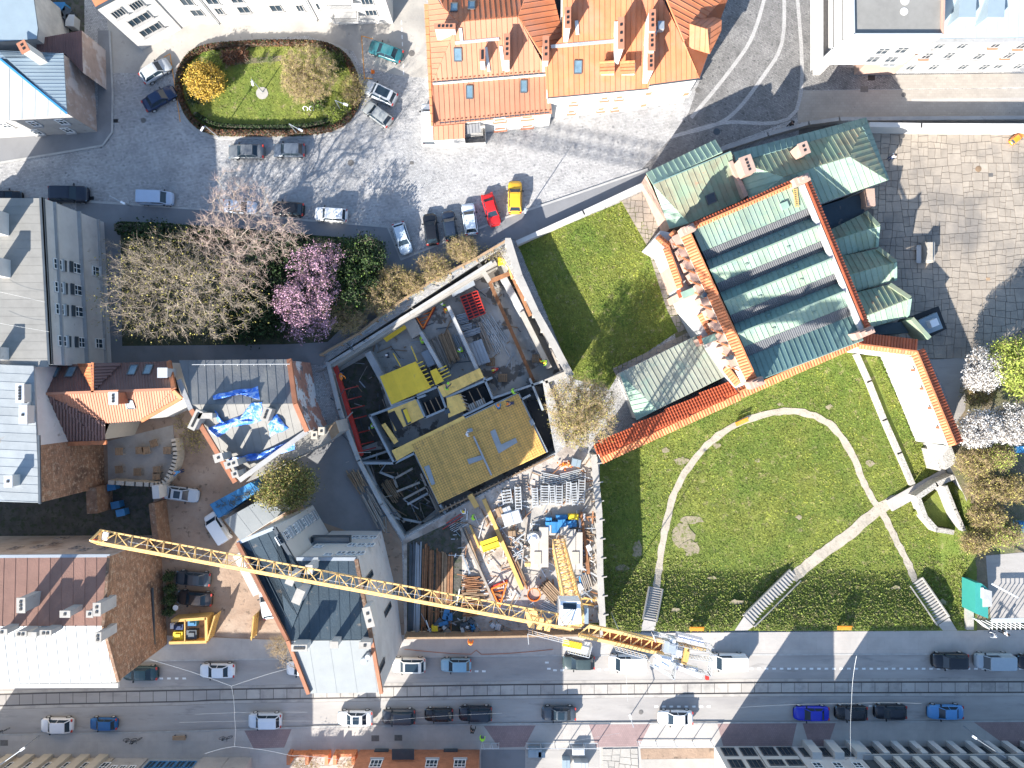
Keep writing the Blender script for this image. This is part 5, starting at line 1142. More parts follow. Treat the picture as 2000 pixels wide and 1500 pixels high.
# ================= CHURCH =================
ch = thing('church', 'large old church with green copper sawtooth roofs and orange tiled parapets', 'church', tuple(W(1510, 560)))
Lp = lambda t: (1352 + 27 * t, 447 + 62 * t); Rp = lambda t: (1567 + 25 * t, 357 + 64.3 * t)
bands = [(0, .72, 9.0, 8.8, 'copper'), (.72, 1.0, 8.8, 8.0, 'louvre')]
for k in (1, 2, 3): bands += [(k, k + .3, 8.0, 9.6, 'copper_shade'), (k + .3, k + .72, 9.6, 8.7, 'copper'), (k + .72, k + 1, 8.7, 8.0, 'louvre')]  # slopes turned from the sun get darker copper, shade put into the colour
bands += [(4, 4.78, 8.0, 9.4, 'copper_shade')]
D('copper2', (.24, .35, .28), rough=.78, spec=.25, n=.12, sc=.8, rv=.1)
for a, b, za, zb, m_ in bands:
    panels(ch, [(*Lp(a), za), (*Rp(a), za), (*Rp(b), zb), Lp(b)], ((1460, 410), (1460 + 26, 410 + 63)), .62 if m_ != 'louvre' else .24, m_, seam=(.05, .07) if m_ != 'louvre' else (.1, .08), name='roof_panel' if m_ != 'louvre' else 'louvre_slat')
for k in (1, 2, 3):
    MB().beam(W(*Lp(k + .3), 9.72), W(*Rp(k + .3), 9.72), .18, .1).build('ridge_cap', mt['copper'], ch)
    for f in (.3, .68):
        x, y = Lp(k + .15)[0] + (Rp(k)[0] - Lp(k)[0]) * f, Lp(k + .15)[1] + (Rp(k)[1] - Lp(k)[1]) * f; MB().box(tuple(W(x, y, 8.95)), (.35, .3, .3), .4).build('roof_vent', mt['copper_shade'], ch)
        x, y = Lp(k + .55)[0] + (Rp(k)[0] - Lp(k)[0]) * f, Lp(k + .55)[1] + (Rp(k)[1] - Lp(k)[1]) * f; MB().box(tuple(W(x, y, 9.2)), (.3, .25, .3), .4).build('roof_vent', mt['copper'], ch)
# ladder and hatch
a, b = W(1553, 368, 9.2), W(1557, 405, 9.1)
lad = MB(); lad.beam(a + Vector((-.2, 0, 0)), b + Vector((-.2, 0, 0)), .07).beam(a + Vector((.2, 0, 0)), b + Vector((.2, 0, 0)), .07)
for i in range(9): c = a.lerp(b, (i + .5) / 9); lad.box(tuple(c), (.45, .07, .07))
lad.root('roof_ladder', mt['timber_yellow'], 'yellow ladder lying on the church roof near the top parapet', 'ladder')
MB().box(tuple(W(1532, 402, 9.05)), (.9, .8, .35), .37).build('roof_hatch', mt['copper2'], ch)
cq = [W2(1342, 449, 8.5), W2(1568, 352, 8.5), W2(1690, 655, 8.5), W2(1480, 748, 8.5)]
for i in range(4): wall(ch, cq[i], cq[(i + 1) % 4], 0, 8.6, 'pink_wall' if i != 1 else 'white_wall')
def tparapet(host, a, b, wpx, z, dark, lite, name='tiled_parapet', pitch=.36, za=None, zb=None, ridge=.5, wall_m='white_wall', base=0, drop=.45):
    """two tile slopes either side of a ridge; a,b = ridge ends in px; wpx=(left width, right width)"""
    za = z if za is None else za; zb = z if zb is None else zb
    dx, dy = b[0] - a[0], b[1] - a[1]; q = math.hypot(dx, dy); nx, ny = dy / q, -dx / q
    for s, w_, m_ in ((1, wpx[0], dark), (-1, wpx[1], lite)):
        if not w_: continue
        pts = [(*a, za), (*b, zb), (b[0] + nx * w_ * s, b[1] + ny * w_ * s, zb - drop * w_ / 14), (a[0] + nx * w_ * s, a[1] + ny * w_ * s)]
        tiles(host, pts, (a, (a[0] + nx * s, a[1] + ny * s)), pitch, 1, m_, single=True)
    A = W(*a, za); B = W(*b, zb); w_ = (wpx[0] + wpx[1]) / S * .7
    sh = (wpx[0] - wpx[1]) / 2 * .8; A2 = W(a[0] + nx * sh, a[1] + ny * sh, za - drop); B2 = W(b[0] + nx * sh, b[1] + ny * sh, zb - drop)
    MB().beam((A2.x, A2.y, (za - drop * 1.3 + base) / 2), (B2.x, B2.y, (zb - drop * 1.3 + base) / 2), w_, za - drop * 1.3 - base).build('wall', mt[wall_m], host)
    MB().beam(A + Vector((0, 0, .1)), B + Vector((0, 0, .1)), .16, .14).build('ridge_tile', mt[lite], host)
tparapet(ch, (1338, 450), (1566, 351), (7, 5), 9.6, 'tile_dark', 'tile_orange')
tparapet(ch, (1572, 352), (1694, 648), (5, 7), 9.6, 'tile_dark', 'tile_orange') if 0 else tparapet(ch, (1572, 352), (1694, 648), (9, 0), 9.6, 'tile_dark', 'tile_dark')
MB().beam(W(1566, 362, 9.3), W(1686, 656, 9.3), .5, .5).build('coping', mtw, ch)
tparapet(ch, (1348, 456), (1478, 742), (0, 20), 9.6, 'tile_orange', 'tile_orange')
for x, y, a_, b_ in ((1345, 447, 1.5, .9), (1567, 350, 1.8, .9), (1690, 650, 2.2, .8), (1479, 748, 1.7, .9)):
    p = W(x, y, 10.6); m_ = MB(); m_.box((p.x, p.y, 9.7), (a_, b_, 1.8), .4); m_.box((p.x, p.y, 10.7), (a_ * .6, b_ * .7, .5), .4); m_.box((p.x, p.y, 11.1), (a_ * .2, b_ * .3, .6), .4); m_.build('pinnacle', mt['pink_wall'], ch)
# west gallery
gal = thing('church_gallery', 'stepped orange tiled gallery with pink slab roofs along the church west side', 'building', tuple(W(1380, 600)))
tparapet(gal, (1312, 452), (1330, 470), (6, 8), 6.5, 'tile_orange', 'tile_orange', wall_m='pink_wall')
for i in range(11):
    f = i / 11; x, y = 1326 + 118 * f, 468 + 262 * f; m_ = MB(); p = W(x, y, 8.1); m_.box((p.x, p.y, 8.05), (1.15, 1.35, .12), .43 + rnd.uniform(-.05, .05)); m_.box((p.x, p.y, 4), (1.0, 1.2, 8), .43)
    m_.build('slab_roof', mt['pink_wall'], gal)
    p = W(x - 5, y + 12, 8.2); MB().beam(W(x - 12, y + 8, 7.8), W(x + 10, y + 18, 8.4), .16, .2).build('slab_edge', mt['tile_orange'], gal)
for a, b in (((1284, 462), (1306, 482)), ((1306, 482), (1334, 560)), ((1372, 610), (1400, 660)), ((1420, 715), (1446, 748))):
    tparapet(gal, a, b, (0, 12) if a[0] > 1300 else (6, 6), 6.2, 'tile_orange', 'tile_orange', wall_m='pink_wall')
gq = [W2(1270, 475, 5.5), W2(1296, 490, 5.5), W2(1338, 590, 5.5), W2(1385, 680, 5.5), W2(1440, 765, 5.5), W2(1462, 750, 5.5), W2(1340, 460, 5.5), W2(1290, 450, 5.5)]
MB().prism(gq, 0, 5.4).build('wall', mtw, gal)
for x, y, ro in ((1345, 572, .38), (1386, 662, .38)):
    p = W(x, y, 7); MB().box((p.x, p.y, 3.6), (1.9, .9, 7.2), ro).build('buttress', mt['pink_wall'], gal); MB().box((p.x, p.y, 7.25), (1.9, .8, .1), ro).build('buttress_cap', mt['copper2'], gal); MB().box((p.x - 1.1, p.y - .1, 7.1), (.5, 1, .2), ro).build('buttress_tiles', mt['tile_dark'], gal)
for x, y in ((1376, 576), (1428, 698)): p = W(x, y, 9.2); m_ = MB(); m_.tube((p.x, p.y, 8), (p.x, p.y, 9.3), .3, n=10); m_.build('flue', mt['steel_dark'], gal)
# north-west low copper roofs
r = thing('annex', 'church annex with green copper roof nearest the cobbled square', 'building', tuple(W(1350, 370)))
D('copper_light', (.32, .43, .33), rough=.78, spec=.25, n=.1, sc=.8, rv=.08)
panels(r, [(1262, 338, 5.2), (1397, 273, 5.2), (1411, 297, 6.6), (1275, 360)], ((1330, 305), (1345, 330)), .72, 'copper_light')
_, px1 = panels(r, [(1275, 360, 6.6), (1427, 296, 6.6), (1452, 390, 5.2), (1346, 436)], ((1350, 330), (1385, 415)), .72, 'copper_brown')
panels(r, [(1275, 360, 6.6), (1346, 436, 5.2), (1308, 447, 4.4)], ((1275, 362), (1308, 446)), .7, 'copper_light') if 0 else panels(r, [(1275, 360, 6.6), (1346, 436, 5.2), (1308, 447, 4.4)], ((1300, 400), (1340, 390)), .7, 'copper_light')
skylight(r, px1, 1389, 388, 1.1, 1.1, .4, 'steel_dark', 'roof_hatch')
aq = [W2(1264, 339, 5), W2(1396, 275, 5), W2(1450, 388, 5), W2(1342, 438, 5), W2(1309, 446, 4.3)]
for i in range(5): wall(r, aq[i], aq[(i + 1) % 5], 0, 5.1 if i < 3 else 4.4, 'pink_wall')
MB().beam(W(1275, 360, 6.7), W(1427, 296, 6.7), .12, .08).build('ridge_cap', mt['copper_shade'], r)
MB().beam(W(1424, 318, 6), W(1455, 386, 6), .5, 1.2).build('wall', mt['pink_wall'], r)
r = thing('annex', 'church annex with large hipped copper roof and pink chimneys beside the plaza', 'building', tuple(W(1600, 320)))
panels(r, [(1438, 318, 6.2), (1684, 248, 6.2), (1659, 306, 8), (1532, 345)], ((1560, 290), (1585, 335)), .7, 'copper_brown')
panels(r, [(1438, 318, 6.2), (1532, 345, 8), (1464, 390, 6.0)], ((1440, 350), (1520, 345)), .7, 'copper_light') if 0 else panels(r, [(1438, 318, 6.2), (1532, 345, 8), (1464, 390, 6.0)], ((1450, 352), (1520, 330)), .7, 'copper_light')
panels(r, [(1532, 345, 8), (1659, 306, 8), (1733, 352, 6), (1590, 402), (1464, 392)], ((1600, 325), (1625, 385)), .7, 'copper')
panels(r, [(1684, 248, 6.2), (1733, 352, 6), (1659, 306, 8)], ((1660, 306), (1715, 290)), .7, 'copper_brown')
panels(r, [(1432, 298, 5.2), (1691, 230, 5.2), (1684, 248, 6.1), (1438, 318)], ((1560, 264), (1565, 282)), .7, 'copper_shade')
panels(r, [(1691, 230, 5.2), (1736, 351, 5.4), (1730, 352, 5.9), (1684, 248)], ((1700, 290), (1715, 285)), .7, 'copper_shade')
aq = [W2(1434, 300, 5), W2(1689, 232, 5), W2(1733, 350, 5), W2(1600, 398, 5), W2(1462, 390, 5)]
for i in range(5): wall(r, aq[i], aq[(i + 1) % 5], 0, 5.3, 'grey_wall')
chimney(r, 1460, 322, 8.6, 1.3, 2.0, 3, .35, mat='pink_wall', cap='pink_wall', holes=4); chimney(r, 1570, 290, 9, 1, 1.3, 3, .35, mat='pink_wall', cap='pink_wall', holes=2)
# east bays
r = thing('church_bays', 'three stepped copper roofed side bays between the church nave and the plaza', 'building', tuple(W(1690, 520)))
for (A, Bq, Cq, Dq, E_, F_) in (((1610, 455), (1690, 415), (1715, 442), (1625, 470), (1712, 482), (1637, 502)), ((1638, 502), (1714, 486), (1748, 512), (1655, 537), (1748, 547), (1670, 570)), ((1670, 572), (1737, 556), (1777, 583), (1685, 620), (1772, 618), (1698, 640))):
    panels(r, [(*A, 3.8), (*Bq, 3.8), (*Cq, 5.0), Dq], ((1655, 440), (1672, 470)), .7, 'copper_brown')
    panels(r, [(*Dq, 5.0), (*Cq, 5.0), (*E_, 3.4), F_], ((1670, 470), (1678, 505)), .7, 'copper')
    MB().beam(W(*Bq, 4.1), W(*Cq, 5.2), .5, .4).build('verge', mt['copper_brown'], r); MB().beam(W(*Cq, 5.1), W(*E_, 3.6), .35, .3).build('verge', mt['copper2'], r)
    e = [W2(*A, 3.3), W2(*Bq, 3.3), W2(*Cq, 3.3), W2(*E_, 3.3), W2(*F_, 3.3)]
    MB().prism(e, 0, 3.3).build('wall', mt['grey_wall'], r)
MB().prism([W2(x, y, 3) for x, y in ((1596, 405), (1678, 380), (1690, 415), (1612, 455))], 0, 3).build('roof', mt['tar_shade'], r)
MB().prism([W2(x, y, 3) for x, y in ((1690, 640), (1760, 628), (1775, 650), (1700, 655))], 0, 3).build('roof', mt['tar_shade'], r)
MB().beam(W(1688, 375, 3), W(1690, 408, 3), 1, 3).build('pier', mt['pink_wall'], r)
MB().beam(W(1768, 624, 3.4), W(1802, 662, 3.4), .5, 3).build('end_wall', mt['copper_brown'], r)
# south-west green roof
r = thing('annex', 'long low annex with pale green metal roof behind the orange tiled wall', 'building', tuple(W(1320, 740)))
D('copper_grey', (.33, .34, .27), rough=.78, spec=.25, n=.12, sc=.8, rv=.1, c2=(.27, .34, .27), t2=(.5, .65), s2=.5)
panels(r, [(1210, 729, 3.4), (1362, 655, 3.4), (1417, 735, 4.4), (1284, 800)], ((1280, 700), (1325, 780)), .62, 'copper_grey')
panels(r, [(1362, 655, 3.4), (1414, 700, 3.9), (1417, 735, 4.4)], ((1370, 660), (1412, 733)), .62, 'copper_grey')
panels(r, [(1210, 729, 3.4), (1284, 800, 4.4), (1243, 821, 3.6)], ((1225, 775), (1270, 765)), .62, 'copper_light')
aq = [W2(1212, 730, 3.3), W2(1361, 657, 3.3), W2(1412, 702, 3.3), W2(1414, 740, 3.3), W2(1244, 818, 3.3)]
for i in range(5): wall(r, aq[i], aq[(i + 1) % 5], 0, 3.35, 'white_wall')
# tiled walls
def twall(label, a, b, wpx, z, dark, lite, base=-2.4, drop=.5):
    m_ = W((a[0] + b[0]) / 2, (a[1] + b[1]) / 2, z); t = thing('tiled_wall', label, 'wall', (m_.x, m_.y, base), 'orange tile capped walls of the church precinct')
    tparapet(t, a, b, wpx, z, dark, lite, base=base, drop=drop); return t
D('tile_red', (.5, .1, .035), rough=.7, n=.15, sc=2, rv=.2)
t = thing('tiled_wall', 'wide double pitched tiled wall between green roofed annex and lawn', 'wall', tuple(W(1300, 820)), 'orange tile capped walls of the church precinct')
tiles(t, [(1172, 893, 5.6), (1441, 768, 5.6), (1428, 742, 4.7), (1160, 868)], ((1300, 830), (1289, 806)), .36, .42, 'tile_red')
tiles(t, [(1172, 893, 5.6), (1441, 768, 5.6), (1447, 780, 4.9), (1177, 905)], ((1300, 833), (1306, 846)), .36, 1, 'tile_orange', single=True)
MB().beam(W(1168, 888, 2.7) + Vector((0, 0, -.6)), W(1434, 762, 2.7) + Vector((0, 0, -1.2)), 1.2, 6.2).build('wall', mtw, t)
twall('straight tiled parapet wall below the last church roof slope', (1444, 765), (1681, 660), (7, 13), 5.6, 'tile_orange', 'tile_orange')
twall('short tiled wall from the church corner towards the plaza', (1678, 672), (1790, 686), (22, 9), 5.8, 'tile_dark', 'tile_orange', drop=.6)
t = twall('long slanting tiled wall descending beside the white plastered slope', (1790, 686), (1866, 868), (15, 12), 5.8, 'tile_dark', 'tile_orange', drop=.6)
a, b = W(1782, 697, 5.2), W(1853, 872, 5.2); a0, b0 = W(1738, 697, -2.2), W(1826, 912, -2.2)
MB().add([(a0.x, a0.y, -2.2), (b0.x, b0.y, -2.2), (b.x, b.y, 5.2), (a.x, a.y, 5.2), (a.x + .3, a.y, 5.2), (a.x + .3, a.y, 0), (b.x + .3, b.y, 0), (b.x + .3, b.y, 5.2)], [(0, 1, 2, 3), (4, 7, 6, 5), (1, 6, 7, 2), (0, 3, 4, 5)]).build('plaster_slope', mtw, t)
for x, y in ((1783, 723), (1800, 759), (1816, 797), (1832, 835)): MB().box(tuple(W(x, y, 4.55)), (.35, .3, .35)).build('spout', mt['brick_orange'], t)
# plaza things
p = W(1812, 492, 1); m_ = MB(); m_.box((p.x + .3, p.y, .5), (1.1, 2.6, 1.0)); m_.box((p.x + .15, p.y, 1.25), (.9, 2.3, .5), 0); m_.add([(p.x + .75, p.y - 1.3, 1), (p.x + .75, p.y + 1.3, 1), (p.x + .1, p.y + 1.2, 1.9), (p.x + .1, p.y - 1.2, 1.9)], [(0, 1, 2, 3)])
m_.root('stone_monument', mt['concrete_pale'], 'pale stone sarcophagus shaped monument standing on the flagged plaza', 'monument')
p = W(1799, 495, 1); t = thing('stone_bench', 'dark stone bench directly left of the plaza monument', 'bench', (p.x, p.y, .05))
m_ = MB(); m_.box((0, 0, .45), (.6, 2.3, .12)); link('seat', m_.mesh('seat', mt['concrete']), t)
for s in (-1, 1): m_ = MB(); m_.box((0, s * .8, .2), (.5, .3, .4)); link('leg', m_.mesh('leg', mt['concrete']), t)
t = thing('vent_shaft', 'square dark pit with blue grey slab and white cube at the plaza edge', 'shaft', tuple(W(1810, 630)))
MB().prism([W2(x, y) for x, y in ((1773, 620), (1832, 598), (1848, 642), (1805, 664), (1795, 645))], .02, .12).build('surround', mt['black'], t)
MB().prism([W2(x, y, .8) for x, y in ((1794, 626), (1830, 610), (1842, 641), (1807, 655))], .1, .8).build('slab', mt['metal_blue'], t)
p = W(1823, 631, 1.4); MB().box((p.x, p.y, 1.2), (1, .9, .9), .4).build('cube', mt['white_plastic'], t)
# kiosk and pergola right
t = thing('kiosk', 'small teal painted kiosk with grey roof at the right edge of the lawn', 'kiosk', tuple(W(1915, 1170)))
MB().prism([W2(x, y, 2.6) for x, y in ((1905, 1138), (1916, 1139), (1930, 1150), (1930, 1208), (1905, 1198))], 0, 2.6).build('wall', mt['teal'], t)
MB().prism([W2(x, y, 2.8) for x, y in ((1921, 1150), (1938, 1155), (1938, 1185), (1921, 1186))], 2.6, 2.75).build('roof', mt['concrete'], t)
m_ = MB(); p = W(1918, 1158, 2.7); m_.box((p.x, p.y, 2.72), (.3, 1.3, .08)); m_.build('roof_light', mt['white_plastic'], t)
t = thing('pergola', 'grey slatted shelter with white posts beside the teal kiosk', 'shelter', tuple(W(1960, 1220)))
MB().prism([W2(x, y, 3) for x, y in ((1937, 1208), (2060, 1206), (2060, 1216), (1937, 1217))], 2.9, 3).build('roof', mt['galv'], t)
for i in range(9): p = W(1932 + i * 9, 1224, 2.4); MB().box((p.x, p.y, 1.5), (.08, .08, 3)).build('post', mt['white_plastic'], t); MB().box((p.x, p.y + .4, 2.95), (.06, 1.1, .06)).build('rafter', mt['white_plastic'], t)
MB().beam(W(1905, 1208, 2), W(1927, 1226, 2), .12, 1.2).build('sign_board', mtw, t)
MB().tube(W(1937, 1140, 3), W(1988, 1167, 3), .09, n=6).root('barrier_pole', mt['white_plastic'], 'long white barrier pole above the car park', 'barrier')
lowwall('kerb_wall', 'pale concrete strip between lawn and teal kiosk', [(1895, 1140), (1895, 1228)], 14, 0, .5, 'concrete_pale')
# ================= BUILDING PIT =================
PZ = -3.6
def pitbox():
    pts = [W2(*p) for p in PIT]; mb = MB(); n = len(pts)
    for i in range(n):
        a, b = pts[i], pts[(i + 1) % n]; mb.face([(a[0], a[1], 0), (b[0], b[1], 0), (b[0], b[1], PZ), (a[0], a[1], PZ)])
    o = mb.build('pit_wall', mt['concrete']); o['kind'] = 'structure'
pitbox()
o = sheet('pit_floor', [(x, y) for x, y in PIT], PZ, 'wet_floor', zr=0)
SHp = lambda n, p, z, m, th=.2: sheet(n, p, z, m, th=th)
SHp('pit_floor', [(655, 730), (725, 690), (770, 850), (690, 880)], PZ + .03, 'dirt_shade', .02)
SHp('pit_floor', [(690, 885), (800, 870), (857, 990), (790, 1045), (720, 960)], PZ + .04, 'dirt_shade', .02)
site = thing('building_shell', 'half built concrete basement with yellow formwork decks in the pit', 'construction', (*W2(870, 800), PZ))
def cw(a, b, wd=.35, z1=-.4, m='concrete', name='wall', z0=PZ):
    A, B = W(*a, z1), W(*b, z1); MB().beam((A.x, A.y, (z0 + z1) / 2), (B.x, B.y, (z0 + z1) / 2), wd, z1 - z0, ex=wd * .3).build(name, mt[m], site)
cw((648, 712), (965, 512), .75, -.3, 'concrete_pale'); cw((720, 692), (745, 738), .9, -1.4); cw((822, 650), (864, 724), .45, -.5); cw((876, 600), (932, 722), .45, -.5)
cw((1020, 612), (1072, 716), .7, -1.2, 'concrete_pale'); cw((985, 545), (1020, 612), .9, -1.5); cw((742, 736), (765, 792), .3, -.2)
D('concrete_blue', (.3, .33, .35), n=.15, sc=1)
for a, b in (((722, 812), (770, 905)), ((722, 812), (830, 772)), ((765, 792), (812, 776)), ((770, 905), (1035, 772)), ((812, 776), (830, 816)), ((830, 816), (872, 798)), ((815, 772), (855, 755)), ((855, 755), (872, 800)), ((872, 776), (960, 738)), ((945, 738), (962, 778)), ((962, 778), (1060, 745)), ((905, 812), (962, 784)), ((803, 868), (858, 985)), ((770, 905), (803, 868)), ((803, 868), (1012, 768)), ((1012, 768), (1068, 882)), ((700, 905), (770, 905)), ((905, 815), (915, 838)), ((858, 985), (870, 1003)), ((1035, 740), (1060, 800))): cw(a, b, .28, -.25, 'concrete_blue')
k = 0
def deck(label, pts, z, mat, along, pitch=.55):
    t = thing('formwork_deck', label, 'formwork', (*W2(*pts[0], z), z), 'yellow formwork decks')
    panels(t, [(*pts[0], z), (*pts[1], z), (*pts[2], z)] + [p for p in pts[3:]], along, pitch, mat, seam=(.02, .01), name='formwork_panel'); return t
deck('largest plain bright yellow formwork deck beside the red wall props', [(742, 735), (812, 706), (842, 757), (765, 790)], -.15, 'plywood', ((742, 735), (765, 790)))
deck('small bright yellow deck piece just right of the largest plain deck', [(840, 725), (852, 719), (867, 744), (851, 752)], -.15, 'plywood', ((840, 725), (851, 752)))
deck('yellow strip deck with a worker standing on it', [(855, 756), (937, 719), (945, 737), (866, 776)], -.18, 'plywood_old', ((855, 756), (866, 776)))
deck('narrow yellow shuttering panel near the orange triangle frame', [(748, 660), (791, 631), (796, 640), (755, 668)], -2.4, 'plywood', ((748, 660), (791, 631)), .35)
deck('yellow deck section between two dark stair openings', [(872, 777), (900, 769), (912, 800), (876, 816)], -.2, 'plywood_old', ((872, 777), (884, 812)))
deck('angled yellow deck band above the big rebar covered deck', [(770, 905), (765, 880), (905, 812), (912, 822)][1:] + [(775, 900)], -.22, 'plywood_old', ((765, 880), (905, 812)), .5)
deck('yellow deck with cable coil and two dark slots', [(757, 802), (812, 780), (828, 815), (772, 842)], -.24, 'plywood_old', ((757, 802), (772, 842)))
deck('thin yellow board by the dark opening at the deck edge', [(745, 830), (752, 826), (778, 862), (770, 868)], -.24, 'plywood_old', ((745, 830), (770, 868)), .3)
MB().prism([W2(x, y, -.1) for x, y in ((757, 808), (770, 802), (788, 835), (775, 842))], -.3, -.12).build('slot', mt['black'], site)
for pts in (((783, 800), (791, 797), (803, 826), (794, 831)), ((868, 800), (876, 797), (880, 806), (870, 810))): MB().prism([W2(x, y, -.1) for x, y in pts], -.3, -.1).build('hatch', mt['steel_dark'], site)
MB().prism([W2(x, y, -.08) for x, y in ((787, 801), (794, 798), (803, 822), (797, 826))], -.1, -.05).build('formwork_board', mt['plywood'], site)
big = deck('big yellow deck covered by a dense rebar grid in the pit centre', [(803, 868), (1012, 769), (1066, 884), (857, 984)], -.2, 'plywood_old', ((803, 868), (857, 984)))
mb = MB(); c = [W(803, 868, -.05), W(1012, 769, -.05), W(1066, 884, -.05), W(857, 984, -.05)]
for i in range(46): f = (i + .5) / 46; mb.beam(c[0].lerp(c[1], f), c[3].lerp(c[2], f), .03, .02)
for i in range(26): f = (i + .5) / 26; v = Vector((0, 0, .03)); mb.beam(c[0].lerp(c[3], f) + v, c[1].lerp(c[2], f) + v, .03, .02)
mb.build('rebar_mesh', mt['rust'], big, kind='stuff')
for pts in (((912, 897), (940, 889), (944, 897), (916, 907)), ((957, 843), (967, 838), (979, 868), (1007, 855), (1011, 864), (974, 886)), ((912, 838), (922, 836), (924, 842), (914, 846)), ((828, 912), (838, 908), (850, 945), (843, 948)), ((1033, 822), (1040, 818), (1045, 828), (1038, 832))):
    MB().prism([W2(x, y, 0) for x, y in pts], -.16, -.0).build('recess_box', mt['concrete_blue'], big)
MB().tube(W(925, 852, .1), W(960, 928, .1), .14, n=6).build('conduit', mt['steel'], big)
# stair openings with beams
for (a, b, c_, d_) in (((890, 775), (945, 752), (962, 784), (905, 808)), ((822, 790), (860, 772), (872, 795), (832, 814))):
    MB().prism([W2(x, y, -2) for x, y in (a, b, c_, d_)], PZ, -2.6).build('shaft_floor', mt['black'], site)
    for i in range(3): f = (i + .7) / 3.6; p0 = (a[0] + (b[0] - a[0]) * f, a[1] + (b[1] - a[1]) * f); p1 = (d_[0] + (c_[0] - d_[0]) * f, d_[1] + (c_[1] - d_[1]) * f); MB().beam(W(*p0, -.5), W(*p1, -.5), .1, .2).build('timber_beam', mt['wood'], site)
for i in range(8): MB().box(tuple(W(918 + i * 4, 797 - i * 1.8, -.6)), (.22, 1.0, .1), .43).build('stair_tread', mt['concrete_pale'], site)
for i in range(7): y = 712 + i * 7.5; MB().beam(W(812 + i * 3.6, y, -.1), W(826 + i * 3.6, y - 6, -.1), .12).build('formwork_beam', mt['plywood'], site)
for i in range(4): MB().beam(W(855 + i * 3, 722 + i * 6, -.1), W(872 + i * 3, 714 + i * 6, -.1), .12).build('formwork_beam', mt['plywood'], site)
for i in range(5): MB().beam(W(897 + i * 3, 771 + i * 7, -.1), W(909 + i * 3, 775 + i * 7, -.1), .08).build('formwork_beam', mt['wood_grey'], site)
for a, b in (((768, 690), (783, 716)), ((803, 676), (815, 706))): MB().beam(W(*a, -1), W(*b, -.3), .12).build('formwork_beam', mt['plywood'], site)
# deck edge props
for i in range(26): f = i / 25; x, y = 862 + (1075 - 862) * f, 992 - (992 - 890) * f; MB().beam(W(x, y, -.1), W(x + 4, y + 9, -.1), .12, .2).build('edge_joist', mt['wood_grey'], site)
MB().beam(W(858, 1000, 0), W(1082, 890, 0), .2, .15).build('edge_beam', mt['wood'], site)
# steel beams
def bm(label, a, b, m='rust', wd=.35, z=-2.6, cat='beam', name='steel_beam', z2=None):
    A, B = W(*a, z), W(*b, z if z2 is None else z2); t = MB().beam(A, B, wd * .35, wd); t.beam(A + Vector((0, 0, wd / 2)), B + Vector((0, 0, wd / 2)), wd, .05).beam(A - Vector((0, 0, wd / 2)), B - Vector((0, 0, wd / 2)), wd, .05)
    return t.root(name, mt[m], label, cat)
bm('long rusty steel beam running down the right side of the pit floor', (955, 548), (1042, 744), wd=.45)
bm('pale concrete capped steel beam at the top of the pit', (936, 518), (956, 550), 'concrete_pale', .6, -1)
bm('short orange rusty beam across the top corner of the pit', (956, 550), (998, 533), 'rust', .5, -1); bm('thin orange steel beam parallel to the right pit edge', (998, 533), (1036, 617), 'rust', .45, -1)
# wooden shoring along the right edge
t = thing('shoring', 'pale timber shoring frame in the top corner of the pit', 'shoring', (*W2(1000, 510), -1))
for a, b in (((985, 490), (1000, 545)), ((990, 505), (1008, 498)), ((994, 525), (1012, 516)), ((1002, 545), (1020, 538)), ((980, 505), (998, 520)), ((984, 520), (990, 500)), ((978, 512), (1000, 500)), ((1000, 500), (1030, 580)), ((1030, 580), (1095, 725))): MB().beam(W(*a, -.4), W(*b, -.2), .22, .2).build('plank', mt['wood_grey' if a[0] > 999 else 'timber_yellow'], t)
p = W(977, 510, -1); MB().box((p.x, p.y, -1), (.7, 1.0, .7), .2).box((p.x, p.y, -.6), (.4, .6, .2), .2).root('generator', mt['yellow_paint'], 'small yellow machine in the top corner of the pit', 'machine')
# trusses
def tri(label, pts, z, hh=.9):
    t = thing('truss_frame', label, 'steel frame', (*W2(*pts[0], z), z)); P = [W(*p, z) for p in pts]
    for dz in (0, hh):
        for i in range(3): MB().beam(P[i] + Vector((0, 0, dz)), P[(i + 1) % 3] + Vector((0, 0, dz)), .16).build('chord', mt['red_paint' if dz == 0 else 'orange_paint'], t)
    for i in range(5):
        f = (i + .5) / 5; g = min(1, (i + 1) / 5); MB().beam(P[0].lerp(P[2], f), P[1].lerp(P[2], g * .98), .1).build('brace', mt['orange_paint'], t)
    for p in P: MB().beam(p, p + Vector((0, 0, hh)), .14).build('post', mt['red_paint'], t)
tri('red orange triangular steel frame lying inside the pit', [(812, 616), (850, 600), (828, 642)], PZ + .1); tri('red orange triangular steel frame standing in the sunny yard', [(960, 1146), (991, 1133), (976, 1181)], .1)
t = thing('formwork_grid', 'red formwork grid panel lying in the pit', 'formwork', (*W2(920, 596, -3), PZ)); q4 = [W(x, y, -2.6) for x, y in ((899, 580), (932, 568), (948, 612), (916, 624))]
for i in range(9): f = i / 8; MB().beam(q4[0].lerp(q4[3], f), q4[1].lerp(q4[2], f), .11, .3).build('bar', mt['red_paint'], t)
for f in (0, .33, .67, 1): MB().beam(q4[0].lerp(q4[1], f), q4[3].lerp(q4[2], f), .13, .34).build('rail', mt['red_paint'], t)
MB().prism([(p.x, p.y) for p in q4], -2.95, -2.85).build('panel', mt['steel_dark'], t)
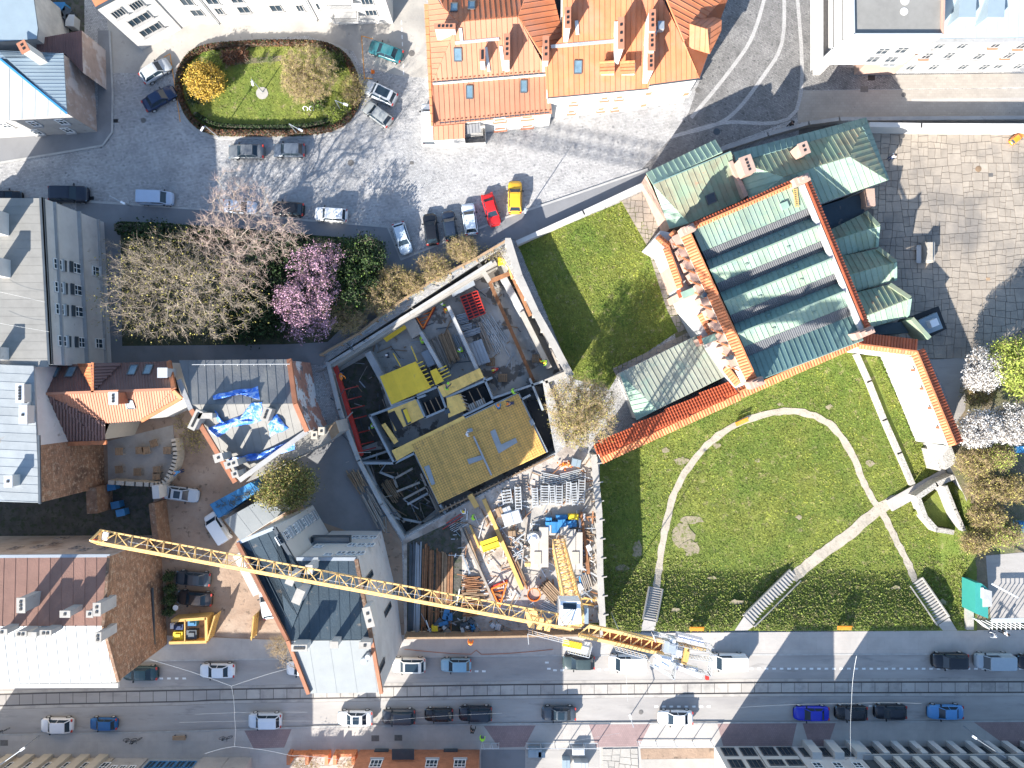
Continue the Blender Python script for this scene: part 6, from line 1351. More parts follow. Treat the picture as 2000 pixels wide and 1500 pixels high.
# red waling and props
t = thing('wall_props', 'red waling beam with raking red props along the left pit wall', 'shoring', (*W2(670, 800, -2), PZ))
L_ = [(652, 706), (664, 745), (680, 800), (696, 850), (706, 890)]
for a, b in zip(L_, L_[1:]): MB().beam(W(*a, -.9), W(*b, -.9), .55, .5).build('waling', mt['red_paint'], t)
for (x, y) in ((668, 762), (674, 782), (680, 800), (684, 820), (690, 848), (698, 870), (702, 882)): MB().beam(W(x, y, -.9), W(x + 32, y - 8, -2.6), .13).build('prop', mt['red_paint'], t)
def stack(name, label, cat, x0, y0, x1, y1, n, mat, wd=.16, z=PZ, ht=.3, spread=.25, grp=None, layers=2, rd=False, jit=.3):
    """long pieces lying side by side from (x0,y0) to (x1,y1)"""
    a, b = W(x0, y0, z), W(x1, y1, z); t = thing(name, label, cat, tuple((a + b) / 2), grp); d_ = (b - a).normalized(); e = Vector((-d_.y, d_.x, 0)); nm = 'pipe' if rd else 'plank'
    for l in range(layers):
        for i in range(n):
            o_ = (i - (n - 1) / 2) * spread + rnd.uniform(-.04, .04); s = rnd.uniform(-jit, jit); an = e * rnd.uniform(-.12, .12) * jit
            A = a + e * o_ + d_ * s + an + Vector((0, 0, .1 + l * wd)); Bq = b + e * o_ + d_ * (s + rnd.uniform(-jit, jit)) - an + Vector((0, 0, .1 + l * wd))
            m_ = MB(); (m_.tube(A, Bq, wd / 2, n=6) if rd else m_.beam(A, Bq, wd, wd * .8)); m_.build(nm, mt[mat], t)
    return t
stack('plank_stack', 'wide stack of grey brown planks in the middle of the pit', 'planks', 848, 662, 872, 716, 11, 'wood_grey', .2, PZ, layers=3)
stack('plank_stack', 'reddish plank pile on the right part of the wide plank stack', 'planks', 868, 652, 888, 704, 6, 'wood', .18, PZ + .5, layers=3)
stack('pipe_bundle', 'blue grey steel pipes right of the plank stack', 'pipes', 892, 655, 912, 698, 5, 'steel', .14, PZ, rd=True, layers=2)
stack('pipe_bundle', 'scattered silver scaffold tubes beside the red grid', 'pipes', 948, 622, 975, 662, 8, 'galv', .1, PZ, rd=True, layers=2, jit=.7)
stack('pipe_bundle', 'second scatter of silver scaffold tubes lower down the pit', 'pipes', 962, 650, 980, 684, 7, 'galv', .1, PZ, rd=True, layers=2, jit=.7)
stack('panel_stack', 'blue grey formwork panels stacked in a neat block in the pit', 'formwork', 927, 668, 944, 712, 5, 'steel', .38, PZ, spread=.42, layers=3, jit=.05)
stack('beam_pair', 'three long pale timbers lying near the red grid', 'timbers', 934, 630, 958, 686, 3, 'wood_grey', .2, PZ, spread=.32, layers=2)
for i, (x, y) in enumerate(((902, 632), (908, 644), (916, 656), (925, 652), (905, 622))):
    p = W(x, y, -3); m_ = MB(); [m_.box((p.x, p.y + k * .2, -3.2 + .15 * (k % 2)), (1.9, .14, .3), .25) for k in range(4)]; m_.root('formwork_stack', mt['steel'], ['small grey panel stack nearest the red grid', 'second small grey panel stack below the red grid', 'third grey panel stack beside the long timbers', 'fourth grey panel stack next to the blue block', 'grey panel stack left of the red grid corner'][i], 'formwork')
MB().prism([W2(x, y, -1.6) for x, y in ((878, 562), (922, 540), (928, 556), (884, 580))], -2.0, -1.6).root('grating_stack', mt['steel'], 'blue grey grating panels stacked by the upper pit wall', 'grating')
p = W(837, 700, -2.6); MB().box((p.x, p.y, -2.9), (1.1, 2.2, 1.2), .45).box((p.x, p.y, -2.27), (.9, 2.0, .08), .45).root('metal_box', mt['steel'], 'grey metal box beside the plain yellow deck', 'box')
p = W(806, 638, -2.5); MB().box((p.x, p.y, -2.9), (1.6, 2.8, 1.4), .5).root('concrete_block', mt['concrete_pale'], 'large pale concrete block beside the orange triangle in the pit', 'block')
for (x, y, l) in ((958, 707, 'wooden crate at the bottom of the blue panel block'), (1048, 700, 'weathered pallet at the lower right of the pit'), (982, 738, 'low grey pallet at the foot of the rusty beam')):
    p = W(x, y, -3); m_ = MB(); [m_.box((p.x - .5 + k * .25, p.y, -3.3), (.18, 1.1, .08), 0) for k in range(5)]; [m_.box((p.x, p.y - .45 + k * .45, -3.42), (1.2, .1, .14)) for k in range(3)]; m_.root('pallet', mt['wood'], l, 'pallet')
# lower left part of the pit: props and timbers
for i, (a, b) in enumerate((((742, 922), (772, 934)), ((770, 935), (806, 915)), ((770, 935), (776, 952)), ((715, 905), (735, 948)), ((775, 960), (820, 942)), ((788, 975), (834, 950)), ((796, 985), (838, 962)), ((822, 925), (855, 1000)), ((835, 950), (862, 1005)), ((768, 1010), (830, 1022)), ((720, 935), (790, 1020)), ((790, 1045), (850, 1005)), ((700, 900), (760, 880)))):
    bm(['upper short', 'upper slanting', 'stub', 'left wall', 'first thin', 'second thin', 'third thin', 'inner upright', 'outer upright', 'bottom bent', 'long edge', 'bottom right', 'top left'][i] + ' timber prop in the dark lower left part of the pit', a, b, 'wood_grey' if i % 3 else 'concrete', .28, -2.2, 'timber', 'timber_prop')
stack('plank_bundle', 'bundle of round pale poles in the dark lower left pit', 'poles', 755, 940, 776, 972, 7, 'wood', .18, PZ + .6, rd=True, layers=2)
for i in range(16):
    x, y = rnd.uniform(715, 850), rnd.uniform(905, 1020)
    if inpoly(x, y, [(700, 900), (805, 880), (855, 995), (785, 1040)]): pass
# outer fence walls of the site
def fence(label, pts, z0, z1, mat, wd=.25, board=True, cap=None):
    a0 = W(*pts[0], z1); t = thing('site_fence', label, 'fence', (a0.x, a0.y, z0), 'fences round the building site')
    for a, b in zip(pts, pts[1:]):
        A, B = W(*a, z1), W(*b, z1); L = (B - A).length; n = max(1, int(L / 1.9))
        for i in range(n):
            p, q = A.lerp(B, (i + .02) / n), A.lerp(B, (i + .98) / n); MB().beam((p.x, p.y, (z0 + z1) / 2), (q.x, q.y, (z0 + z1) / 2), wd * .35, z1 - z0).build('fence_panel', mt[mat], t)
            MB().box((p.x, p.y, (z0 + z1) / 2 + .05), (wd * .8, wd * .8, z1 - z0 + .1)).build('post', mt[cap or mat], t)
        MB().beam((A.x, A.y, z1 + .06), (B.x, B.y, z1 + .06), wd, .1).build('cap_rail', mt[cap or mat], t)
    return t
fence('pale topped hoarding between pit and small lawn', [(992, 470), (1014, 540), (1046, 610), (1080, 670), (1115, 735)], 0, 3.4, 'concrete_pale', .9)
fence('hoarding between construction yard and park lawn with brackets', [(1160, 892), (1170, 1000), (1172, 1120), (1178, 1240)], 0, 2.8, 'wood_grey', .8, cap='concrete_pale')
fence('low mesh and board fence along the shrubs above the pit', [(625, 694), (700, 652), (765, 600), (850, 545), (930, 505), (992, 468)], 0, 1.8, 'steel', .3, cap='wood')
fence('brown board hoarding along the street side of the yard', [(790, 1246), (905, 1245), (1000, 1243), (1100, 1241), (1178, 1240)], .1, 2.2, 'wood', .25)
for i in range(9):
    y = 905 + i * 37; p = W(1168 + i * 1.5, y, 3); MB().box((p.x + .2, p.y, 3), (.7, .14, .12), .2).root('fence_bracket', mt['concrete_pale'], 'pale bracket on the hoarding, number %s from its north end' % ['one', 'two', 'three', 'four', 'five', 'six', 'seven', 'eight', 'nine'][i], 'bracket', 'brackets on the hoarding')
lowwall('pit_coping', 'narrow pale concrete beam along the upper edge of the pit', [(630, 718), (800, 612), (960, 512)], 5, -.2, .25, 'concrete')
lowwall('pit_coping', 'rough concrete beam down the left edge of the pit', [(640, 708), (662, 800), (700, 900), (745, 985), (788, 1052)], 7, -.2, .4, 'concrete')
lowwall('pit_coping', 'stepped concrete corner by the tan tree at the pit edge', [(1112, 726), (1066, 745), (1084, 795), (1102, 870)], 8, -.2, .5, 'concrete_pale')
MB().prism([W2(x, y) for x, y in ((1030, 785), (1070, 775), (1100, 868), (1068, 880))], -3, -2.4).root('light_shaft', mt['black'], 'dark narrow shaft between rebar deck and tan tree', 'shaft')
for i in range(26):
    f = i / 25; x, y = 690 + 290 * f + rnd.uniform(-4, 4), 680 - 170 * f + rnd.uniform(-5, 5)
stack('plank_stack', 'loose grey planks on the narrow ledge left of the pit', 'planks', 715, 965, 745, 1020, 6, 'wood_grey', .15, .1, layers=2, jit=.8)
stack('plank_stack', 'brown planks higher on the narrow ledge left of the pit', 'planks', 688, 920, 706, 950, 6, 'wood', .15, .1, layers=2, jit=.8)
# ================= YARD =================
SH('construction_yard', [(872, 1006), (1085, 888), (1108, 868), (1160, 892), (1172, 1000), (1178, 1242), (790, 1244), (788, 1054)], .008, 'yard')
SH('yard_slab', [(985, 985), (1160, 940), (1172, 1120), (1176, 1240), (1060, 1240), (1010, 1160)], .02, 'concrete_road'); SH('yard_slab', [(795, 1060), (900, 1010), (905, 1240), (795, 1240)], .024, 'dirt_shade')
for i, x in enumerate((806, 818, 832, 842, 858, 868, 880)): stack('beam_row', ['dark steel', 'grey steel', 'narrow dark', 'wet rusty', 'orange rusty', 'pale rusty', 'shortest rusty'][i] + ' lengths laid along the yard, %s from the tenement' % ['first', 'second', 'third', 'fourth', 'fifth', 'sixth', 'seventh'][i], 'steel bars', x, 1058 + i * 4, x - 4, 1232, 4, ('steel_dark', 'steel', 'rust', 'rust', 'rust', 'wood', 'rust')[i], .16, 0, spread=.2, layers=1, jit=.4)
for i, (a, b, m_, w_) in enumerate((((898, 1028), (968, 1180), 'wood_grey', .3), ((918, 1026), (936, 1070), 'timber_yellow', .25), ((908, 1030), (960, 1170), 'wood', .2), ((945, 975), (1020, 1150), 'timber_yellow', .5), ((950, 980), (1012, 1130), 'wood', .3), ((962, 1010), (1030, 1150), 'rust', .25), ((903, 1082), (918, 1120), 'steel', .2), ((1010, 1095), (1026, 1135), 'wood', .2), ((1030, 1010), (1018, 1110), 'wood_grey', .2), ((1135, 1000), (1150, 1120), 'rust', .35), ((918, 966), (932, 990), 'timber_yellow', .7))):
    bm(['long grey', 'short pale', 'slim brown', 'broad yellow', 'long brown', 'thin rusty', 'short steel', 'small brown', 'thin upright', 'orange rusty', 'wide short plank like'][i] + ' timber lying in the construction yard', a, b, m_, w_, .3, 'timber', 'timber')
def rack(label, x, y, w_, l_, n, rz=0, mat='galv', z=0):
    p = W(x, y, .8); t = thing('formwork_rack', label, 'rack', (p.x, p.y, z), 'ladder shaped formwork racks', rz)
    for lv in (.1, .5, .9):
        for s in (-1, 1): m_ = MB(); m_.box((s * w_ / 2, 0, lv), (.09, l_, .1)); link('rail', m_.mesh('rail', mt[mat]), t)
        for i in range(n): m_ = MB(); m_.box((0, -l_ / 2 + l_ * (i + .5) / n, lv + (.0)), (w_ - .1, .1, .09)); link('rung', m_.mesh('rung', mt[mat]), t)
    m_ = MB(); m_.box((0, 0, .03), (w_, l_, .05)); link('board', m_.mesh('board', mt['wood']), t)
for i, (x, y, w_, l_, n, l) in enumerate(((1012, 973, .75, 3, 8, 'lone'), (1064, 967, 1.0, 2.6, 8, 'wide first'), (1079, 967, .6, 2.6, 8, 'narrow second'), (1092, 968, .8, 2.7, 8, 'third'), (1110, 963, .5, 3, 9, 'slim fourth'), (1122, 965, .7, 3, 9, 'fifth'), (1136, 960, .8, 3.1, 9, 'rightmost'), (1045, 972, .7, 2.6, 8, 'leftmost bundled'))): rack(l + ' silver ladder shaped formwork rack in the sunny yard', x, y, w_, l_, n, rnd.uniform(-.03, .06))
rack('squarish silver rack left of the ladder shaped racks', 990, 970, 1.2, 1.9, 5, .15)
stack('pipe_bundle', 'silver tubes lying below the orange netting in the yard', 'pipes', 1058, 932, 1092, 938, 6, 'galv', .12, 0, rd=True, layers=3); stack('pipe_bundle', 'silver tubes slanting beside the hoarding in the yard', 'pipes', 1095, 935, 1134, 925, 6, 'galv', .12, 0, rd=True, layers=3)
stack('pipe_bundle', 'pale scaffold tubes beside the crane foot', 'pipes', 1060, 1180, 1085, 1192, 6, 'galv', .1, 0, rd=True, layers=2, jit=.6); stack('pipe_bundle', 'silver tubes beneath the red ladder by the deck', 'pipes', 882, 1030, 910, 1014, 6, 'galv', .09, 0, rd=True, layers=2)
stack('plank_stack', 'brown boards stacked between crane foot and hopper', 'planks', 1062, 1140, 1090, 1170, 7, 'wood', .16, 0, layers=3); stack('plank_stack', 'grey boards beside the lower hoarding', 'planks', 1140, 1120, 1150, 1150, 5, 'wood_grey', .16, 0, layers=3)
stack('rebar_bundle', 'orange rusty rebar bundle near the street hoarding', 'rebar', 908, 1190, 938, 1186, 8, 'rust', .12, 0, layers=3, jit=.5); stack('rebar_bundle', 'rusty rebar bundle stacked higher up by the pale timbers', 'rebar', 908, 1140, 936, 1138, 8, 'rust', .12, 0, layers=3, jit=.5); stack('rebar_bundle', 'brown rebar lengths on the dark yard slab', 'rebar', 905, 1162, 940, 1160, 6, 'wood', .12, 0, layers=3, jit=.5)
t = thing('ladder_frame', 'dark red ladder frame at the lower edge of the deck', 'frame', tuple(W(885, 1020)))
A, B = W(868, 1028, .5), W(908, 1002, .5); e = Vector((.35, .55, 0)).normalized() * .45
for s in (-1, 1): MB().beam(A + e * s, B + e * s, .1, .14).build('rail', mt['red_paint'], t)
for i in range(10): c_ = A.lerp(B, (i + .5) / 10); MB().beam(c_ - e, c_ + e, .08).build('rung', mt['steel_dark'], t)
def boxes(name, label, cat, l, mat, grp=None):
    for i, (x, y, a, b, h_, ro, lb) in enumerate(l):
        p = W(x, y, h_); m_ = MB(); m_.box((p.x, p.y, h_ / 2), (a, b, h_), ro); m_.box((p.x, p.y, h_ + .03), (a * .92, b * .92, .06), ro); m_.box((p.x, p.y, h_ + .08), (.08, b * .95, .05), ro)
        m_.root(name, mt[mat], lb + ' ' + label, cat, grp)
boxes('pallet_load', 'wrapped pallet load beside the crane base', 'pallet load', [(1073, 1028, 1, 1.2, .8, 0, 'leftmost pale blue'), (1085, 1030, 1.1, 1.5, .9, 0, 'second blue'), (1098, 1022, 1, 1, 1, .1, 'tall blue'), (1110, 1024, .9, .9, .8, 0, 'right hand blue'), (1120, 1022, .8, 1, .7, 0, 'rightmost small blue')], 'blue_paint', 'wrapped loads')
boxes('pallet_load', 'load by the crane base', 'pallet load', [(1097, 1010, 1.5, .5, .6, 0, 'flat blue'), (1072, 1014, .8, .4, .7, 0, 'dull')], 'blue_paint')
boxes('pallet_load', 'load beside the blue pallets', 'pallet load', [(1120, 1010, 1.3, .7, .7, 0, 'bright yellow')], 'yellow_paint')
boxes('cement_pallet', 'white wrapped pallet left of the racks', 'pallet load', [(1000, 1012, 2.4, 1.7, .9, .3, 'large'), (990, 996, 1.1, .8, .7, .4, 'small')], 'galv')
boxes('waste_crate', 'open brown crate by the long yellow timber', 'crate', [(976, 1000, .9, 1.2, .7, .4, 'upper'), (1000, 1042, 1.0, .7, .6, .1, 'lower')], 'wood')
boxes('tool_chest', 'tool chest near the street hoarding', 'chest', [(849, 1228, .8, .7, .6, 0, 'bright yellow')], 'yellow_paint')
boxes('tool_chest', 'tool chest close to the street hoarding', 'chest', [(866, 1218, 1.2, .5, .6, .3, 'blue'), (1138, 1206, .6, 1.5, .8, 0, 'upright blue')], 'blue_paint')
boxes('skip_bag', 'white bag lying in the yard', 'bag', [(1130, 1148, 1.1, .8, .5, .5, 'big'), (1150, 1070, .6, .8, .5, .4, 'small'), (1140, 1010, .4, .9, .4, 0, 'tiny')], 'white_plastic')
heaps = []
for i in range(20):
    x, y = rnd.uniform(845, 1000), rnd.uniform(1198, 1238); p = W(x, y, .3); m_ = MB(); m_.box((p.x, p.y, .25), (rnd.uniform(.4, 1.4), rnd.uniform(.3, .8), .5), rnd.uniform(0, 3)); m_.box((p.x, p.y, .54), (rnd.uniform(.3, .7), rnd.uniform(.2, .5), .08), rnd.uniform(0, 3))
    mk_ = rnd.choice(['steel', 'steel_dark', 'wood', 'galv', 'wood_grey', 'blue_paint']); heaps.append((x, m_, mk_))
ORD = ['first', 'second', 'third', 'fourth', 'fifth', 'sixth', 'seventh', 'eighth', 'ninth', 'tenth', 'eleventh', 'twelfth', 'thirteenth', 'fourteenth', 'fifteenth', 'sixteenth', 'seventeenth', 'eighteenth', 'nineteenth', 'twentieth', 'twenty first', 'twenty second', 'twenty third', 'twenty fourth', 'twenty fifth', 'twenty sixth']
CN = dict(steel='blue grey', steel_dark='dark', wood='brown', galv='silver', wood_grey='grey brown', blue_paint='blue', timber_yellow='yellow', rust='rusty', white_plastic='white')
for i, (x, m_, mk_) in enumerate(sorted(heaps, key=lambda q: q[0])):
    m_.root('building_material', mt[mk_], CN[mk_] + ' item heaped along the street hoarding, %s counting from the tenement' % ORD[i], 'material', 'materials heaped along the hoarding')
heaps = []
for i in range(26):
    x, y = rnd.choice([(rnd.uniform(1030, 1165), rnd.uniform(1115, 1230)), (rnd.uniform(975, 1040), rnd.uniform(1030, 1130)), (rnd.uniform(1130, 1160), rnd.uniform(1000, 1120))]); m_ = MB(); 
    for k in range(3): a = rnd.uniform(0, 3.1); p = W(x + rnd.uniform(-3, 3), y + rnd.uniform(-3, 3), .2 + k * .1); l_ = rnd.uniform(.5, 1.4); m_.beam(p - Vector((math.cos(a) * l_, math.sin(a) * l_, 0)), p + Vector((math.cos(a) * l_, math.sin(a) * l_, 0)), rnd.uniform(.06, .2), .08)
    heaps.append((y, m_, rnd.choice(['wood', 'timber_yellow', 'steel', 'galv', 'wood_grey', 'rust', 'white_plastic'])))
for i, (x, m_, mk_) in enumerate(sorted(heaps, key=lambda q: q[0])):
    m_.root('scrap_pile', mt[mk_], 'heap of %s offcuts near the crane base, %s from the top' % (CN[mk_], ORD[i]), 'scrap', 'offcuts scattered round the crane base')
p = W(957, 1063, 1.1); t = thing('skip', 'yellow skip standing in the sunny part of the yard', 'skip', (p.x, p.y, 0), None, .33)
m_ = MB(); m_.loft([[(-.95, -.5, .1), (.95, -.5, .1), (.95, .5, .1), (-.95, .5, .1)], [(-1.15, -.65, 1.1), (1.15, -.65, 1.1), (1.15, .65, 1.1), (-1.15, .65, 1.1)]]); link('body', m_.mesh('body', mt['yellow_paint']), t)
m_ = MB(); m_.box((0, 0, 1.16), (2.2, .1, .1)).box((0, .66, 1.12), (2.3, .08, .1)).box((0, -.66, 1.12), (2.3, .08, .1)); link('rim', m_.mesh('rim', mt['yellow_paint']), t)
p = W(1043, 1160, 1.6); t = thing('concrete_hopper', 'orange concrete hopper standing open beside the crane tower', 'hopper', (p.x, p.y, 0))
m_ = MB(); m_.tube((0, 0, .6), (0, 0, 1.9), .45, .82, 16, cap=False); link('cone', m_.mesh('cone', mt['orange_paint']), t); m_ = MB(); m_.tube((0, 0, .7), (0, 0, 1.7), .4, .72, 16); link('inside', m_.mesh('inside', mt['pink_wall']), t)
m_ = MB(); [m_.tube((.8 * math.cos(a), .8 * math.sin(a), 0), (.7 * math.cos(a), .7 * math.sin(a), 1.6), .06) for a in (.8, 2.4, 3.9, 5.5)]; link('frame', m_.mesh('frame', mt['red_paint']), t)
for k in range(16):
    a, b = k * math.pi / 8, (k + 1) * math.pi / 8; m_ = MB(); m_.beam((.83 * math.cos(a), .83 * math.sin(a), 1.93), (.83 * math.cos(b), .83 * math.sin(b), 1.93), .1); 
    if k % 4 == 0: link('rim', m_.mesh('rim', mt['orange_paint']), t)
    else: link('rim', m_.mesh('rim', mt['orange_paint']), t)
p = W(1042, 1053, 1.4); m_ = MB(); m_.tube((p.x, p.y, 0), (p.x, p.y, 1.3), .75, n=18).tube((p.x, p.y, 1.3), (p.x, p.y, 1.5), .6, .3, 18); m_.root('water_tank', mt['white_plastic'], 'round white topped tank left of the crane foundation', 'tank', smooth=False)
m_ = MB(); c_ = W(1140, 1131, .3)
for k in range(20): a, b = k * math.pi / 10, (k + 1) * math.pi / 10; m_.tube((c_.x + .5 * math.cos(a), c_.y + .65 * math.sin(a), .3), (c_.x + .5 * math.cos(b), c_.y + .65 * math.sin(b), .3), .12, n=6)
m_.root('hose_coil', mt['blue_paint'], 'coiled blue hose beside the lower hoarding', 'hose')
p = W(1106, 908, .3); m_ = MB()
for k in range(22): a = rnd.uniform(0, 6.3); r_ = rnd.uniform(.1, .9); q_ = Vector((p.x + r_ * 1.4 * math.cos(a), p.y + r_ * .7 * math.sin(a), rnd.uniform(.1, .6))); m_.beam(q_, q_ + Vector((rnd.uniform(-.5, .5), rnd.uniform(-.4, .4), rnd.uniform(-.1, .2))), .16)
m_.root('netting_heap', mt['orange_paint'], 'heap of orange barrier netting at the top of the yard', 'netting')
boxes('site_box', 'metal box beside the orange netting heap', 'box', [(1126, 904, 1.2, 1, .9, -.2, 'light blue grey')], 'metal_blue')
def debris(name, poly, n, z, mats, zs=.25):
    for mi, m__ in enumerate(mats):
        m_ = MB()
        for k in range(n // len(mats)):
            x = rnd.uniform(min(p[0] for p in poly), max(p[0] for p in poly)); y = rnd.uniform(min(p[1] for p in poly), max(p[1] for p in poly))
            if not inpoly(x, y, poly): continue
            p = W(x, y, z + rnd.uniform(.03, zs)); a = rnd.uniform(0, 3.14); l_ = rnd.choice([.15, .25, .6, 1.1]); m_.beam(p - Vector((math.cos(a) * l_, math.sin(a) * l_, 0)), p + Vector((math.cos(a) * l_, math.sin(a) * l_, rnd.uniform(-.05, .1))), rnd.uniform(.05, .16), .06)
        o = m_.build(name, mt[m__]); o['kind'] = 'stuff'
debris('pit_debris', [(655, 715), (960, 525), (1060, 740), (1000, 765), (860, 750), (760, 800), (700, 880)], 300, PZ, ['wood_grey', 'steel', 'steel_dark', 'wood'])
debris('pit_debris', [(700, 895), (800, 875), (855, 990), (785, 1040)], 110, PZ, ['wood_grey', 'wood', 'steel_dark', 'steel'], .5)
debris('ledge_debris', [(625, 690), (650, 705), (720, 900), (785, 1048), (770, 1060), (735, 1010), (690, 930), (655, 860)], 200, .05, ['wood_grey', 'steel_dark', 'concrete_pale'])
debris('ledge_debris', [(660, 680), (840, 560), (985, 480), (992, 492), (850, 580), (670, 700)], 160, .2, ['wood_grey', 'steel_dark', 'steel', 'wood'])
debris('yard_debris', [(875, 1012), (1085, 900), (1158, 900), (1170, 1236), (800, 1238), (900, 1150)], 620, .05, ['wood', 'wood_grey', 'steel', 'galv', 'rust', 'white_plastic'])
# ================= TOWER CRANE =================
cr = thing('tower_crane', 'yellow tower crane with long lattice jib over the building site', 'crane', tuple(W(1090, 1062)))
B0 = W(1090, 1062); D('crane_base', (.44, .4, .35), n=.08)
for (a, b, wd) in (((1044, 1040), (1044, 1112), 1.1), ((1062, 1030), (1062, 1108), 1.2), ((1072, 1036), (1112, 1036), 1.3), ((1116, 1034), (1116, 1112), 1.2), ((1131, 1040), (1131, 1112), .9)): A, Bq = W(*a, 1), W(*b, 1); MB().beam((A.x, A.y, .5), (Bq.x, Bq.y, .5), wd, 1.0 if wd != 1.3 else .8).build('ballast_block', mt['crane_base'], cr)
for x, y in ((1050, 1090), (1124, 1090)): p = W(x, y, 1.1); MB().box((p.x, p.y, 1.05), (.9, 1.6, .12)).build('ballast_cap', mt['cream_wall'], cr)
def lattice(A, B, e, f, n, cw_=.14, bw=.07, names='section', taper=1, tri_=False, par=cr, m='crane_yellow', grp=4, diag=True):
    """box or triangular lattice from A to B; e,f half-width vectors"""
    cs = [(-1, -1), (1, -1), (1, 1), (-1, 1)] if not tri_ else [(-1, 0), (1, 0), (0, 1)]
    P = lambda i, c: A.lerp(B, i / n) + e * c[0] + f * c[1]
    for s in range(0, n, grp):
        m_ = MB(); hi_ = min(n, s + grp)
        for c in cs: m_.beam(P(s, c), P(hi_, c), cw_ * (1 if not (tri_ and c == (0, 1)) else 1.15))
        for i in range(s, hi_):
            for j in range(len(cs)):
                c, d_ = cs[j], cs[(j + 1) % len(cs)]
                if tri_:
                    if j == 0: m_.beam(P(i, c), P(i, d_), bw); m_.beam(P(i, c if i % 2 else d_), P(i + 1, d_ if i % 2 else c), bw)
                    else:
                        lo_, hi2 = (d_, c) if d_[1] == 0 else (c, d_); m_.beam(P(i, lo_), P(i + .5, hi2), bw); m_.beam(P(i + .5, hi2), P(i + 1, lo_), bw)
                else:
                    m_.beam(P(i, c), P(i, d_), bw); m_.beam(P(i, c if i % 2 else d_), P(i + 1, d_ if i % 2 else c), bw)
        m_.build(names, mt[m], par)
MT = W(1123, 1205, 27.0)
lattice(Vector((B0.x, B0.y, .8)), Vector((MT.x, MT.y, 26.5)), Vector((.72, 0, 0)), Vector((0, .72, 0)), 20, .17, .09, 'mast_section', grp=4)
JT = W(195, 1049, 28); JR = W(1118, 1218, 28); d_ = (JT - JR).normalized(); e = Vector((-d_.y, d_.x, 0)) * .62
lattice(JR, JT, e, Vector((0, 0, 1.35)), 30, .13, .065, 'jib_section', tri_=True, grp=5)
m_ = MB(); m_.beam(JT + e * 1.1, JT - e * 1.1, .2).beam(JT + e, JT + Vector((0, 0, 1.4)), .15).beam(JT - e, JT + Vector((0, 0, 1.4)), .15); m_.build('jib_tip', mt['crane_yellow'], cr)
p = W(206, 1047, 28.4); MB().box(tuple(p), (.45, .7, .2), -.2).build('tip_sign', mt['white_plastic'], cr); MB().box(tuple(W(184, 1056, 28.3)), (.3, .25, .25)).build('warning_light', mt['red_paint'], cr)
for (x0, y0, x1, y1) in ((250, 1058, 600, 1122), (620, 1130, 1050, 1200)): MB().beam(W(x0, y0, 28.4), W(x1, y1, 28.4), .035).build('cable', mt['steel'], cr)
# hoist block and trolley hanging over the yard
HX = W(1040, 1206, 27); m_ = MB(); m_.box(tuple(HX), (1.1, 1.3, .3), .18); m_.build('trolley', mt['crane_yellow'], cr)
for s in (-.3, .3): MB().beam(HX + Vector((s, 0, 0)), Vector((HX.x + s * .6, HX.y, 9)), .03).build('cable', mt['steel_dark'], cr)
MB().box((HX.x, HX.y, 8.6), (.7, .4, .8)).build('hook_block', mt['crane_yellow'], cr)
# slewing ring, machinery deck, cab
m_ = MB(); m_.tube((MT.x, MT.y, 26.4), (MT.x, MT.y, 27.3), 1.0, n=16); m_.build('slewing_ring', mt['crane_yellow'], cr)
p = W(1113, 1193, 28); m_ = MB(); m_.loft([[(p.x - .95, p.y - 1.05, 26.2), (p.x + .9, p.y - 1.05, 26.2), (p.x + .9, p.y + .8, 26.2), (p.x - .95, p.y + .8, 26.2)], [(p.x - 1.05, p.y - 1.2, 28.4), (p.x + 1.0, p.y - 1.0, 28.4), (p.x + .9, p.y + .95, 28.4), (p.x - .85, p.y + 1.0, 28.4)]]); m_.build('cab', mt['white_plastic'], cr)
MB().box((p.x - .05, p.y + .55, 28.43), (1.2, .55, .05)).build('cab_window', mt['glass'], cr); MB().box((p.x + 1.5, p.y - .5, 27.5), (.35, 1.4, .8)).build('control_box', mt['metal_blue'], cr)
CJ = W(1392, 1296, 28); d2 = (CJ - JR).normalized(); e2 = Vector((-d2.y, d2.x, 0))
a1, b1 = W(1150, 1222, 28), W(1378, 1270, 28); a2, b2 = W(1130, 1240, 28), W(1296, 1277, 28)
for A, Bq in ((a1, b1), (a2, b2)): MB().beam(A, Bq, .28, .4).build('counter_jib_beam', mt['crane_yellow'], cr)
for i in range(9):
    A = a1.lerp(b1, i / 11); Bq = a2.lerp(b2, i / 8.2); MB().beam(A, Bq, .1).build('cross_member', mt['crane_yellow'], cr)
    if i < 8: MB().beam(A, a2.lerp(b2, (i + 1) / 8.2), .08).build('brace', mt['crane_yellow'], cr)
pl_ = [a1.lerp(b1, .12), a1.lerp(b1, .7), a2.lerp(b2, .95), a2.lerp(b2, .3)]
MB().add([(v.x, v.y, 27.75) for v in pl_] + [(v.x, v.y, 27.7) for v in pl_], [(0, 1, 2, 3), (7, 6, 5, 4)]).build('grating_deck', mt['brick_orange'], cr)
for (x, y, a, b, h_, m__, nm) in ((1308, 1262, 1.2, 1.0, 1, 'steel', 'winch_motor'), (1322, 1272, .9, .9, .8, 'galv', 'winch_drum'), (1337, 1277, .4, 1.5, 1.2, 'timber_yellow', 'winch_frame'), (1312, 1250, .5, .5, .8, 'white_plastic', 'motor_cover'), (1296, 1292, 1.6, 1.1, .5, 'white_plastic', 'counterweight'), (1322, 1298, 1.4, .9, .4, 'galv', 'counterweight'), (1345, 1306, 1.6, .5, .4, 'white_plastic', 'counterweight')):
    p = W(x, y, 28.3); m_ = MB(); m_.box((p.x, p.y, 28.2), (a, b, h_), -.2); m_.box((p.x + .1, p.y, 28.2 + h_ / 2 + .1), (a * .5, b * .6, .2), -.2); m_.build(nm, mt[m__], cr)
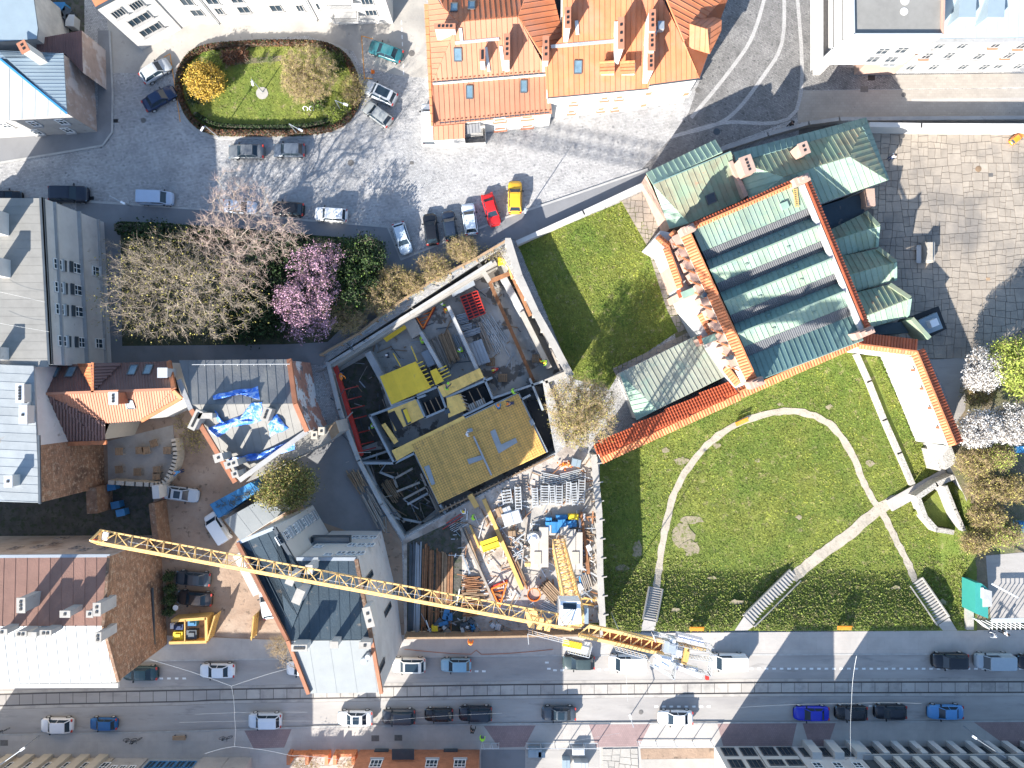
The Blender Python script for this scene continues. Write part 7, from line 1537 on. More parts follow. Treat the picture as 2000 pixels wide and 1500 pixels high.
def railg(a, b, z=28, hh=1.0, m='galv', n=8):
    A, B = W(*a, z), W(*b, z); m_ = MB(); m_.beam(A, B, .06).beam(A + Vector((0, 0, hh)), B + Vector((0, 0, hh)), .05).beam(A + Vector((0, 0, hh / 2)), B + Vector((0, 0, hh / 2)), .04)
    for i in range(n + 1): p = A.lerp(B, i / n); m_.beam(p, p + Vector((0, 0, hh)), .05)
    m_.build('handrail', mt[m], cr)
for a, b in (((1272, 1232), (1388, 1258)), ((1278, 1243), (1384, 1268)), ((1200, 1262), (1262, 1280)), ((1108, 1266), (1148, 1276)), ((1148, 1276), (1154, 1254)), ((1030, 1230), (1110, 1250)), ((1030, 1230), (1032, 1250)), ((1265, 1290), (1312, 1318)), ((1300, 1286), (1382, 1312)), ((1312, 1318), (1316, 1290)), ((1272, 1232), (1276, 1246)), ((1382, 1312), (1388, 1272)), ((1340, 1278), (1386, 1284))): railg(a, b)
D('banner', (.78, .72, .72), n=.04, c3=(.75, .35, .32), t3=(.62, .66), s3=2)
for a, b in (((1322, 1240), (1372, 1252)), ((1318, 1298), (1368, 1318))):
    A, B = W(*a, 28.2), W(*b, 28.2); MB().beam(A, B, .35, .9).build('banner', mt['banner'], cr)
MB().box(tuple(W(1118, 1259, 27.9)), (1.7, .55, .12), -.2).build('platform', mt['yellow_paint'], cr); MB().box(tuple(W(1128, 1262, 27.7)), (2.3, 1.1, .06), -.2).build('platform_mesh', mt['galv'], cr)
MB().box(tuple(W(1381, 1323, 28)), (.3, .35, .3)).build('warning_light', mt['red_paint'], cr)
for x in (1040, 1055, 1070): MB().box(tuple(W(x, 1214 + (x - 1040) * .2, 28.2)), (.5, 1.0, .5), -.2).build('jib_platform', mt['crane_yellow'], cr)
# ================= VEGETATION =================
tree('deciduous_tree', 'large bare tree with first olive leaves in the dark garden, biggest crown', 388, 572, [(330, 575, 8, 125, 95, 4), (420, 580, 8.5, 105, 85, 4), (270, 520, 7, 85, 60, 3.5), (250, 600, 7, 75, 60, 3), (330, 500, 8, 90, 55, 3)], n=1300, twigs=6, twl=.8, leaves=3800, ls=.1, bark='bark_pale', twig='twig_pale', leaf='leaf_olive', h0=2.5, tr=.34, spread=.6, tw=.011)
tree('deciduous_tree', 'leafless tree with pinkish pale twigs reaching over parked cars', 462, 520, [(480, 430, 11, 95, 70, 4), (430, 470, 10, 60, 50, 4), (540, 465, 10, 60, 45, 3), (465, 375, 11, 55, 45, 3), (480, 520, 9, 60, 50, 3)], n=600, twigs=6, twl=.8, leaves=0, bark='bark_pale', twig='twig_pink', h0=4, tr=.24, tw=.011)
tree('blossom_tree', 'pink blossoming tree between bare tree and dark bushes', 600, 600, [(605, 520, 6, 45, 42, 2.5), (635, 500, 6, 35, 30, 2), (590, 595, 6, 60, 45, 2.5), (600, 635, 5, 55, 35, 2), (560, 580, 5.5, 30, 30, 2), (640, 560, 5, 20, 40, 2)], n=420, twigs=5, twl=.6, leaves=8500, ls=.1, leaf='blossom_pink', twig='bark', h0=1.8, tr=.22, spread=.26)
tree('evergreen_bush', 'big dark green bush right of the pink blossom tree', 690, 540, [(690, 510, 3, 50, 45, 2), (680, 570, 3, 45, 40, 2), (715, 520, 2.5, 32, 50, 1.8)], n=220, twigs=2, leaves=9000, ls=.13, leaf='leaf_dark', h0=.8, tr=.15, spread=.35, cat='bush', extra=[(2200, 'leaf_green', .15)])
tree('evergreen_bush', 'dark undergrowth bush beneath the large bare tree', 480, 610, [(480, 610, 1.5, 70, 60, 1.2), (530, 600, 1.5, 55, 60, 1.2), (300, 470, 1.3, 50, 30, 1), (550, 500, 1.5, 60, 40, 1.2)], n=260, twigs=2, leaves=14000, ls=.18, leaf='leaf_dark', h0=.5, tr=.1, spread=.6, cat='bush')
tree('evergreen_bush', 'tawny tipped dark bush at the pavement corner of the garden', 715, 490, [(712, 485, 3, 32, 28, 1.6), (735, 500, 2.5, 16, 30, 1.4)], n=120, twigs=5, twl=.5, leaves=2600, ls=.14, leaf='leaf_dark', h0=.8, tr=.1, spread=.35, cat='bush')
hedge('hedge', 'clipped dark green hedge along the pavement beside the grey apartment house', [(236, 448), (330, 450), (470, 462), (600, 474), (740, 482)], 24, 1.5, 'leaf_dark', n=9000, ls=.13, smooth=False)
for i, (x, y, r_, h_, l) in enumerate(((672, 616, 44, 3.4, 'largest tan shrub, leftmost of the row above the pit'), (742, 582, 40, 3.6, 'tan shrub second from left in the row above the pit'), (765, 545, 30, 3, 'dark tan shrub nearest the dark green bush'), (800, 552, 26, 3, 'small tan shrub in the middle of the row above the pit'), (846, 524, 33, 3.2, 'round tan shrub below the parked black cars'), (902, 488, 30, 3.4, 'round greyish tan shrub below the silver car'))):
    tree('tan_shrub', l, x, y, [(x, y, h_ * .62, r_, r_ * .85, h_ * .42), (x + r_ * .3, y + 4, h_ * .5, r_ * .7, r_ * .6, h_ * .35)], n=300, twigs=14, twl=.42, leaves=2200, ls=.07, twig='twig_tan', leaf='leaf_olive', bark='bark', h0=.5, tr=.1, cat='shrub', group='tan shrubs above the pit', tw=.014)
tree('tan_tree', 'sunlit tan budding tree at the corner of the pit', 1122, 832, [(1128, 790, 6.5, 62, 55, 3), (1150, 820, 6, 52, 48, 2.8), (1120, 830, 6, 45, 45, 2.5), (1160, 780, 6, 42, 36, 2.5)], n=900, twigs=11, twl=.6, leaves=9000, ls=.09, twig='twig_tan', leaf='leaf_olive', bark='bark_pale', h0=2, tr=.28, spread=.4, tw=.014)
tree('round_tree', 'round tan budding tree on the green traffic island', 596, 152, [(603, 142, 4.5, 56, 52, 2.4), (590, 160, 4, 42, 40, 2)], n=900, twigs=13, twl=.4, leaves=7000, ls=.07, twig='twig_tan', leaf='leaf_olive', bark='bark', h0=1.4, tr=.2, spread=.3, tw=.013)
tree('yellow_shrub', 'round bright yellow flowering shrub on the traffic island', 403, 163, [(399, 158, 2.2, 35, 34, 1.5)], n=350, twigs=3, twl=.3, leaves=12000, ls=.1, leaf='leaf_yellow', h0=.6, tr=.1, cat='shrub', spread=.28)
tree('tan_shrub', 'small tan shrub at the right tip of the traffic island', 688, 175, [(690, 175, 1.6, 22, 30, 1)], n=150, twigs=9, twl=.35, leaves=1500, ls=.07, twig='twig_tan', leaf='leaf_olive', h0=.4, tr=.07, cat='shrub')
for i, (x, y, lf, l) in enumerate(((420, 117, 'leaf_lime', 'small lime green shrub above the yellow shrub'), (448, 112, 'leaf_red', 'dark reddish shrub in the upper island bed'), (470, 108, 'leaf_red', 'second dark reddish shrub in the upper island bed'), (660, 120, 'leaf_green', 'green shrub strip right of the round island tree'), (672, 205, 'leaf_lime', 'bright green shrub near the right island kerb'), (655, 225, 'leaf_lime', 'small bright green shrub low on the island'), (380, 190, 'leaf_dark', 'dark green shrub below the yellow shrub'), (620, 200, 'leaf_green', 'low green plant by the white bicycle ornament'))):
    tree('low_shrub', l, x, y, [(x, y, .6, 13, 12 if i != 3 else 22, .5)], n=60, twigs=2, leaves=1400, ls=.1, leaf=lf, h0=.2, tr=.04, cat='shrub', spread=.25)
ring = [(358, 200), (352, 160), (366, 122), (400, 98), (480, 89), (560, 87), (628, 90), (668, 108), (690, 140), (700, 185), (690, 222), (660, 248), (600, 260), (480, 262), (415, 258), (378, 236), (358, 200)]
hedge('hedge', 'low reddish brown hedge ringing the oval traffic island', ring, 13, .8, 'leaf_red', n=15000, ls=.09, extra=('leaf_dark', .35))
hedge('hedge', 'dark green inner hedge along the lower edge of the traffic island', [(385, 225), (420, 244), (480, 250), (600, 248), (660, 230)], 10, .7, 'leaf_dark', n=4000, ls=.1)
tree('deciduous_tree', 'olive green leafing tree beside the blue container', 556, 952, [(560, 940, 6, 42, 40, 2.5), (545, 965, 6, 42, 32, 2.5), (585, 950, 5, 30, 35, 2)], n=420, twigs=6, twl=.6, leaves=9000, ls=.11, leaf='leaf_olive', twig='twig_tan', h0=2, tr=.2, spread=.45, extra=[(4000, 'leaf_green', .11)])
for i, (x, y, rx, ry, l) in enumerate(((1925, 720, 34, 40, 'white blossom tree nearest the tiled wall, top right of the scrub'), (1915, 835, 40, 34, 'white blossom tree in the middle of the scrub'), (1985, 825, 42, 44, 'white blossom tree at the right edge of the photo'))):
    tree('blossom_tree', l, x, y, [(x, y, 4.5, rx, ry, 2), (x - 14, y + 20, 4, rx * .7, ry * .5, 1.6)], n=420, twigs=6, twl=.5, leaves=10000, ls=.1, leaf='blossom_white', twig='twig_pale', bark='bark', h0=1.2, tr=.15, spread=.25, group='white blossom trees', tw=.02)
tree('deciduous_tree', 'lime green leafing tree between white blossom trees', 1980, 715, [(1980, 705, 6, 42, 42, 2.6), (2010, 740, 5.5, 40, 40, 2.4)], n=420, twigs=4, leaves=13000, ls=.13, leaf='leaf_lime', twig='twig_tan', h0=1.8, tr=.2, spread=.4)
for i, (x, y, r_, lf, l) in enumerate(((1905, 905, 34, 'leaf_olive', 'olive brush just below the white blossom'), (1945, 895, 30, 'leaf_lime', 'yellow green brush right of the bastion stub'), (1930, 960, 40, 'leaf_olive', 'broad brown green brush in the centre of the scrub'), (1975, 955, 30, 'leaf_olive', 'brown brush near the right frame edge'), (1925, 1010, 32, 'leaf_olive', 'low brown brush below the footbridge'), (1960, 1045, 30, 'leaf_lime', 'sparse green brush beside the parked machines'), (1905, 1060, 24, 'twig_tan', 'dry tan brush at the edge of the park lawn'), (1910, 770, 26, 'leaf_olive', 'dark olive brush between the white blossom trees'))):
    tree('brushwood', l, x, y, [(x, y, 2, r_, r_ * .8, 1.2), (x + 12, y - 8, 1.6, r_ * .7, r_ * .6, 1)], n=240, twigs=13, twl=.6, leaves=2500, ls=.1, leaf=lf if 'leaf' in lf else 'leaf_olive', twig='twig_tan', h0=.5, tr=.08, cat='brush', group='brush on the scrubby bank', spread=.4, tw=.014)
for i, (x, y) in enumerate(((330, 1126), (333, 1150), (331, 1171), (331, 1193))):
    tree('conifer_shrub', 'small dark conifer by the brick fire wall, %s from the top' % ['first', 'second', 'third', 'fourth'][i], x, y, [(x, y, 1.2, 8, 7, 1.1), (x, y, .6, 10, 9, .5)], n=60, twigs=2, twl=.25, leaves=1500, ls=.1, leaf='leaf_dark', h0=.2, tr=.04, cat='shrub', group='conifers by the fire wall', spread=.15)
tree('dry_bush', 'bare twiggy bush behind the left yellow fence panel', 545, 1265, [(545, 1262, 2, 24, 20, 1.4)], n=120, twigs=6, twl=.7, leaves=0, twig='twig_tan', h0=.5, tr=.06, cat='bush')
tree('dry_bush', 'dry brown bush beside the dirt court by the tarpaulin house', 385, 858, [(380, 850, 1, 22, 34, .8), (352, 825, 1, 14, 12, .8)], n=120, twigs=7, twl=.5, leaves=500, ls=.1, leaf='leaf_olive', twig='bark', h0=.3, tr=.05, cat='bush')
tree('dry_bush', 'tangled dry climber behind the brick street fence', 610, 1495, [(600, 1492, 1.5, 30, 12, 1), (680, 1492, 1.5, 24, 12, 1)], n=160, twigs=8, twl=.45, leaves=300, ls=.08, leaf='leaf_olive', twig='twig_tan', h0=.3, tr=.05, cat='bush')
tree('deciduous_tree', 'bare thin street tree overhanging the covered white car', 560, 1285, [(565, 1280, 4, 34, 26, 2)], n=70, twigs=3, twl=.6, leaves=0, twig='twig_tan', h0=1.5, tr=.07)
tree('brushwood', 'dry brush fringe along the top of the building pit hoarding', 965, 500, [(960, 496, .8, 26, 10, .5)], n=60, twigs=8, twl=.4, leaves=200, ls=.08, leaf='leaf_olive', twig='bark_pale', h0=.2, tr=.04, cat='brush')
# ================= CARS =================
WH, SI, BK, NV, GY = (.75, .75, .74), (.42, .44, .46), (.012, .013, .016), (.015, .03, .075), (.13, .14, .15)
car(300, 135, 33, 'hatch', SI, 'silver hatchback parked diagonally left of the island, upper of two')
car(308, 189, 30, 'sedan', NV, 'dark blue sedan parked diagonally left of the island, lower of two')
car(752, 97, 160, 'sedan', (.03, .14, .16), 'old teal saloon parked right of the island')
car(741, 178, 154, 'suv', SI, 'silver estate with dark glass roof right of the island', True)
car(736, 220, 143, 'hatch', (.3, .31, .3), 'grey beige hatchback parked diagonally, lowest right of the island')
car(478, 294, 180, 'sedan', GY, 'charcoal saloon parked along the island kerb, left of two', sc=1.03)
car(562, 291, 180, 'hatch', (.1, .12, .15), 'slate grey hatchback parked along the island kerb, right of two')
car(129, 377, 0, 'suv', (.015, .02, .035), 'black estate parked beside the corner of the grey apartment house', sc=1.12)
car(299, 384, -2, 'van', (.4, .48, .6), 'pale blue minivan parked in the shaded square', sc=.93)
car(466, 402, -4, 'sedan', (.5, .55, .62), 'white blue saloon beneath the leafless pinkish tree', sc=.95)
car(560, 406, 176, 'hatch', BK, 'black hatchback with its bonnet under the leafless tree branches')
car(644, 417, 176, 'suv', WH, 'white crossover parked at the end of the shaded row', sc=.95)
car(785, 464, -73, 'hatch', (.5, .58, .64), 'pale blue hatchback parked upright in the pavement notch')
car(841, 446, 97, 'hatch', BK, 'black hatchback, left of the two dark cars parked nose up')
car(878, 439, 99, 'hatch', (.02, .03, .05), 'navy black hatchback, right of the two dark cars parked nose up', sc=.95)
car(917, 426, 98, 'hatch', (.62, .68, .72), 'white blue hatchback between dark car and red car')
car(959, 408, -74, 'sedan', (.6, .02, .02), 'bright red car parked nose down beside the yellow car', sc=.95)
car(1006, 383, 90, 'hatch', (.8, .42, .03), 'bright yellow hatchback parked upright on the sunny square', sc=1.03)
car(6, 384, 0, 'hatch', BK, 'black car cut by the left edge of the photo')
car(351, 966, -8, 'sedan', (.4, .44, .48), 'silver blue saloon with dark roof in the dirt courtyard', True)
car(420, 1033, 123, 'van', WH, 'white van parked beside the blue container', sc=.9)
car(374, 1132, 176, 'sedan', (.06, .07, .08), 'dark grey saloon by the conifers, upper of two')
car(377, 1171, 175, 'sedan', (.035, .03, .03), 'black saloon with bright roof by the conifers, lower of two')
car(520, 1180, 100, 'hatch', WH, 'white car half hidden below the edge of the tall tenement, courtyard side')
car(270, 1318, 180, 'sedan', (.02, .05, .06), 'dark teal saloon half under the brick fire wall')
car(421, 1313, 180, 'sedan', (.6, .64, .68), 'white saloon parked below the courtyard gate')
car(588, 1308, 180, 'hatch', WH, 'white car nose poking from under the tenement roof, street side')
car(797, 1303, 180, 'suv', (.7, .68, .62), 'cream crossover with glass roof beside the tall tenement', True, sc=.98)
car(890, 1302, 180, 'hatch', (.2, .35, .45), 'light blue hatchback parked below the street hoarding', sc=.96)
car(1131, 1297, 180, 'hatch', (.05, .07, .07), 'dark green grey hatchback parked below the crane')
car(1227, 1298, 180, 'van', WH, 'white van parked directly under the crane counter jib', sc=1.0)
car(1425, 1296, 180, 'van', WH, 'white van parked just right of the crane tail', sc=1.0)
car(1861, 1294, 180, 'suv', (.01, .012, .016), 'black estate in the shaded top row of the street, far right', sc=1.03)
car(1948, 1295, 180, 'van', (.3, .36, .4), 'pale blue grey box van in the shaded top row', sc=1.0)
car(2024, 1296, 180, 'hatch', BK, 'black car cut by the right edge of the photo on the street')
car(106, 1420, 180, 'hatch', (.62, .62, .64), 'white hatchback at the left end of the bottom row', sc=1.02)
car(197, 1418, 180, 'hatch', (.01, .09, .25), 'small deep blue hatchback at the left end of the bottom row', sc=.86)
car(514, 1412, 180, 'suv', (.55, .6, .66), 'pale blue white crossover in the bottom row left of the lit patch', sc=.97)
car(692, 1406, 180, 'sedan', WH, 'white saloon with black glass roof on the sunlit patch', True)
car(777, 1404, 180, 'suv', (.05, .055, .065), 'black crossover with silver rails, first of three dark cars', sc=.97)
car(856, 1400, 180, 'hatch', BK, 'small glossy black hatchback, middle of three dark cars', sc=.9)
car(928, 1398, 180, 'suv', (.015, .02, .03), 'black estate, right of three dark cars in the bottom row', sc=.97)
car(1092, 1397, 180, 'sedan', (.06, .075, .09), 'dark grey saloon alone in the shade near the red driveway', True, sc=.98)
car(1321, 1405, 180, 'sedan', WH, 'white saloon casting a shadow on the sunny roadway', sc=1.0)
car(1588, 1397, 180, 'sedan', (.01, .025, .4), 'vivid blue saloon in the shaded bottom row', sc=1.0)
car(1666, 1396, 180, 'hatch', BK, 'black hatchback directly right of the vivid blue saloon', sc=1.0)
car(1743, 1394, 180, 'hatch', (.01, .013, .02), 'black hatchback second right of the vivid blue saloon', sc=1.0)
car(1851, 1394, 180, 'sedan', (.08, .25, .5), 'sky blue saloon alone at the right of the bottom row', sc=1.0)
car(1995, 265, 40, 'hatch', (.85, .25, .02), 'small orange car at the right edge of the plaza', sc=.5)
car(839, 240, 90, 'van', WH, 'white delivery van tucked against the salmon roofed house', sc=1.15)
# ================= PEOPLE =================
for (x, y, a, l, tp, lg, ht, po, z) in (
    (864, 595, 60, 'worker in yellow vest near the orange triangle frame', 'green_vest', 'navy', 'white_plastic', 0, PZ), (868, 603, -40, 'worker in orange vest leaning over the pit beam', 'orange_vest', 'navy', 'yellow_paint', 1, PZ),
    (825, 671, 90, 'worker in lime vest alone beside the plank stack', 'green_vest', 'navy', 'green_vest', 2, PZ), (756, 694, 10, 'dark clothed worker on the bare slab', 'steel_dark', 'navy', 'white_plastic', 0, PZ),
    (903, 686, 150, 'worker in lime vest among the steel pipes', 'green_vest', 'steel_dark', 'white_plastic', 1, PZ), (973, 720, 200, 'worker in red vest at the foot of the pit', 'red_paint', 'navy', 'yellow_paint', 2, PZ),
    (1056, 706, 40, 'worker in yellow vest by the pallet, left of two', 'orange_vest', 'navy', 'yellow_paint', 0, PZ), (1067, 705, 220, 'worker in yellow vest on the pale beam, right of two', 'green_vest', 'navy', 'yellow_paint', 1, -1.2),
    (872, 759, 70, 'worker in dark clothes crouched on the yellow strip deck', 'steel_dark', 'green_vest', 'green_vest', 2, -.15), (1001, 765, 30, 'worker in lime vest at the top edge of the rebar deck', 'green_vest', 'navy', 'green_vest', 0, -.2),
    (974, 797, 100, 'worker in teal vest on the rebar deck', 'blue_paint', 'navy', 'orange_paint', 1, -.15), (1002, 787, 190, 'worker in dark jacket on the rebar deck near the edge', 'navy', 'steel_dark', 'orange_paint', 2, -.15),
    (912, 848, 15, 'worker in white shirt on the rebar deck beside the box', 'white_plastic', 'navy', 'white_plastic', 0, -.15), (726, 836, 60, 'worker in lime vest in the shade by the red props', 'green_vest', 'navy', 'white_plastic', 1, PZ),
    (664, 729, 300, 'worker in orange vest on the red waling', 'orange_vest', 'navy', 'orange_paint', 2, -.6), (923, 1011, 20, 'worker in lime vest at the lower deck edge', 'green_vest', 'navy', 'green_vest', 0, 0),
    (908, 1003, 120, 'worker in white shirt bending over the red ladder frame', 'white_plastic', 'navy', 'yellow_paint', 1, 0), (1024, 1072, 75, 'worker in black jacket beside the scrap in the sunny yard', 'black', 'black', 'black', 2, 0),
    (1745, 305, 40, 'pedestrian in white top and blue jeans crossing the plaza', 'white_plastic', 'navy', 'black', 0, .06), (941, 1447, 80, 'pedestrian in lime vest on the bottom pavement', 'green_vest', 'navy', 'green_vest', 1, .12),
    (922, 1432, 80, 'pedestrian in black coat on the bottom pavement', 'black', 'black', 'black', 2, .12), (1964, 1237, 10, 'pedestrian with white top beside the grey shelter', 'white_plastic', 'black', 'black', 0, .12),
    (1944, 1239, 190, 'pedestrian in pale coat beside the grey shelter', 'steel', 'navy', 'white_plastic', 1, .12), (350, 921, 200, 'person in bright blue jacket in the dirt courtyard', 'blue_paint', 'navy', 'black', 2, .02),
    (1546, 241, 30, 'pedestrian in black beside the curving grey wall', 'black', 'black', 'black', 0, .02), (919, 1259, 90, 'worker in orange vest at the street hoarding', 'orange_vest', 'orange_vest', 'orange_paint', 1, .12)):
    person(x, y, a, l, tp, lg, ht, po, z, hair='black' if ht == 'black' else None)
# ================= STREET FURNITURE =================
def lamp(label, bx, by, hx, hy, h=8, z=.12, arm=True):
    b = W(bx, by, z); t = thing('street_lamp', label, 'street lamp', tuple(b), 'street lamps'); e = W(hx, hy, h)
    MB().tube(b, (b.x, b.y, h * .96), .07, .05, 8).build('pole', mt['steel'], t); MB().tube((b.x, b.y, h * .96), (e.x, e.y, h), .05, n=6).build('arm', mt['steel'], t)
    dx, dy = e.x - b.x, e.y - b.y; MB().box((e.x, e.y, h), (.6, .24, .12), math.atan2(dy, dx)).build('lamp_head', mt['white_plastic'], t)
lamp('tall lamp at the corner of hoarding and park lawn', 1194, 1197, 1208, 1243, 10); lamp('lamp leaning over the bottom right pavement', 1882, 1418, 1903, 1440, 8); lamp('lamp over the bottom left pavement beside the white hatchback', 76, 1437, 44, 1463, 8)
lamp('lamp standing at the centre of the traffic island', 513, 180, 493, 163, 4.2, .2); lamp('lamp at the lower left corner of the traffic island', 427, 268, 395, 252, 4.2); lamp('lamp right of the round tree on the island', 668, 218, 675, 204, 3.8); lamp('lamp at the lower island kerb between two cars', 582, 262, 587, 254, 3.8)
lamp('lamp on the pavement beside the yellow car', 1025, 421, 1026, 412, 6); lamp('lamp at the kerb above the garden hedge', 255, 402, 240, 396, 5)
lamp('white globe lamp on the sunny part of the south pavement', 1230, 1399, 1231, 1400, 3, .02)
def bench(label, x, y, ang, z):
    p = W(x, y, z); t = thing('park_bench', label, 'bench', tuple(p), 'orange park benches', ang)
    for k in range(3): m_ = MB(); m_.box((0, -.18 + k * .17, .45), (1.8, .14, .05)); link('slat', m_.mesh('slat', mt['bench_orange']), t)
    for k in range(2): m_ = MB(); m_.box((0, .3, .62 + k * .2), (1.8, .05, .15)); link('backrest', m_.mesh('backrest', mt['bench_orange']), t)
    for s in (-.7, .7): m_ = MB(); m_.box((s, 0, .22), (.08, .5, .44)); link('leg', m_.mesh('leg', mt['steel_dark']), t)
bench('orange bench beside the curving lawn path', 1447, 824, .42, -2.15); bench('orange bench at the street edge of the lawn, left of two', 1359, 1226, 0, .14); bench('orange bench at the street edge of the lawn, right of two', 1646, 1224, 0, .14)
def bench2(label, x, y, m):
    p = W(x, y, .12); t = thing('street_bench', label, 'bench', tuple(p)); m_ = MB(); [m_.box((0, -.2 + k * .2, .45), (1.7, .16, .05)) for k in range(3)]; link('seat', m_.mesh('seat', mt[m]), t)
    for s in (-.7, .7): m_ = MB(); m_.box((s, 0, .22), (.08, .45, .42)); link('leg', m_.mesh('leg', mt['steel_dark']), t)
bench2('dark wooden bench on the bottom left pavement', 353, 1438, 'wood')
def bike(label, x, y, ang=0):
    p = W(x, y, .12); t = thing('bicycle', label, 'bicycle', tuple(p), 'parked bicycles', ang); 
    for s in (-.52, .52):
        m_ = MB()
        for k in range(14): a, b = k * math.pi / 7, (k + 1) * math.pi / 7; m_.beam((s + .34 * math.cos(a), 0, .35 + .34 * math.sin(a)), (s + .34 * math.cos(b), 0, .35 + .34 * math.sin(b)), .04)
        link('wheel', m_.mesh('wheel', mt['black']), t)
    m_ = MB(); [m_.beam(a, b, .045) for a, b in (((-.52, 0, .35), (-.15, 0, .8)), ((-.15, 0, .8), (.4, 0, .85)), ((.4, 0, .85), (0, 0, .35)), ((0, 0, .35), (-.52, 0, .35)), ((.52, 0, .35), (.4, 0, .95)), ((0, 0, .35), (-.15, 0, .9)))]; link('frame', m_.mesh('frame', mt['steel_dark']), t)
    m_ = MB(); m_.beam((.4, -.25, .98), (.4, .25, .98), .04); link('handlebar', m_.mesh('handlebar', mt['steel_dark']), t); m_ = MB(); m_.box((-.18, 0, .92), (.25, .14, .06)); link('saddle', m_.mesh('saddle', mt['black']), t)
bike('bicycle on the bottom left pavement right of the blue hatchback', 257, 1442); bike('second bicycle leaning close by the blue hatchback', 268, 1444, .4); bike('bicycle at the kerb near the overhead wire pole', 443, 1438, .1); bike('bicycle at the left end of the bottom pavement', 10, 1424, .3)
def disc(name, label, cat, x, y, r_, z, m, n=16, sq=False):
    p = W(x, y, z); mb = MB(); (mb.box((p.x, p.y, z), (r_ * 2, r_ * 1.5, .02)) if sq else mb.tube((p.x, p.y, z - .01), (p.x, p.y, z + .01), r_, n=n)); (mb.box((p.x, p.y, z + .016), (r_ * 1.2, r_ * .9, .01)) if sq else mb.tube((p.x, p.y, z + .01), (p.x, p.y, z + .018), r_ * .75, n=n)); mb.root(name, mt[m], label, cat, 'manhole covers')
D('iron', (.13, .12, .11), rough=.6, n=.2, sc=4)
for x, y, r_, z, m, sq, l in ((1400, 257, .45, .02, 'steel_dark', False, 'dark round cover in the shaded cobbles above the church'), (804, 104, .4, .02, 'iron', False, 'round cover on the side street left of the salmon house'), (685, 318, .4, .02, 'iron', False, 'round cover on the sunny cobbles'), (280, 235, .35, .02, 'iron', False, 'round cover on the cobbles below the dark blue saloon'), (226, 236, .3, .02, 'black', True, 'square drain at the pavement corner top left'), (1688, 174, .5, .02, 'iron', True, 'square cover on the upper street'), (1702, 152, .45, .02, 'black', True, 'dark grate by the white corner house'), (804, 318, .25, .02, 'iron', True, 'small square cover on the sunny cobbles'), (1252, 1391, .3, .02, 'iron', False, 'round cover on the roadway by the globe lamp'), (733, 1442, .5, .135, 'iron', True, 'square cover on the pavement, left of two'), (778, 1441, .5, .135, 'iron', True, 'square cover on the pavement, right of two'), (8, 1451, .5, .135, 'iron', True, 'square cover at the bottom left pavement'), (179, 387, .3, .02, 'black', True, 'small dark drain beside the black estate'), (1363, 176, .35, .02, 'iron', False, 'round cover by the corner of the orange roofed house'), (1935, 342, .3, .08, 'iron', True, 'small square cover on the plaza'), (1911, 330, .4, .08, 'wood', False, 'round brownish cover on the plaza'), (1930, 545, .25, .08, 'wood', True, 'brown drain on the lower plaza'), (1951, 340, .2, .08, 'wood', True, 'tiny drain on the right of the plaza'), (1765, 185, .3, .02, 'iron', False, 'round cover at the lit edge of the upper street')):
    if l.startswith('tiny'): continue
    disc('manhole_cover', l, 'manhole cover', x, y, r_, z, m, sq=sq)
# yellow gate panels and shed with machines
t = thing('tool_shed', 'open roofed yellow timber enclosure holding dark machines by the brick fire wall', 'shed', tuple(W(370, 1230)))
for a, b, hh in (((334, 1213), (402, 1208), 2), ((402, 1206), (403, 1252), 2), ((330, 1256), (403, 1254), 1.2)): A, B = W(*a, hh), W(*b, hh); MB().beam((A.x, A.y, hh / 2), (B.x, B.y, hh / 2), .35, hh).build('board_wall', mt['timber_yellow'], t)
A, B = W(361, 1212, 2), W(361, 1254, 2); MB().beam(A, B, .12).build('rail', mt['timber_yellow'], t)
for x, y, a, b, m_, l in ((347, 1242, 1.2, 1.0, 'yellow_paint', 'yellow machine inside the timber enclosure'), (375, 1218, 1.1, .6, 'blue_paint', 'blue crate inside the timber enclosure'), (374, 1240, 1.3, 1.2, 'steel_dark', 'dark machine inside the timber enclosure'), (348, 1225, 1.2, .7, 'navy', 'dark blue box inside the timber enclosure'), (336, 1223, .5, .7, 'white_plastic', 'white canister inside the timber enclosure')):
    p = W(x, y, .8); m = MB(); m.box((p.x, p.y, .4), (a, b, .8)).box((p.x, p.y, .86), (a * .6, b * .5, .12)); m.root('site_machine', mt[m_], l, 'machine', 'machines in the enclosure')
for x0, y0, x1, y1, l in ((405, 1250, 419, 1202, 'right hand open yellow timber gate leaf'), (490, 1250, 495, 1203, 'left hand yellow timber gate leaf near the twiggy bush')):
    A, B = W(x0, y0, 2), W(x1, y1, 2); t = thing('timber_gate', l, 'gate', ((A.x + B.x) / 2, (A.y + B.y) / 2, 0))
    for i in range(12): p, q = A.lerp(B, i / 12 + .004), A.lerp(B, (i + .9) / 12); MB().beam((p.x, p.y, 1.1), (q.x, q.y, 1.1), .06, 2.1).build('board', mt['timber_yellow'], t)
    for z in (.4, 1.2, 2.1): MB().beam((A.x + .06, A.y, z), (B.x + .06, B.y, z), .16, .1).build('rail', mt['timber_yellow'], t)
p = W(343, 1187, 1); m_ = MB(); m_.tube((p.x, p.y, 0), (p.x, p.y, 1), .05, n=6).tube((p.x, p.y, 1), (p.x, p.y, 1.08), .35, n=14); m_.root('round_sign', mt['white_plastic'], 'small round white table by the conifers', 'table')
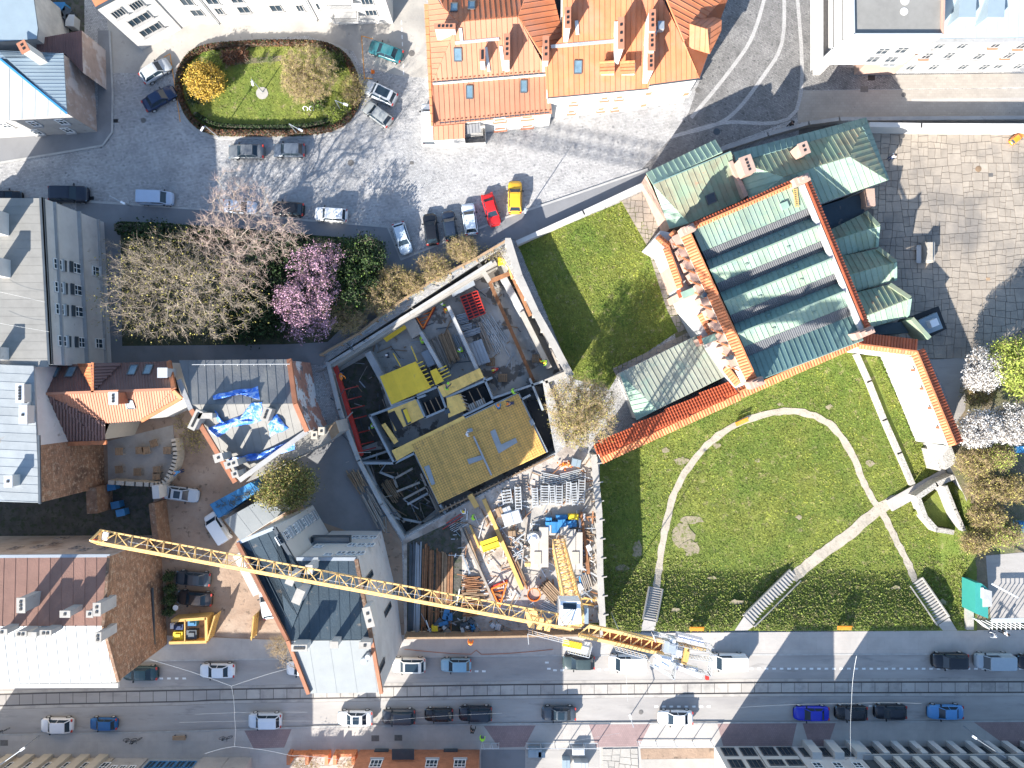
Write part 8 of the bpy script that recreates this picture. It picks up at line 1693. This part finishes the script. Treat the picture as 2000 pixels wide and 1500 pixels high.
# overhead wires
def wire(label, pts, r_=.018):
    m_ = MB()
    for (x0, y0, z0), (x1, y1, z1) in zip(pts, pts[1:]):
        A, B = W(x0, y0, z0), W(x1, y1, z1); pr = A
        for k in range(1, 7): f = k / 6; q = A.lerp(B, f) - Vector((0, 0, .25 * math.sin(math.pi * f))); m_.tube(pr, q, r_, n=4, cap=False); pr = q
    m_.root('overhead_wire', mt['galv'], label, 'wire', 'overhead tram wires')
wire('forked wire from the brick fire wall across the tram track', [(292, 1288, 8), (452, 1340, 7), (565, 1305, 8)]); wire('wire from the fork down to the bottom left pavement', [(452, 1340, 7), (458, 1400, 7), (458, 1458, 7)]); wire('lower forked wire on the bottom left pavement', [(400, 1472, 8), (458, 1458, 7), (570, 1476, 7.5), (660, 1484, 8)])
wire('upper parallel contact wire along the left street', [(350, 1411, 6), (640, 1409, 6), (760, 1407, 6), (980, 1393, 6)], .01); wire('faint contact wire over the track at left', [(380, 1395, 6), (600, 1391, 6)], .008)
wire('long cross wire over the shaded right street', [(1673, 1281, 8), (1663, 1374, 7), (1663, 1500, 8)]); wire('thin contact wire left of the cross wire', [(1440, 1382, 6), (1663, 1374, 7), (1800, 1374, 6)], .01); wire('cross wire above the left white van', [(1222, 1282, 8), (1226, 1370, 7)], .01); wire('thin wire over the red driveway', [(1060, 1462, 6), (1210, 1432, 7)], .01)
wire('upper slanting wire over the grey felt roof at left', [(-10, 568, 13), (88, 590, 13)], .01); wire('lower slanting wire over the grey felt roof at left', [(-10, 630, 13), (96, 648, 13)], .01)
# hoses and ribbon at the hoarding, brick fence, forecourts
m_ = MB(); pr = None
for k in range(30): f = k / 29; q = W(790 + f * 290, 1268 + 10 * math.sin(f * 3.1) + (-8 if k == 14 else 0), .16); (m_.tube(pr, q, .04, n=5) if pr else None); pr = q
m_.root('barrier_tape', mt['red_roof_pale'], 'red and white barrier tape sagging along the north pavement', 'tape')
t = thing('brick_fence', 'low orange brick fence with piers left of the orange brick house', 'fence', tuple(W(640, 1475)))
MB().beam(W(572, 1472, .6), W(640, 1471, .6), .35, 1.2).build('wall', mt['tile_orange'], t); MB().beam(W(655, 1471, .6), W(695, 1470, .6), .35, 1.2).build('wall', mt['tile_orange'], t)
for x in (566, 602, 640, 656, 692): p = W(x, 1480, 1); MB().box((p.x, p.y, .8), (.45, 1.2, 1.6)).build('pier', mt['tile_orange'], t)
def metalfence(label, x0, x1, y, n, diag=True):
    t = thing('metal_fence', label, 'fence', tuple(W((x0 + x1) / 2, y)), 'metal fences along the bottom pavement')
    A, B = W(x0, y, 1.6), W(x1, y, 1.6)
    for z in (.3, 1.6): MB().beam((A.x, A.y, z), (B.x, B.y, z), .07).build('rail', mt['galv'], t)
    for i in range(n + 1): p = A.lerp(B, i / n); MB().box((p.x, p.y, .8), (.08, .08, 1.7)).build('post', mt['galv'], t); 
    for i in range(n): p = A.lerp(B, (i + .1) / n); q = A.lerp(B, (i + .9) / n); MB().beam((p.x, p.y, .1), (p.x + .6, p.y - 2.2, .1), .06).build('stay', mt['galv'], t)
metalfence('metal fence in front of the stony soil strip', 1248, 1394, 1459, 4); metalfence('metal fence by the small dark yard right of the brick house', 940, 974, 1462, 2); metalfence('metal fence of the bin enclosure', 1028, 1170, 1462, 5)
SH('soil_strip', [(1250, 1461), (1394, 1460), (1394, 1480), (1252, 1482)], .14, 'dirt'); SH('stone_terrace', [(1252, 1482), (1394, 1480), (1394, 1560), (1256, 1560)], .15, 'concrete_pale'); SH('small_yard', [(940, 1463), (1026, 1463), (1026, 1560), (940, 1560)], .14, 'asphalt_walk'); SH('bin_yard', [(1028, 1464), (1170, 1464), (1170, 1560), (1028, 1560)], .14, 'road')
fs = SH('stone_forecourt', [(1174, 1460), (1246, 1459), (1250, 1560), (1174, 1560)], .14, 'concrete_road'); flags(fs, W_([(1176, 1461), (1245, 1460), (1248, 1520), (1176, 1520)]), 1.3, .2, 'concrete_pale', seed=4)
boxes('waste_bin', 'bin in the metal fenced enclosure', 'bin', [(1045, 1472, 1.8, 1.0, 1.1, 0, 'white lidded'), (1058, 1474, .9, .8, 1.1, 0, 'blue lidded'), (1106, 1493, 1.0, 1.2, 1.1, 0, 'grey square')], 'metal_blue')
boxes('waste_bin', 'container in the metal fenced enclosure', 'bin', [(1128, 1496, .9, .9, 1.2, 0, 'left pale'), (1142, 1496, .9, .9, 1.2, 0, 'right pale'), (1130, 1469, 1.6, .8, .9, 0, 'brown topped')], 'galv')
boxes('parked_cart', 'machine at the right edge beside the brush', 'machine', [(1992, 878, 1.2, .9, 1, 0, 'blue'), (1997, 1030, 1, 1.4, 1, 0, 'orange topped'), (1990, 945, 1.2, 1.8, .3, .3, 'flat timber')], 'blue_paint')
# island ornaments
t = thing('bicycle_ornament', 'small white bicycle ornament on the island lawn', 'ornament', tuple(W(604, 214, .16)))
for s in (-.4, .4):
    m_ = MB()
    for k in range(12): a, b = k * math.pi / 6, (k + 1) * math.pi / 6; p = W(604, 214); m_.beam((p.x + s + .3 * math.cos(a), p.y + .3 * math.sin(a) * .7, .3 + .2 * math.sin(a)), (p.x + s + .3 * math.cos(b), p.y + .3 * math.sin(b) * .7, .3 + .2 * math.sin(b)), .07)
    m_.build('wheel', mt['white_plastic'], t)
for x, y, l in ((506, 117, 'left'), (528, 116, 'right')): tree('clipped_shrub', l + ' tiny clipped round shrub in the flower bed', x, y, [(x, y, .6, 4, 4, .4)], n=20, twigs=1, leaves=300, ls=.06, leaf='leaf_green', h0=.2, tr=.03, cat='shrub', spread=.1)
p = W(727, 138, .4); m_ = MB(); m_.tube((p.x, p.y, .02), (p.x, p.y, .7), .2, .04, 10).box((p.x, p.y, .04), (.45, .45, .05)); m_.root('traffic_cone', mt['orange_paint'], 'single orange cone between teal saloon and silver estate', 'cone')
mo = MB()
for a, b in (((706, 70), (712, 155)), ((706, 70), (728, 76)), ((712, 152), (728, 154)), ((332, 105), (352, 238)), ((332, 105), (320, 112))): A, B = W(*a, .02), W(*b, .02); mo.beam(A, B, .1, .006)
o = mo.build('parking_marking', mt['bench_orange']); o['kind'] = 'structure'
mo = MB()
for i in range(8): A, B = W(784 + i * .6, 40 + i * 14, .02), W(784.4 + i * .6, 48 + i * 14, .02); mo.beam(A, B, .12, .006)
o = mo.build('road_marking', mt['white_paint']); o['kind'] = 'structure'
